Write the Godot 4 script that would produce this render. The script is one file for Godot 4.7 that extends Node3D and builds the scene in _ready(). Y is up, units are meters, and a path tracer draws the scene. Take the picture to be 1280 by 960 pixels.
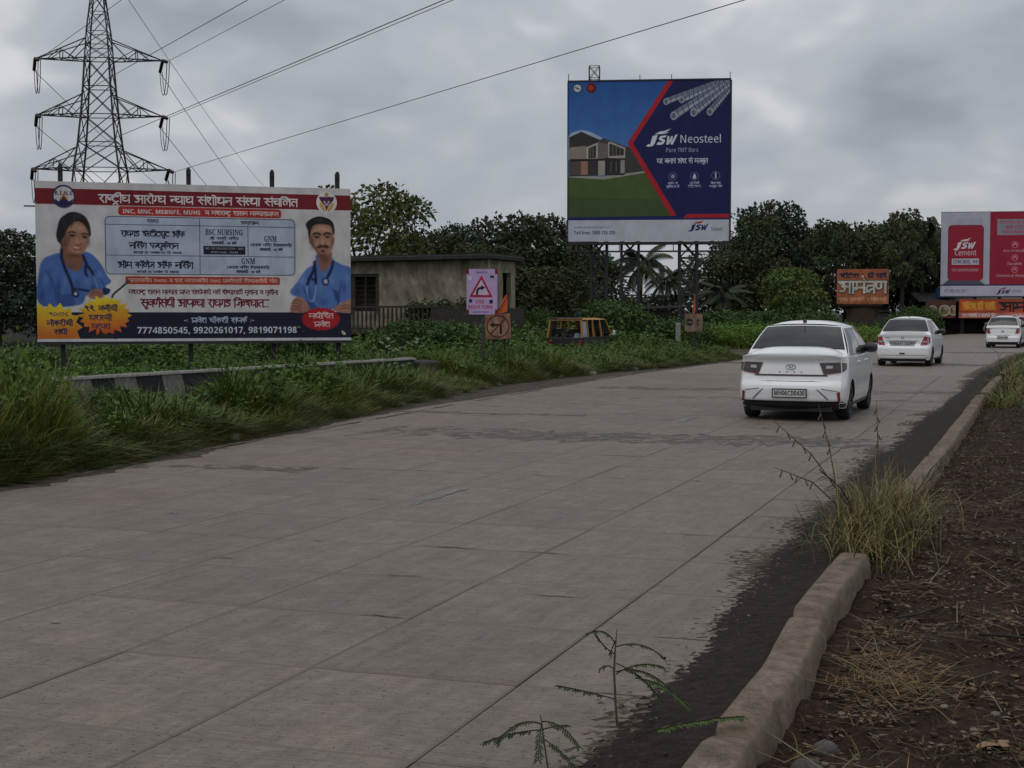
extends Node3D
# Road scene under an overcast sky. Camera, sky, sun and exposure first; then terrain and road; then things; details last.

const TH := 0.37001            # heading of the road, radians to the right of -Z
const CAM_H := 1.64
var rng := RandomNumberGenerator.new()
var used := {}
var M := {}
var noise := FastNoiseLite.new()


func _ready() -> void:
	rng.seed = 71
	noise.seed = 5
	noise.noise_type = FastNoiseLite.TYPE_SIMPLEX_SMOOTH
	noise.frequency = 1.0
	noise.fractal_type = FastNoiseLite.FRACTAL_FBM
	noise.fractal_octaves = 3
	# ---- camera
	var cam := Camera3D.new()
	cam.name = "camera"
	cam.fov = rad_to_deg(2.0 * atan(480.0 / 1650.0))
	cam.near = 0.1
	cam.far = 4000.0
	add_child(cam)
	cam.position = Vector3(0, CAM_H, 0)
	cam.rotation = Vector3(-atan(87.0 / 1650.0), 0, 0)
	cam.current = true
	# ---- overcast sky
	var env := Environment.new()
	env.background_mode = Environment.BG_SKY
	var sky := Sky.new()
	var pano := PanoramaSkyMaterial.new()
	pano.panorama = ImageTexture.create_from_image(sky_image(1536, 768))
	sky.sky_material = pano
	env.sky = sky
	env.background_energy_multiplier = 1.0
	env.tonemap_mode = Environment.TONE_MAPPER_LINEAR
	env.tonemap_exposure = 1.0
	env.sdfgi_enabled = true
	env.ssao_enabled = true
	env.ssil_enabled = true
	var we := WorldEnvironment.new()
	we.name = "world_environment"
	we.environment = env
	add_child(we)
	# ---- veiled sun, high, very soft
	var sun := DirectionalLight3D.new()
	sun.name = "sun"
	sun.light_energy = 0.16
	sun.light_color = Color(1.0, 0.97, 0.93)
	sun.light_angular_distance = 40.0
	sun.shadow_enabled = true
	add_child(sun)
	sun.rotation_degrees = Vector3(-58, -28, 0)
	make_materials()
	build_terrain()
	build_road()
	build_kerb()
	print("ground ", Time.get_ticks_msec())
	build_wall()
	build_house()
	build_pylons()
	build_boards()
	print("boards ", Time.get_ticks_msec())
	build_signs()
	build_shops()
	build_trees()
	print("trees ", Time.get_ticks_msec())
	build_cars()
	build_van()
	build_grass()
	build_litter()
	build_weeds()
	print("done ", Time.get_ticks_msec())


func sky_image(w: int, h: int) -> Image:
	# A cloud layer seen from below: brighter towards the zenith, uneven in thickness.
	var im := Image.create(w, h, false, Image.FORMAT_RGBF)
	var n := FastNoiseLite.new()
	n.seed = 23
	n.noise_type = FastNoiseLite.TYPE_SIMPLEX_SMOOTH
	n.frequency = 1.0
	n.fractal_type = FastNoiseLite.FRACTAL_FBM
	n.fractal_octaves = 5
	n.fractal_gain = 0.52
	for j in h:
		var th := (j + 0.5) / h * PI
		var dy := cos(th)
		var sr := sin(th)
		for i in w:
			var ph := ((i + 0.5) / w - 0.5) * TAU
			var d := Vector3(sin(ph) * sr, dy, -cos(ph) * sr)
			if dy < -0.03:
				im.set_pixel(i, j, Color(0.1, 0.1, 0.095))
				continue
			var e := maxf(dy, 0.0)
			var q := Vector2(d.x, d.z) / (e + 0.28)
			var wx := n.get_noise_3d(q.x * 0.9 + 7.0, q.y * 0.9, 3.0)
			var wy := n.get_noise_3d(q.x * 0.9, q.y * 0.9 + 9.0, 8.0)
			var a := n.get_noise_2d(q.x * 0.85 + wx * 0.7 + 4.0, q.y * 0.85 + wy * 0.7)
			var b := n.get_noise_2d(q.x * 2.3 + wy * 0.6 + 31.0, q.y * 2.3 + wx * 0.6)
			var thick := 1.0 + a * 0.46 + b * 0.10 + 0.16 * smoothstep(0.12, 0.5, a + b * 0.6)
			var l := (0.425 + 0.25 * e) * clampf(thick, 0.64, 1.5)
			l = lerpf(0.405, l, smoothstep(-0.02, 0.13, dy))
			var cool := clampf(0.5 - (thick - 1.0) * 1.6, 0.0, 1.0)
			im.set_pixel(i, j, Color(l * lerpf(0.965, 0.90, cool), l, l * lerpf(1.05, 1.13, cool)))
	return im


# ------------------------------------------------------------------ places
func W(t: float, s: float, y := 0.0) -> Vector3:
	# road coordinates: t metres to the right of the camera across the road, s metres along it
	return Vector3(t * cos(TH) + s * sin(TH), y, t * sin(TH) - s * cos(TH))


func TS(x: float, z: float) -> Vector2:
	return Vector2(x * cos(TH) + z * sin(TH), x * sin(TH) - z * cos(TH))


func bend(s: float) -> float:
	# the road swings to the right beyond the near stretch
	return 0.0 if s < 36.0 else 0.021 * pow(s - 36.0, 1.25)


func table(pts: Array, s: float) -> float:
	if s <= pts[0][0]:
		return pts[0][1]
	for k in range(1, pts.size()):
		if s <= pts[k][0]:
			return lerpf(pts[k - 1][1], pts[k][1], (s - pts[k - 1][0]) / (pts[k][0] - pts[k - 1][0]))
	return pts[-1][1]


const GRASS_EDGE := [[0.0, -9.2], [10.3, -9.44], [13.1, -9.6], [18.8, -10.35], [27.8, -11.5], [34.9, -11.15], [39.3, -10.5], [48.8, -10.4], [55.0, -10.4]]


func grass_edge(s: float) -> float:
	return table(GRASS_EDGE, s)


func ground_y(x: float, z: float) -> float:
	var p := TS(x, z)
	var e := grass_edge(p.y) + bend(p.y)
	var out := e - p.x
	var y := -0.10
	if out > 0.0:
		y = -0.02 + 0.04 * noise.get_noise_2d(x * 0.5, z * 0.5)
		var low := smoothstep(2.0, 8.0, out) * (1.0 - smoothstep(33.0, 43.0, p.y))
		y -= 0.55 * low
		y -= 0.9 * smoothstep(8.0, 22.0, out) * (1.0 - smoothstep(55.0, 90.0, p.y)) * (1.0 - smoothstep(-8.0, 6.0, x))
		y += 0.45 * smoothstep(3.0, 8.0, out) * smoothstep(40.0, 52.0, p.y) * (1.0 - smoothstep(60.0, 80.0, p.y))
		if p.y > 48.0 and p.y < 64.0:
			y = minf(y, lerpf(y, -0.06, 1.0 - smoothstep(4.5, 6.5, absf(p.y - 56.0 - 0.2 * out))))
	elif p.x > -0.9 + bend(p.y):
		y = -0.05
	return y


# ------------------------------------------------------------------ mesh building
class Geo:
	var v := PackedVector3Array()
	var n := PackedVector3Array()
	var uv := PackedVector2Array()
	var c := PackedColorArray()
	var col := Color(1, 1, 1)
	var x := Transform3D()

	func tri(a: Vector3, b: Vector3, d: Vector3) -> void:
		# a, b, d counter-clockwise as seen from outside
		a = x * a
		b = x * b
		d = x * d
		var m := (b - a).cross(d - a).normalized()
		v.append_array(PackedVector3Array([a, d, b]))
		n.append_array(PackedVector3Array([m, m, m]))
		uv.append_array(PackedVector2Array([Vector2(), Vector2(), Vector2()]))
		c.append_array(PackedColorArray([col, col, col]))

	func tri_s(a: Vector3, b: Vector3, d: Vector3, na: Vector3, nb: Vector3, nd: Vector3, ua := Vector2(), ub := Vector2(), ud := Vector2()) -> void:
		v.append_array(PackedVector3Array([x * a, x * d, x * b]))
		n.append_array(PackedVector3Array([(x.basis * na).normalized(), (x.basis * nd).normalized(), (x.basis * nb).normalized()]))
		uv.append_array(PackedVector2Array([ua, ud, ub]))
		c.append_array(PackedColorArray([col, col, col]))

	func quad(a: Vector3, b: Vector3, d: Vector3, e: Vector3) -> void:
		tri(a, b, d)
		tri(a, d, e)

	func quad_uv(a: Vector3, b: Vector3, d: Vector3, e: Vector3, r := Rect2(0, 0, 1, 1)) -> void:
		# a top left, b bottom left, d bottom right, e top right
		var m := (b - a).cross(d - a).normalized()
		var u0 := r.position
		var u1 := r.end
		tri_s(a, b, d, m, m, m, u0, Vector2(u0.x, u1.y), u1)
		tri_s(a, d, e, m, m, m, u0, u1, Vector2(u1.x, u0.y))

	func box(at: Vector3, size: Vector3, b := Basis()) -> void:
		var h := size * 0.5
		var p := []
		for k in 8:
			p.append(at + b * Vector3(h.x * (1 if k & 1 else -1), h.y * (1 if k & 2 else -1), h.z * (1 if k & 4 else -1)))
		quad(p[4], p[5], p[7], p[6])
		quad(p[1], p[0], p[2], p[3])
		quad(p[0], p[4], p[6], p[2])
		quad(p[5], p[1], p[3], p[7])
		quad(p[6], p[7], p[3], p[2])
		quad(p[0], p[1], p[5], p[4])

	func cbox(at: Vector3, size: Vector3, ch := 0.02, b := Basis()) -> void:
		# a box with its vertical and top edges chamfered
		var h := size * 0.5
		var ring := [[h.x - ch, h.z], [h.x, h.z - ch], [h.x, -h.z + ch], [h.x - ch, -h.z], [-h.x + ch, -h.z], [-h.x, -h.z + ch], [-h.x, h.z - ch], [-h.x + ch, h.z]]
		var lv := [[-h.y, 0.0], [h.y - ch, 0.0], [h.y, ch]]
		for k in 8:
			var p: Array = ring[k]
			var q: Array = ring[(k + 1) % 8]
			for l in 2:
				var s0: float = 1.0 - lv[l][1] / maxf(h.x, 0.001)
				var s1: float = 1.0 - lv[l + 1][1] / maxf(h.x, 0.001)
				var z0: float = 1.0 - lv[l][1] / maxf(h.z, 0.001)
				var z1: float = 1.0 - lv[l + 1][1] / maxf(h.z, 0.001)
				quad(at + b * Vector3(q[0] * s0, lv[l][0], q[1] * z0), at + b * Vector3(p[0] * s0, lv[l][0], p[1] * z0), at + b * Vector3(p[0] * s1, lv[l + 1][0], p[1] * z1), at + b * Vector3(q[0] * s1, lv[l + 1][0], q[1] * z1))
			var s := 1.0 - ch / maxf(h.x, 0.001)
			var z := 1.0 - ch / maxf(h.z, 0.001)
			tri(at + b * Vector3(0, h.y, 0), at + b * Vector3(p[0] * s, h.y, p[1] * z), at + b * Vector3(q[0] * s, h.y, q[1] * z))

	func bar(a: Vector3, b: Vector3, w: float, h := -1.0) -> void:
		# straight member of rectangular section
		if h < 0.0:
			h = w
		var d := b - a
		var l := d.length()
		if l < 1e-5:
			return
		d /= l
		var side := d.cross(Vector3.UP if absf(d.y) < 0.95 else Vector3.RIGHT).normalized()
		box((a + b) * 0.5, Vector3(w, h, l), Basis(side, d.cross(side).normalized() * -1.0, d))

	func tube(pts: Array, radii: Array, sides := 8, caps := true) -> void:
		var rings := []
		var ref := Vector3.UP
		for k in pts.size():
			var d: Vector3 = (pts[mini(k + 1, pts.size() - 1)] - pts[maxi(k - 1, 0)]).normalized()
			if k == 0:
				ref = Vector3.RIGHT if absf(d.y) > 0.9 else Vector3.UP
			var a := d.cross(ref).normalized()
			ref = a.cross(d).normalized()
			var ring := PackedVector3Array()
			var nr := PackedVector3Array()
			for j in sides:
				var g := a * cos(TAU * j / sides) + ref * sin(TAU * j / sides)
				nr.append(g)
				ring.append(pts[k] + g * (radii[k] if radii.size() > 1 else radii[0]))
			rings.append([ring, nr])
		for k in pts.size() - 1:
			for j in sides:
				var i := (j + 1) % sides
				var r0: Array = rings[k]
				var r1: Array = rings[k + 1]
				tri_s(r0[0][j], r1[0][i], r0[0][i], r0[1][j], r1[1][i], r0[1][i])
				tri_s(r0[0][j], r1[0][j], r1[0][i], r0[1][j], r1[1][j], r1[1][i])
		if caps and sides > 2:
			for e in [0, pts.size() - 1]:
				var r: PackedVector3Array = rings[e][0]
				for j in range(1, sides - 1):
					if e == 0:
						tri(r[0], r[j], r[j + 1])
					else:
						tri(r[0], r[j + 1], r[j])

	func grid(rows: Array, flip := false) -> void:
		# rows of points joined into a smooth sheet; rows run "up", points run "right" as seen from the front
		var nu: int = rows[0].size()
		var nv := rows.size()
		var nn := []
		for j in nv:
			var line := PackedVector3Array()
			for i in nu:
				var du: Vector3 = rows[j][mini(i + 1, nu - 1)] - rows[j][maxi(i - 1, 0)]
				var dv: Vector3 = rows[mini(j + 1, nv - 1)][i] - rows[maxi(j - 1, 0)][i]
				var m := du.cross(dv)
				line.append(m.normalized() * (-1.0 if flip else 1.0) if m.length_squared() > 1e-14 else Vector3.UP)
			nn.append(line)
		for j in nv - 1:
			for i in nu - 1:
				var u00 := Vector2(float(i) / (nu - 1), 1.0 - float(j) / (nv - 1))
				var u11 := Vector2(float(i + 1) / (nu - 1), 1.0 - float(j + 1) / (nv - 1))
				var u10 := Vector2(u11.x, u00.y)
				var u01 := Vector2(u00.x, u11.y)
				if flip:
					tri_s(rows[j][i], rows[j + 1][i + 1], rows[j][i + 1], nn[j][i], nn[j + 1][i + 1], nn[j][i + 1], u00, u11, u10)
					tri_s(rows[j][i], rows[j + 1][i], rows[j + 1][i + 1], nn[j][i], nn[j + 1][i], nn[j + 1][i + 1], u00, u01, u11)
				else:
					tri_s(rows[j][i], rows[j][i + 1], rows[j + 1][i + 1], nn[j][i], nn[j][i + 1], nn[j + 1][i + 1], u00, u10, u11)
					tri_s(rows[j][i], rows[j + 1][i + 1], rows[j + 1][i], nn[j][i], nn[j + 1][i + 1], nn[j + 1][i], u00, u11, u01)

	func prism(poly: PackedVector2Array, z0: float, z1: float) -> void:
		# polygon in x, y pulled out along z; front at z1
		var idx := Geometry2D.triangulate_polygon(poly)
		var area := 0.0
		for k in poly.size():
			var p := poly[k]
			var q := poly[(k + 1) % poly.size()]
			area += p.x * q.y - q.x * p.y
		for k in range(0, idx.size(), 3):
			var a := poly[idx[k]]
			var b := poly[idx[k + 1]]
			var d := poly[idx[k + 2]]
			if (b - a).cross(d - a) < 0.0:
				var tmp := b
				b = d
				d = tmp
			tri(Vector3(a.x, a.y, z1), Vector3(b.x, b.y, z1), Vector3(d.x, d.y, z1))
			tri(Vector3(a.x, a.y, z0), Vector3(d.x, d.y, z0), Vector3(b.x, b.y, z0))
		for k in poly.size():
			var p := poly[k]
			var q := poly[(k + 1) % poly.size()]
			if area < 0.0:
				var tmp := p
				p = q
				q = tmp
			quad(Vector3(p.x, p.y, z0), Vector3(q.x, q.y, z0), Vector3(q.x, q.y, z1), Vector3(p.x, p.y, z1))

	func mesh(m: Material) -> ArrayMesh:
		var a := []
		a.resize(Mesh.ARRAY_MAX)
		a[Mesh.ARRAY_VERTEX] = v
		a[Mesh.ARRAY_NORMAL] = n
		a[Mesh.ARRAY_TEX_UV] = uv
		a[Mesh.ARRAY_COLOR] = c
		var out := ArrayMesh.new()
		out.add_surface_from_arrays(Mesh.PRIMITIVE_TRIANGLES, a)
		out.surface_set_material(0, m)
		return out


func numbered(called: String) -> String:
	used[called] = used.get(called, -1) + 1
	return called if used[called] == 0 else "%s_%03d" % [called, used[called]]


func tag(o: Node, label: String, category: String, group := "") -> Node:
	o.set_meta("label", label)
	o.set_meta("category", category)
	if group != "":
		o.set_meta("group", group)
	return o


func kind(o: Node, k: String, label := "", category := "") -> Node:
	o.set_meta("kind", k)
	if label != "":
		o.set_meta("label", label)
	if category != "":
		o.set_meta("category", category)
	return o


func thing(called: String, label: String, category: String, at := Vector3.ZERO, turn := 0.0, group := "") -> Node3D:
	var o := Node3D.new()
	o.name = numbered(called)
	add_child(o)
	o.position = at
	o.rotation.y = turn
	tag(o, label, category, group)
	return o


func put(called: String, g: Geo, m: Material, parent: Node3D = null) -> MeshInstance3D:
	var o := MeshInstance3D.new()
	o.mesh = g.mesh(m)
	if parent == null:
		o.name = numbered(called)
		add_child(o)
	else:
		o.name = called
		parent.add_child(o, true)
	return o


func put_mesh(called: String, m: Mesh, parent: Node3D, x := Transform3D()) -> MeshInstance3D:
	var o := MeshInstance3D.new()
	o.mesh = m
	o.name = called
	parent.add_child(o, true)
	o.transform = x
	return o


func copy(o: Node3D, label: String, at: Vector3, turn: float, size := Vector3.ONE) -> Node3D:
	var base: String = o.name
	if base.length() > 4 and base[-4] == "_" and base.substr(base.length() - 3).is_valid_int():
		base = base.substr(0, base.length() - 4)
	var r := o.duplicate()
	r.name = numbered(base)
	add_child(r)
	r.position = at
	r.rotation = Vector3(0, turn, 0)
	r.scale = size
	r.set_meta("label", label)
	return r


# ------------------------------------------------------------------ materials
func lin(r: float, g: float, b: float) -> Color:
	return Color(r, g, b).linear_to_srgb()


func mat(called: String, c: Color, rough := 0.8, metal := 0.0, spec := 0.5) -> StandardMaterial3D:
	var m := StandardMaterial3D.new()
	m.resource_name = called
	m.albedo_color = c.linear_to_srgb()
	m.roughness = rough
	m.metallic = metal
	m.metallic_specular = spec
	M[called] = m
	return m


func speckle(w: int, sd: int, lo: float, hi: float, scales: Array, streak := Vector2.ONE) -> ImageTexture:
	# seamless grey mottling, several sizes of noise layered
	var im := Image.create(w, w, false, Image.FORMAT_RGB8)
	var n := FastNoiseLite.new()
	n.seed = sd
	n.noise_type = FastNoiseLite.TYPE_SIMPLEX_SMOOTH
	n.frequency = 1.0
	n.fractal_type = FastNoiseLite.FRACTAL_NONE
	for j in w:
		for i in w:
			var a := TAU * i / w
			var b := TAU * j / w
			var s := 0.0
			var k := 0.0
			for q in scales:
				var r: float = q[0]
				var sx := r * streak.x
				var sy := r * streak.y
				s += q[1] * (n.get_noise_3d(cos(a) * sx + 5.0 * r, sin(a) * sx + cos(b) * sy, sin(b) * sy + 3.0 * r))
				k += q[1]
			var l := clampf(lerpf(lo, hi, 0.5 + 0.62 * s / k), 0.0, 1.0)
			im.set_pixel(i, j, Color(l, l, l))
	return ImageTexture.create_from_image(im)


func with_grain(m: StandardMaterial3D, t: Texture2D, scale: float, bump := 0.0) -> StandardMaterial3D:
	m.albedo_texture = t
	m.uv1_triplanar = true
	m.uv1_world_triplanar = true
	m.uv1_scale = Vector3.ONE * scale
	if bump > 0.0:
		m.heightmap_enabled = true
		m.heightmap_texture = t
		m.heightmap_scale = bump
	return m


func slab_image(sd: int, dark: float) -> Image:
	# cement paste, tined across the lane, with faint tyre wear along it and small spalls
	var w := 384
	var im := Image.create(w, w, false, Image.FORMAT_RGB8)
	var n := FastNoiseLite.new()
	n.seed = sd
	n.noise_type = FastNoiseLite.TYPE_SIMPLEX_SMOOTH
	n.frequency = 1.0
	n.fractal_octaves = 3
	for j in w:
		var row := 0.0
		row += n.get_noise_2d(j * 0.31, 11.0) * 0.05
		for i in w:
			var x := float(i) / w
			var y := float(j) / w
			var blotch := n.get_noise_2d(x * 2.2 + 3.0, y * 2.2) * 0.06 + n.get_noise_2d(x * 7.0, y * 7.0 + 40.0) * 0.05 + n.get_noise_2d(x * 14.0 + 5.0, y * 0.8) * 0.05
			var grain := n.get_noise_2d(x * 90.0, y * 140.0) * 0.10
			var tine := n.get_noise_2d(x * 5.0 + 70.0, y * 95.0) * 0.13
			var l := 0.80 + blotch + grain + tine + row
			var pit := n.get_noise_2d(x * 22.0 + 9.0, y * 46.0 + 15.0)
			if pit > 0.50 + 0.1 * n.get_noise_2d(x * 3.0, y * 3.0 + 80.0):
				l *= 0.62
			l = clampf(l * dark, 0.0, 1.0)
			var warm := 0.5 + n.get_noise_2d(x * 1.6 + 20.0, y * 1.6 + 60.0)
			im.set_pixel(i, j, Color(l, l * lerpf(1.0, 0.985, warm), l * lerpf(1.0, 0.975, warm)))
	return im


func make_materials() -> void:
	var fine := speckle(256, 3, 0.55, 1.0, [[2.0, 0.5], [7.0, 0.6], [22.0, 0.7]])
	var rough := speckle(256, 9, 0.30, 1.0, [[1.5, 0.6], [5.0, 0.7], [16.0, 0.8]])
	var streaky := speckle(256, 17, 0.35, 1.0, [[3.0, 0.8], [9.0, 0.6], [20.0, 0.3]], Vector2(2.2, 0.5))
	for k in 6:
		# the last two are panels near the left edge, filmed with brown dust
		var m := mat("slab_concrete_%s" % ["a", "b", "c", "d", "e", "f"][k], Color(0.288, 0.238, 0.200) if k < 4 else Color(0.292, 0.232, 0.190), 0.68, 0.0, 0.36)
		m.albedo_texture = ImageTexture.create_from_image(slab_image(100 + k * 7, [1.0, 0.985, 1.02, 0.965, 1.0, 0.97][k]))
		m.roughness = 0.68
		m.heightmap_enabled = true
		m.heightmap_texture = m.albedo_texture
		m.heightmap_scale = 0.25
	with_grain(mat("old_concrete", Color(0.335, 0.278, 0.234), 0.68, 0.0, 0.36), fine, 0.23)
	with_grain(mat("joint", Color(0.035, 0.03, 0.027), 0.95), fine, 2.0)
	with_grain(mat("patch", Color(0.215, 0.174, 0.142), 0.85), rough, 0.6)
	with_grain(mat("soil", Color(0.080, 0.062, 0.050), 0.93, 0.0, 0.3), rough, 0.8, 0.8)
	with_grain(mat("damp_silt", Color(0.066, 0.046, 0.036), 0.9, 0.0, 0.25), rough, 1.4, 0.35)
	with_grain(mat("verge_soil", Color(0.084, 0.051, 0.037), 0.95, 0.0, 0.2), rough, 1.7)
	with_grain(mat("shoulder_soil", Color(0.165, 0.128, 0.102), 0.93, 0.0, 0.3), rough, 0.5, 0.6)
	with_grain(mat("kerb_concrete", Color(0.30, 0.226, 0.172), 0.9, 0.0, 0.25), speckle(256, 77, 0.5, 1.0, [[1.5, 0.8], [6.0, 0.6], [20.0, 0.7]]), 0.7)
	with_grain(mat("dust", Color(0.235, 0.184, 0.145), 0.95, 0.0, 0.2), rough, 0.9)
	with_grain(mat("wall_white", Color(0.46, 0.44, 0.39), 0.9), streaky, 0.9, 0.2)
	with_grain(mat("wall_black", Color(0.035, 0.037, 0.042), 0.85), fine, 0.8, 0.2)
	with_grain(mat("wall_bare", Color(0.11, 0.10, 0.09), 0.95), rough, 0.8, 0.4)
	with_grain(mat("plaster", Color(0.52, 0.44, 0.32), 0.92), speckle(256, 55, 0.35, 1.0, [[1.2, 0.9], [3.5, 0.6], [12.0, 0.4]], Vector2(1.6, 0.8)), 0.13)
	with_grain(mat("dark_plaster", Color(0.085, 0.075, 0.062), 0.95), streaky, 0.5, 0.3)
	with_grain(mat("roof_slab", Color(0.07, 0.066, 0.06), 0.95), rough, 0.4, 0.3)
	with_grain(mat("steel_grey", Color(0.10, 0.105, 0.11), 0.6, 0.4), fine, 1.0)
	with_grain(mat("steel_dark", Color(0.05, 0.053, 0.058), 0.65, 0.3), fine, 1.0)
	with_grain(mat("rusty", Color(0.10, 0.055, 0.035), 0.85), rough, 1.5, 0.1)
	mat("porcelain", Color(0.03, 0.025, 0.025), 0.4)
	mat("wire", Color(0.045, 0.047, 0.05), 0.6, 0.3)
	with_grain(mat("stalk", Color(0.16, 0.12, 0.065), 0.9), fine, 2.0)
	with_grain(mat("bark", Color(0.075, 0.062, 0.048), 0.95), streaky, 0.9, 1.0)
	with_grain(mat("canvas_back", Color(0.30, 0.29, 0.28), 0.8), fine, 1.0)
	with_grain(mat("stone", Color(0.17, 0.155, 0.14), 0.95), rough, 2.5, 0.4)
	with_grain(mat("pale_stone", Color(0.42, 0.41, 0.40), 0.95), fine, 2.5, 0.4)
	with_grain(mat("brick_brown", Color(0.12, 0.085, 0.068), 0.95), streaky, 0.6, 0.3)
	with_grain(mat("tin", Color(0.16, 0.15, 0.15), 0.6, 0.5), streaky, 0.5)
	with_grain(mat("paint_line", Color(0.40, 0.38, 0.35), 0.8), rough, 0.9)
	with_grain(mat("sandy_paint", Color(0.33, 0.27, 0.22), 0.9), rough, 0.9)
	var leaf := mat("leaf", Color(1, 1, 1), 0.62, 0.0, 0.35)
	leaf.vertex_color_use_as_albedo = true
	leaf.backlight_enabled = true
	leaf.backlight = lin(0.10, 0.12, 0.03)
	var litter := mat("litter", Color(1, 1, 1), 0.9, 0.0, 0.25)
	litter.vertex_color_use_as_albedo = true
	# cars
	var pw := mat("paint_white", Color(0.83, 0.835, 0.845), 0.35, 0.0, 0.5)
	pw.clearcoat_enabled = true
	pw.clearcoat = 0.8
	pw.clearcoat_roughness = 0.06
	var pg := mat("paint_grey", Color(0.20, 0.21, 0.22), 0.35, 0.3)
	pg.clearcoat_enabled = true
	pg.clearcoat = 0.8
	mat("car_glass", Color(0.012, 0.014, 0.016), 0.03, 0.0, 0.58)
	mat("car_black", Color(0.016, 0.016, 0.017), 0.45)
	mat("car_trim", Color(0.025, 0.025, 0.027), 0.25)
	mat("tyre", Color(0.018, 0.018, 0.018), 0.85)
	mat("rim", Color(0.22, 0.22, 0.23), 0.4, 0.7)
	mat("rim_dark", Color(0.05, 0.05, 0.055), 0.4, 0.6)
	mat("lamp_red", Color(0.26, 0.016, 0.018), 0.12, 0.0, 0.6)
	mat("lamp_smoke", Color(0.045, 0.022, 0.024), 0.1, 0.0, 0.6)
	mat("lamp_clear", Color(0.42, 0.40, 0.40), 0.12, 0.0, 0.6)
	mat("chrome", Color(0.42, 0.43, 0.44), 0.2, 0.9)
	mat("plate_white", Color(0.60, 0.60, 0.58), 0.5)
	mat("ink", Color(0.012, 0.012, 0.014), 0.7)
	with_grain(mat("van_orange", Color(0.64, 0.28, 0.04), 0.55), fine, 0.9)
	with_grain(mat("van_lower", Color(0.055, 0.058, 0.045), 0.7), rough, 0.9)
	mat("van_glass", Color(0.16, 0.19, 0.21), 0.12, 0.0, 0.6)
	mat("flag_orange", Color(0.62, 0.13, 0.03), 0.85)
	mat("tarp_blue", Color(0.03, 0.09, 0.25), 0.6)
	mat("plastic_white", Color(0.6, 0.6, 0.6), 0.6)
	mat("plastic_red", Color(0.35, 0.04, 0.03), 0.6)


# ------------------------------------------------------------------ terrain, road, kerb
func build_terrain() -> void:
	var g := Geo.new()
	var ang := PackedFloat32Array()
	var a := -180.0
	while a < 179.9:
		ang.append(deg_to_rad(a))
		a += 0.8 if absf(a + 0.4) < 30.0 else 10.0
	ang.append(PI)
	var rad := PackedFloat32Array([0.0])
	var r := 1.2
	while r < 2600.0:
		rad.append(r)
		r *= 1.075
	var rows := []
	for q in rad:
		var row := PackedVector3Array()
		for w in ang:
			var x := sin(w) * q
			var z := -cos(w) * q
			row.append(Vector3(x, ground_y(x, z), z))
		rows.append(row)
	g.grid(rows)
	with_grain(mat("field", Color(0.052, 0.052, 0.030), 0.96, 0.0, 0.2), speckle(256, 31, 0.4, 1.0, [[1.5, 0.6], [6.0, 0.7], [18.0, 0.6]]), 0.35, 0.8)
	kind(put("ground", g, M.field), "structure")


func strip(g: Geo, s0: float, s1: float, ds: float, across: Callable) -> void:
	# a sheet that follows the road: across(s) gives its points from left to right
	var rows := []
	var s := s0
	while s < s1 + ds * 0.5:
		rows.append(across.call(s))
		s += ds
	g.grid(rows)


func slab_mesh(m: Material, flip: bool) -> ArrayMesh:
	var g := Geo.new()
	var hw := 0.4955
	var hl := 0.522
	var bev := 0.009
	var top := []
	var low := []
	var bot := []
	for q in [[-1, -1], [1, -1], [1, 1], [-1, 1]]:
		var x: float = q[0] * hw
		var s: float = q[1] * hl + 0.07 * x
		var xi: float = q[0] * (hw - bev)
		var si: float = q[1] * (hl - bev) + 0.07 * xi
		top.append(Vector3(xi, 0, -si))
		low.append(Vector3(x, -0.007, -s))
		bot.append(Vector3(x, -0.05, -s))
	var u := [Vector2(0, 1), Vector2(1, 1), Vector2(1, 0), Vector2(0, 0)]
	if flip:
		u = [Vector2(1, 0), Vector2(0, 0), Vector2(0, 1), Vector2(1, 1)]
	g.tri_s(top[0], top[1], top[2], Vector3.UP, Vector3.UP, Vector3.UP, u[0], u[1], u[2])
	g.tri_s(top[0], top[2], top[3], Vector3.UP, Vector3.UP, Vector3.UP, u[0], u[2], u[3])
	for k in 4:
		var j := (k + 1) % 4
		g.quad(low[k], low[j], top[j], top[k])
		g.quad(bot[k], bot[j], low[j], low[k])
	return g.mesh(m)


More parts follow.
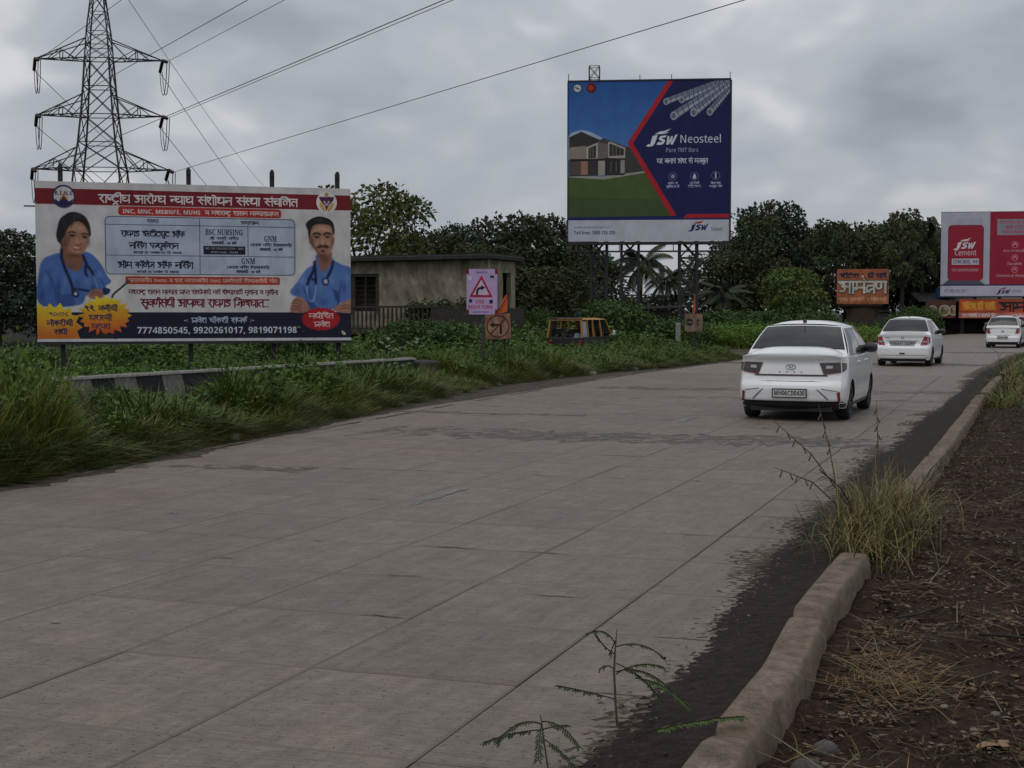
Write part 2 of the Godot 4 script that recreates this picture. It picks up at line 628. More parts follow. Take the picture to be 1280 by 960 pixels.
func build_road() -> void:
	var road := Node3D.new()
	road.name = "road"
	add_child(road)
	kind(road, "structure", "grey concrete road of square panels with open joints", "road")
	var bed := Geo.new()
	strip(bed, 0.5, 40.0, 1.0, func(s): return PackedVector3Array([W(-10.1, s, -0.035), W(-6, s, -0.035), W(-1.02, s, -0.035)]))
	put("joint_bed", bed, M.joint, road)
	var shapes := []
	for k in 6:
		for f in 2:
			shapes.append(slab_mesh(M["slab_concrete_%s" % ["a", "b", "c", "d", "e", "f"][k]], f == 1))
	var turn := Basis(Vector3.UP, -TH)
	for row in 33:
		var s := 2.26 + 1.055 * (row + 0.5)
		for column in 9:
			var t := -1.565 - column * 1.0
			var at := W(t, s + 0.07 * (t + 1.5), rng.randf_range(-0.0025, 0.0015))
			var pick := rng.randi_range(0, 7)
			if rng.randf() < table([[4.0, 0.0], [6.0, 0.35], [8.0, 1.0]], column):
				pick = rng.randi_range(8, 11)
			var tilt := Basis(Vector3(1, 0, 0), rng.randf_range(-0.002, 0.002)) * Basis(Vector3(0, 0, 1), rng.randf_range(-0.002, 0.002))
			put_mesh("slab", shapes[pick], road, Transform3D(turn * tilt, at))
	# farther on the panels can no longer be told apart
	var far := Geo.new()
	strip(far, 36.95, 300.0, 4.0, func(s):
		var b := bend(s)
		var skew := 0.07 if s < 37.0 else 0.0
		return PackedVector3Array([W(-10.3 + b, s - skew * 8.8, -0.004), W(-7.5 + b, s - skew * 6, 0.0), W(-4.5 + b, s - skew * 3, 0.0), W(-0.9 + b, s, -0.004)]))
	put("far_pavement", far, M.old_concrete, road)
	# a lane comes in from the left
	var lane := Geo.new()
	var rows := []
	for k in 12:
		var out := -0.3 + k * 2.2
		var row := PackedVector3Array()
		for j in 7:
			var s := 56.0 + 0.2 * out + (j - 3) * (1.5 + 1.6 * exp(-out * 0.45))
			var p := W(grass_edge(s) + bend(s) - out, s, 0.006 + 0.01 * noise.get_noise_2d(s, out))
			row.append(p)
		rows.append(row)
	lane.grid(rows, true)
	kind(put("side_lane", lane, M.shoulder_soil), "structure")
	# crumbled strips where the pavement was broken across
	var k2 := 0
	for b in [[16.1, 18.2, -8.6, -1.4], [25.6, 26.3, -6.4, -1.2], [28.2, 29.5, -9.0, -1.2], [44.0, 46.5, -10.0, -1.0], [58.5, 62.0, -9.5, -1.0], [12.2, 12.7, -9.3, -7.0], [20.4, 20.9, -10.0, -6.6]]:
		var g := Geo.new()
		var lines := []
		for j in 17:
			var row := PackedVector3Array()
			for i in 161:
				var t := lerpf(b[2], b[3], i / 160.0)
				var v := (j - 8) / 8.0
				var ragged: float = (b[1] - b[0]) * 0.5 * (0.75 + 0.6 * noise.get_noise_2d(t * 1.7, signf(v) * 9.0 + b[0]))
				var s: float = (b[0] + b[1]) * 0.5 + v * ragged + 0.25 * noise.get_noise_2d(t * 0.5, b[0]) + 0.07 * (t + 1.5)
				var up := 0.0005 + 0.014 * noise.get_noise_2d(t * 2.6, s * 7.0)
				if absf(v) > 0.9 or i == 0 or i == 160:
					up = -0.008
				row.append(W(t + bend(s), s, up))
			lines.append(row)
		g.grid(lines)
		kind(put("pavement_patch", g, M.patch), "structure")
	# short cracks and spalled joint edges, mostly running across the lanes
	var cr := Geo.new()
	var r := RandomNumberGenerator.new()
	r.seed = 313
	for k in 70:
		var s0 := 4.0 + pow(r.randf(), 1.3) * 28.0
		var t0 := r.randf_range(-9.4, -1.7)
		if r.randf() < 0.6:
			s0 = 2.26 + 1.055 * roundf((s0 - 2.26) / 1.055) + 0.07 * (t0 + 1.5) + r.randf_range(-0.03, 0.03)
		var len := r.randf_range(0.06, 0.42) * (1.0 + s0 * 0.03)
		var crack_rows := []
		for i in 9:
			var f := i / 8.0
			var w := (0.0025 + 0.0005 * s0) * sin(PI * clampf(f, 0.04, 0.96)) * (0.6 + 0.8 * r.randf())
			var t := t0 + len * f
			var s := s0 + 0.07 * len * f + 0.02 * noise.get_noise_2d(t * 9.0, s0 * 3.0)
			crack_rows.append(PackedVector3Array([W(t, s - w, 0.0032), W(t, s + w, 0.0032)]))
		cr.grid(crack_rows, true)
	kind(put("crack", cr, M.joint, road), "stuff")
	# worn paint
	var paint := [[-4.9, 10.1, 1.3], [-4.88, 19.6, 1.1], [-4.9, 26.0, 1.3], [-4.85, 33.0, 1.6]]
	for p in paint:
		var g := Geo.new()
		var rws := []
		for i in 25:
			var s: float = p[1] + p[2] * i / 24.0
			var w := 0.062 * (0.7 + 0.7 * noise.get_noise_2d(s * 6.0, p[0]))
			rws.append(PackedVector3Array([W(p[0] - w, s, 0.0035), W(p[0] + w + 0.02 * noise.get_noise_2d(s * 9.0, 3.0), s, 0.0035)]))
		g.grid(rws)
		kind(put("lane_marking", g, M.paint_line), "structure")
	var s2 := 8.0
	while s2 < 46.0:
		var g := Geo.new()
		var rws := []
		var l := rng.randf_range(0.8, 2.6)
		for i in 17:
			var s := s2 + l * i / 16.0
			var t := table([[8.0, -8.8], [9.7, -8.92], [13.4, -9.22], [16.0, -9.35], [21.7, -9.65], [28.4, -9.85], [37.4, -10.25], [50.0, -10.2]], s) + bend(s) + 0.03 * noise.get_noise_2d(s * 2.0, 0.0)
			var w := 0.075 * (0.6 + 0.9 * noise.get_noise_2d(s * 5.0, 8.0)) * sqrt(sin(PI * clampf(i / 16.0, 0.02, 0.98)))
			rws.append(PackedVector3Array([W(t - w, s, 0.0085), W(t + w, s, 0.0085)]))
		g.grid(rws)
		kind(put("edge_marking", g, M.sandy_paint), "structure")
		s2 += l + rng.randf_range(0.1, 1.2)
	# soil washed over the left edge of the concrete
	var sh := Geo.new()
	strip(sh, 1.0, 46.0, 0.16, func(s):
		var e := grass_edge(s) + bend(s)
		var reach := maxf(-9.93 + bend(s) - e, 0.55 + 0.28 * noise.get_noise_2d(s * 0.6, 4.0) + 0.12 * noise.get_noise_2d(s * 3.2, 9.0))
		var row := PackedVector3Array()
		for q in [[-2.2, 0.0], [-1.2, 0.03], [-0.3, 0.045], [0.0, 0.03], [reach * 0.6, 0.012], [reach, 0.002], [reach + 0.15, -0.02]]:
			row.append(W(e + q[0], s, q[1] + (0.02 if q[1] > 0.01 else 0.0) * noise.get_noise_2d(s * 2.6, q[0] * 4.0)))
		return row)
	kind(put("road_shoulder", sh, M.shoulder_soil), "structure")
	# damp silt lying against the kerb, and the paler sand along its rim; both thin out grain by grain
	for part in [[2.6, 13.0, 0.022], [13.0, 60.0, 0.08]]:
		for layer in 2:
			var g := Geo.new()
			strip(g, part[0], part[1], part[2], func(s):
				var b := bend(s)
				var e := -1.52 - 0.10 * noise.get_noise_2d(s * 0.35, 2.0) + 0.05 * noise.get_noise_2d(s * 1.1, 6.0) + table([[0, -0.06], [6, 0.06], [13, -0.14], [20, 0.0], [30, 0.25], [60, 0.3]], s)
				var inner := table(KERB, s) - 0.06
				if layer == 1:
					inner = e + 0.12
					e -= 0.24 + 0.12 * noise.get_noise_2d(s * 0.8, 26.0)
				var row := PackedVector3Array()
				for i in 23:
					var f := i / 22.0
					var t := lerpf(e - 0.10, inner, f * f * 0.35 + f * 0.65)
					var thick := table([[0.0, -0.0060], [0.14, -0.0016], [0.3, 0.0016], [0.5, 0.007], [0.75, 0.022], [1.0, 0.055]], f) if layer == 0 else table([[0.0, -0.0058], [0.4, -0.0026], [0.8, -0.0002], [1.0, 0.0012]], f)
					var crumbly := 0.0040 if layer == 0 else 0.0050
					row.append(W(t + b, s, thick + crumbly * noise.get_noise_2d(s * 15.0, t * 15.0 + layer * 31.0)))
				return row)
			kind(put("silt_strip" if layer == 0 else "sand_rim", g, M.damp_silt if layer == 0 else M.dust), "structure")
	# bare verge on the right
	var verge := Geo.new()
	var vs := []
	var s3 := 1.5
	while s3 < 90.0:
		vs.append(s3)
		s3 += 0.05 if s3 < 9.0 else 0.11 if s3 < 16.0 else 0.4 if s3 < 40.0 else 1.6
	var vt := []
	var t3 := -0.92
	var dt := 0.05
	while t3 < 30.0:
		vt.append(t3)
		if t3 > 1.8:
			dt *= 1.18
		t3 += dt
	var vrows := []
	for s in vs:
		var row := PackedVector3Array()
		for t in vt:
			row.append(W(t + bend(s), s, verge_y(t, s)))
		vrows.append(row)
	verge.grid(vrows)
	kind(put("verge", verge, M.verge_soil), "structure")


func verge_y(t: float, s: float) -> float:
	var y := 0.015 + 0.05 * smoothstep(-0.8, 0.6, t) + 0.12 * smoothstep(1.0, 6.0, t)
	y += 0.05 * noise.get_noise_2d(t * 1.1, s * 1.1) + 0.028 * noise.get_noise_2d(t * 4.5 + 20.0, s * 4.5) + 0.012 * noise.get_noise_2d(t * 14.0, s * 14.0 + 9.0)
	if t < -0.88:
		y = -0.05
	return y


const KERB := [[2.0, -0.93], [4.3, -0.94], [5.6, -0.925], [6.7, -0.985], [7.8, -0.97], [8.5, -0.955], [11.8, -0.895], [14.5, -0.855], [16.5, -0.82], [21.3, -0.77], [24.4, -0.75], [36.0, -0.5], [60.0, -0.3]]


func build_kerb() -> void:
	var kerb := Node3D.new()
	kerb.name = "kerb"
	add_child(kerb)
	kind(kerb, "structure", "worn concrete kerb along the bare right verge", "kerb")
	var k := 0
	for piece in [[2.4, 4.62], [4.645, 6.62], [6.64, 8.5], [11.55, 14.62], [14.7, 17.6], [17.66, 20.9], [21.15, 23.2], [23.6, 26.0], [27.2, 30.5], [30.6, 34.0], [36.0, 41.0], [42.0, 48.0]]:
		var g := Geo.new()
		var rows := []
		var n := int(maxf(10.0, (piece[1] - piece[0]) / 0.07))
		var tip: float = 0.035 * noise.get_noise_1d(k * 3.7)
		for j in n + 1:
			var f := float(j) / n
			var s: float = lerpf(piece[0], piece[1], f)
			var c := table(KERB, s) + bend(s) + tip * (f - 0.5)
			var endf := minf(1.0, minf(f, 1.0 - f) * n / 1.5)
			var hw := 0.093 + 0.004 * noise.get_noise_2d(s * 2.2, k) - 0.02 * (1.0 - endf)
			var top := 0.155 + 0.006 * noise.get_noise_2d(s * 1.4, k + 5) - 0.03 * (1.0 - endf)
			var chip := maxf(0.0, noise.get_noise_2d(s * 3.1, 40.0 + k) - 0.18) * 0.12
			var row := PackedVector3Array()
			for q in [[-1.05, -0.06], [-1.02, 0.05], [-1.0, top - 0.028], [-0.93, top - 0.008], [-0.78, top], [0.0, top + 0.003], [0.7, top], [0.85 - chip * 4.0, top - 0.014 - chip * 0.4], [1.0 - chip * 3.0, top - 0.05 - chip], [1.06, 0.04], [1.15, -0.08]]:
				var jig := 0.0035 * noise.get_noise_3d(s * 5.0, q[0] * 3.0, q[1] * 9.0 + k)
				row.append(W(c + q[0] * hw + jig, s, q[1] + jig))
			rows.append(row)
		g.grid(rows)
		for e in [0, n]:
			var r: PackedVector3Array = rows[e]
			for i in range(1, r.size() - 1):
				if e == 0:
					g.tri(r[0], r[i + 1], r[i])
				else:
					g.tri(r[0], r[i], r[i + 1])
		put("kerb_stone", g, M.kerb_concrete, kerb)
		k += 1


# ------------------------------------------------------------------ striped culvert wall on the left
func build_wall() -> void:
	var a := Vector3(-7.6, -0.6, -18.4)
	var b := Vector3(-2.15, -0.6, -29.4)
	var d := (b - a)
	var l := d.length()
	d /= l
	var turn := atan2(-d.z, d.x)
	var o := thing("parapet_wall", "low parapet wall with slanted black and white stripes, half hidden by roadside grass", "wall", a, turn)
	# in its own axes the wall runs along x and faces +z
	var core := Geo.new()
	core.cbox(Vector3(l * 0.5, 0.62, -0.16), Vector3(l, 1.24, 0.29), 0.02)
	put("wall_body", core, M.wall_bare, o)
	var cap := Geo.new()
	var rows := []
	for j in 61:
		var x := l * j / 60.0
		var w := 0.012 * noise.get_noise_1d(x * 3.0)
		rows.append(PackedVector3Array([Vector3(x, 1.235, 0.02), Vector3(x, 1.275 + w, 0.015), Vector3(x, 1.285 + w, -0.1), Vector3(x, 1.27 + w, -0.335), Vector3(x, 1.23, -0.34)]))
	cap.grid(rows, true)
	put("coping", cap, M.wall_white, o)
	var x0 := -0.4
	var k := 0
	var widths := [0.62, 0.5, 0.56, 0.44, 0.5, 0.46, 0.5, 0.5]
	while x0 < l - 0.3:
		var w: float = widths[k % widths.size()]
		if k > 9:
			w = 0.55
		var lean := 0.32
		var poly := PackedVector2Array()
		for q in [[x0 - lean, 1.232], [x0, 0.2], [x0 + w, 0.2], [x0 + w - lean, 1.232]]:
			poly.append(Vector2(clampf(q[0], 0.01, l - 0.01), q[1]))
		if poly[3].x - poly[0].x > 0.05:
			var g := Geo.new()
			g.prism(poly, -0.02, -0.008 + 0.002 * (k % 2))
			put("stripe", g, M.wall_black if (k % 2 == 0 or k > 10) else M.wall_white, o)
		x0 += w
		k += 1
	# the end block, blackened
	var g2 := Geo.new()
	g2.cbox(Vector3(l + 0.45, 0.6, -0.12), Vector3(0.85, 1.2, 0.5), 0.05)
	put("end_block", g2, M.wall_bare, o)


# ------------------------------------------------------------------ two-storey house behind the bushes
func build_house() -> void:
	var p := Vector3(-0.98, 0, -54.0)
	var q := Vector3(-10.2, 0, -58.6)
	var d := (p - q)
	var l := d.length()
	var turn := atan2(-d.z, d.x)
	var o := thing("old_house", "stained cream flat-roofed house with dark balcony behind the bushes", "house", q, turn)
	var depth := 2.5
	var fl := 1.02
	var rf := 3.88
	# walls with a real window opening: front facade along x, facing +z
	var wx := [l - 6.55, l - 5.35]
	var wy := [fl + 0.75, rf - 0.62]
	var dx := [l - 9.2, l - 8.2]
	var wall := Geo.new()
	var seg := [[0.0, dx[0], fl, rf], [dx[0], dx[1], fl + 2.1, rf], [dx[1], wx[0], fl, rf], [wx[0], wx[1], fl, wy[0]], [wx[0], wx[1], wy[1], rf], [wx[1], l, fl, rf]]
	for s in seg:
		wall.box(Vector3((s[0] + s[1]) * 0.5, (s[2] + s[3]) * 0.5, -0.11), Vector3(s[1] - s[0], s[3] - s[2], 0.22))
	put("front_wall", wall, M.plaster, o)
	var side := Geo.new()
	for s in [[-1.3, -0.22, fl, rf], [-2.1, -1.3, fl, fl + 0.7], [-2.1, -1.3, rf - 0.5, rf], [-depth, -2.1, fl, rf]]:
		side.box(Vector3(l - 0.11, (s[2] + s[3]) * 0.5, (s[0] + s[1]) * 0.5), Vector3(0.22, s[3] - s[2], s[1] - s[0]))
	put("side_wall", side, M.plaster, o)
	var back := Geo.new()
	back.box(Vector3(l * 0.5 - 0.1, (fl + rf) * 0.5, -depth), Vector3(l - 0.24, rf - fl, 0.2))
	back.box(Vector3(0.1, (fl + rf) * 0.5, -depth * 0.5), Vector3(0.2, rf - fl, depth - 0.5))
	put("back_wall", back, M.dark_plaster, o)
	var inside := Geo.new()
	inside.box(Vector3(l * 0.5, (fl + rf) * 0.5, -1.9), Vector3(l - 0.6, rf - fl - 0.02, 0.1))
	put("inner_wall", inside, M.plaster, o)
	var win := Geo.new()
	for e in [[wx[0] + 0.03, wx[0] + 0.09], [(wx[0] + wx[1]) * 0.5 - 0.03, (wx[0] + wx[1]) * 0.5 + 0.03], [wx[1] - 0.09, wx[1] - 0.03]]:
		win.box(Vector3((e[0] + e[1]) * 0.5, (wy[0] + wy[1]) * 0.5, -0.1), Vector3(e[1] - e[0], wy[1] - wy[0] - 0.02, 0.08))
	for k in 7:
		win.box(Vector3((wx[0] + wx[1]) * 0.5, wy[0] + 0.1 + k * 0.2, -0.14), Vector3(wx[1] - wx[0] - 0.06, 0.02, 0.02))
	put("window_frame", win, M.dark_plaster, o)
	var bandg := Geo.new()
	bandg.box(Vector3(wx[0] - 0.06, (wy[0] + wy[1]) * 0.5, 0.012), Vector3(0.1, wy[1] - wy[0] + 0.24, 0.03))
	bandg.box(Vector3(wx[1] + 0.06, (wy[0] + wy[1]) * 0.5, 0.012), Vector3(0.1, wy[1] - wy[0] + 0.24, 0.03))
	bandg.box(Vector3((wx[0] + wx[1]) * 0.5, wy[1] + 0.07, 0.012), Vector3(wx[1] - wx[0], 0.1, 0.03))
	put("window_surround", bandg, M.dark_plaster, o)
	# roof slab with deep eaves
	var roof := Geo.new()
	roof.cbox(Vector3(l * 0.5, rf + 0.10, -depth * 0.5 + 0.1), Vector3(l + 0.6, 0.17, depth + 0.9), 0.03)
	roof.box(Vector3(l * 0.5, rf + 0.22, -depth * 0.5 + 0.05), Vector3(l + 0.4, 0.07, depth + 0.5))
	put("roof", roof, M.roof_slab, o)
	# balcony slab, posts, rail and balusters
	var slab := Geo.new()
	slab.box(Vector3(l * 0.5 + 0.5, fl - 0.11, 0.75), Vector3(l + 1.4, 0.2, 1.5))
	slab.box(Vector3(l + 0.62, fl - 0.112, -1.6), Vector3(1.15, 0.19, 3.2))
	put("balcony_slab", slab, M.dark_plaster, o)
	var rail := Geo.new()
	rail.box(Vector3(l * 0.5 + 0.5, fl + 0.93, 1.42), Vector3(l + 1.3, 0.09, 0.12))
	rail.box(Vector3(l * 0.5 + 0.5, fl + 0.03, 1.42), Vector3(l + 1.3, 0.08, 0.12))
	put("balcony_rail", rail, M.dark_plaster, o)
	var nb := int(l / 0.21)
	var bal := Geo.new()
	bal.tube([Vector3(0, fl + 0.06, 0), Vector3(0, fl + 0.25, 0), Vector3(0, fl + 0.5, 0), Vector3(0, fl + 0.89, 0)], [0.055, 0.03, 0.055, 0.03], 5, false)
	var balm := bal.mesh(M.dark_plaster)
	for k in nb:
		var x := 0.3 + k * 0.21
		if x < l - 1.95:
			put_mesh("baluster", balm, o, Transform3D(Basis(), Vector3(x, 0, 1.42)))
	var solid := Geo.new()
	solid.box(Vector3(l + 1.02, fl + 0.42, 0.1), Vector3(0.14, 0.9, 2.5))
	solid.box(Vector3(l - 0.45, fl + 0.47, 1.42), Vector3(2.8, 0.8, 0.1))
	put("parapet_panel", solid, M.dark_plaster, o)
	var posts := Geo.new()
	for x in [l + 0.95]:
		posts.box(Vector3(x, fl + 0.45, 1.3), Vector3(0.16, 0.9, 0.16))
	put("balcony_post", posts, M.plaster, o)
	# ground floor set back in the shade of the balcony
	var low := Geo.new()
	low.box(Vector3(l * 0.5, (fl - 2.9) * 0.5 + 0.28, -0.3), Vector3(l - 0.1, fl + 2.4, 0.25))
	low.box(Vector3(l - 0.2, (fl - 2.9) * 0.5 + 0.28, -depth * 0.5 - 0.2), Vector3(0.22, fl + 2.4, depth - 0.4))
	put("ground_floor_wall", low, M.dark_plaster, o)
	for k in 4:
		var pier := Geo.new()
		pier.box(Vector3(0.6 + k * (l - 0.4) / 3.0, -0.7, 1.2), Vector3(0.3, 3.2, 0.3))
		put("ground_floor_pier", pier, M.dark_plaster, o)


# ------------------------------------------------------------------ pylons and power lines
func lattice_leg(g: Geo, a: Array, b: Array, w: float, cross: int) -> void:
	# four corner posts a[i] -> b[i] and crossed bracing on each face
	for i in 4:
		g.bar(a[i], b[i], w)
	for k in cross:
		var f0 := float(k) / cross
		var f1 := float(k + 1) / cross
		for i in 4:
			var j := (i + 1) % 4
			g.bar(a[i].lerp(b[i], f0), a[j].lerp(b[j], f1), w * 0.5)
			g.bar(a[j].lerp(b[j], f0), a[i].lerp(b[i], f1), w * 0.5)
			g.bar(a[i].lerp(b[i], f1), a[j].lerp(b[j], f1), w * 0.5)


func square(hw: float, y: float) -> Array:
	return [Vector3(-hw, y, hw), Vector3(hw, y, hw), Vector3(hw, y, -hw), Vector3(-hw, y, -hw)]


const ARM_Y := [24.5, 19.5, 14.7]
const ARM_L := [5.6, 5.55, 6.0]


func make_pylon(label: String, at: Vector3, turn: float) -> Node3D:
	var o := thing("electricity_pylon", label, "pylon", at, turn, "electricity pylons")
	var levels := [[0.0, 3.6], [5.0, 2.95], [10.0, 2.35], [14.7, 1.95], [17.0, 1.62], [19.5, 1.38], [22.0, 1.2], [24.5, 1.05], [26.9, 0.9], [30.4, 0.5], [34.0, 0.08]]
	for k in levels.size() - 1:
		var g := Geo.new()
		lattice_leg(g, square(levels[k][1], levels[k][0]), square(levels[k + 1][1], levels[k + 1][0]), 0.145 if k < 7 else 0.105, 1 if k < 7 else 2)
		put("lattice_section", g, M.steel_dark, o)
	for k in 3:
		var y: float = ARM_Y[k]
		var hw: float = [1.05, 1.38, 1.95][k]
		for sx in [-1, 1]:
			var g := Geo.new()
			var tip := Vector3(sx * ARM_L[k], y, 0)
			for sz in [-1, 1]:
				var root := Vector3(sx * hw, y, sz * hw)
				var up := Vector3(sx * hw * 0.92, y + 1.75, sz * hw * 0.92)
				g.bar(root, tip, 0.095)
				g.bar(up, tip, 0.08)
				g.bar(up, root.lerp(tip, 0.34), 0.07)
				g.bar(up.lerp(tip, 0.5), root.lerp(tip, 0.5), 0.07)
				g.bar(up.lerp(tip, 0.5), root.lerp(tip, 0.2), 0.06)
				g.bar(up.lerp(tip, 0.5), root.lerp(tip, 0.75), 0.06)
			for f in [0.0, 0.25, 0.5, 0.75]:
				g.bar(Vector3(sx * hw, y, -hw).lerp(tip, f), Vector3(sx * hw, y, hw).lerp(tip, f), 0.06)
				g.bar(Vector3(sx * hw, y, -hw).lerp(tip, f), Vector3(sx * hw, y, hw).lerp(tip, minf(f + 0.25, 1.0)), 0.06)
			var arm := put("crossarm", g, M.steel_dark, o)
			# strain insulators pulling both ways and the jumper loop under them
			for way in [1, -1]:
				var ins := Geo.new()
				var e := tip + Vector3(0.55 * way, -0.32 if way == 1 else -0.75, 1.15 if way == 1 else -1.7)
				var pts := []
				var rad := []
				for j in 15:
					pts.append(tip.lerp(e, j / 14.0))
					rad.append(0.17 if j % 2 == 1 else 0.09)
				ins.tube(pts, rad, 7)
				put("insulator", ins, M.porcelain, o)
			var loop := Geo.new()
			var lp := []
			for j in 13:
				var f := j / 12.0
				var p := (tip + Vector3(0.55, -0.32, 1.15)).lerp(tip + Vector3(-0.55, -0.75, -1.7), f)
				p.y -= 2.5 * sin(PI * f) ** 0.6
				lp.append(p)
			loop.tube(lp, [0.035], 4)
			loop.tube(lp.map(func(p): return p + Vector3(0.25, 0, 0.15)), [0.035], 4)
			put("jumper", loop, M.wire, o)
	return o


func cable(label: String, a: Vector3, b: Vector3, sag: float, upto: float, r := 0.032) -> void:
	var g := Geo.new()
	var pts := []
	for k in 41:
		var f := upto * k / 40.0
		var p := a.lerp(b, f)
		p.y -= 4.0 * sag * f * (1.0 - f)
		pts.append(p)
	g.tube(pts, [r], 5)
	tag(put("power_line", g, M.wire), label, "cable", "power lines on the pylon")


func build_pylons() -> void:
	var at := Vector3(-37.1, 0, -120.0)
	var turn := 0.09
	var o := make_pylon("tall steel lattice pylon with three crossarms behind the nursing billboard", at, turn)
	var names := ["top", "middle", "bottom"]
	for k in 3:
		for sx in [-1, 1]:
			var tip: Vector3 = o.transform * Vector3(sx * ARM_L[k], ARM_Y[k], 0)
			var side: String = "left" if sx < 0 else "right"
			var near: Vector3 = o.transform * (Vector3(sx * ARM_L[k], ARM_Y[k], 0) + Vector3(0.55, -0.32, 1.15))
			var away: Vector3 = o.transform * (Vector3(sx * ARM_L[k], ARM_Y[k], 0) + Vector3(-0.55, -0.75, -1.7))
			cable("wire rising overhead from the %s tip of the pylon's %s crossarm" % [side, names[k]], near, near + Vector3(161, 1.8, 253), 0.0, 0.47, 0.022)
			cable("wire running away behind the billboard from the %s tip of the pylon's %s crossarm" % [side, names[k]], away, away + Vector3(-29, -3, -300), 5.0, 1.0, 0.03)
	cable("thin earth wire from the peak of the pylon", at + Vector3(0, 34, 0), at + Vector3(-29, 32, -300), 4.0, 1.0, 0.03)
	copy(o, "tiny distant pylon above the trees at the left edge", Vector3(-278, 0, -735), 0.4)


# ------------------------------------------------------------------ printing on boards
class Canvas:
	var w: int
	var h: int
	var k: float            # pixels per print unit
	var px: PackedByteArray
	var ink := {}

	func _init(uw: float, uh: float, scale: float, c: Color) -> void:
		k = scale
		w = int(uw * scale)
		h = int(uh * scale)
		px.resize(w * h * 3)
		var im := Image.create(w, h, false, Image.FORMAT_RGB8)
		im.fill(c)
		px = im.get_data()

	func fill(polys: Array, c: Color, c2 := Color(0, 0, 0, 0), y0 := 0.0, y1 := 1.0) -> void:
		# adds up how much of every pixel the polygons cover, then lays the colour on; c to c2 is a printed blend from y0 to y1
		var lo := Vector2(1e9, 1e9)
		var hi := Vector2(-1e9, -1e9)
		for p in polys:
			for q in p:
				lo = lo.min(q * k)
				hi = hi.max(q * k)
		var x0 := clampi(int(floor(lo.x)), 0, w)
		var x1 := clampi(int(ceil(hi.x)) + 1, 0, w)
		var ya := clampi(int(floor(lo.y)), 0, h)
		var yb := clampi(int(ceil(hi.y)) + 1, 0, h)
		var bw := x1 - x0
		if bw <= 0 or yb <= ya:
			return
		var cov := PackedFloat32Array()
		cov.resize(bw * (yb - ya))
		for p in polys:
			var n: int = p.size()
			var plo := 1e9
			var phi := -1e9
			for q in p:
				plo = minf(plo, q.y * k)
				phi = maxf(phi, q.y * k)
			for y in range(maxi(ya, int(floor(plo))), mini(yb, int(ceil(phi)) + 1)):
				for sub in 3:
					var sy := y + (sub + 0.5) / 3.0
					var xs := []
					for i in n:
						var a: Vector2 = p[i] * k
						var b: Vector2 = p[(i + 1) % n] * k
						if (a.y <= sy) != (b.y <= sy):
							xs.append(a.x + (sy - a.y) / (b.y - a.y) * (b.x - a.x))
					xs.sort()
					for i in range(0, xs.size() - 1, 2):
						var l := maxf(xs[i], x0)
						var r := minf(xs[i + 1], x1)
						if r <= l:
							continue
						var il := int(l)
						var ir := mini(int(r), x1 - 1)
						var row := (y - ya) * bw - x0
						if il == ir:
							cov[row + il] += (r - l) / 3.0
						else:
							cov[row + il] += (il + 1 - l) / 3.0
							for x in range(il + 1, ir):
								cov[row + x] += 1.0 / 3.0
							cov[row + ir] += (r - ir) / 3.0
		var blend := c2.a > 0.0
		for y in range(ya, yb):
			var cc := c
			if blend:
				cc = c.lerp(c2, clampf((y / k - y0) / (y1 - y0), 0.0, 1.0))
			for x in range(x0, x1):
				var f := minf(cov[(y - ya) * bw + x - x0], 1.0) * c.a
				if f > 0.003:
					var at := (y * w + x) * 3
					px[at] = int(lerpf(px[at], cc.r * 255.0, f))
					px[at + 1] = int(lerpf(px[at + 1], cc.g * 255.0, f))
					px[at + 2] = int(lerpf(px[at + 2], cc.b * 255.0, f))

	func rect(x: float, y: float, ww: float, hh: float, c: Color) -> void:
		fill([PackedVector2Array([Vector2(x, y), Vector2(x + ww, y), Vector2(x + ww, y + hh), Vector2(x, y + hh)])], c)

	func rrect(x: float, y: float, ww: float, hh: float, r: float) -> PackedVector2Array:
		var p := PackedVector2Array()
		for q in [[x + ww - r, y + r, -PI / 2], [x + ww - r, y + hh - r, 0.0], [x + r, y + hh - r, PI / 2], [x + r, y + r, PI]]:
			for j in 6:
				var a: float = q[2] + PI / 2 * j / 5.0
				p.append(Vector2(q[0], q[1]) + Vector2(cos(a), sin(a)) * r)
		return p

	func disc(x: float, y: float, rx: float, ry: float, c: Color, spikes := 0, deep := 0.8) -> void:
		var p := PackedVector2Array()
		var n := 36 if spikes == 0 else spikes * 2
		for j in n:
			var a := TAU * j / n
			var f := 1.0 if spikes == 0 or j % 2 == 0 else deep
			p.append(Vector2(x + cos(a) * rx * f, y + sin(a) * ry * f))
		fill([p], c)

	func shape(pts: Array, ox: float, oy: float, s: float, c: Color, smooth := true) -> void:
		var p := PackedVector2Array()
		for q in pts:
			p.append(Vector2(ox + q[0] * s, oy + q[1] * s))
		fill([rounded(p) if smooth else p], c)

	func rounded(p: PackedVector2Array) -> PackedVector2Array:
		var o := PackedVector2Array()
		var n := p.size()
		for i in n:
			for j in 4:
				o.append(p[i].cubic_interpolate(p[(i + 1) % n], p[(i + n - 1) % n], p[(i + 2) % n], j / 4.0))
		return o

	func line(pts: Array, ox: float, oy: float, s: float, wd: float, c: Color, smooth := true) -> void:
		var p := PackedVector2Array()
		for q in pts:
			p.append(Vector2(ox + q[0] * s, oy + q[1] * s))
		fill(stroke(p, wd, smooth), c)

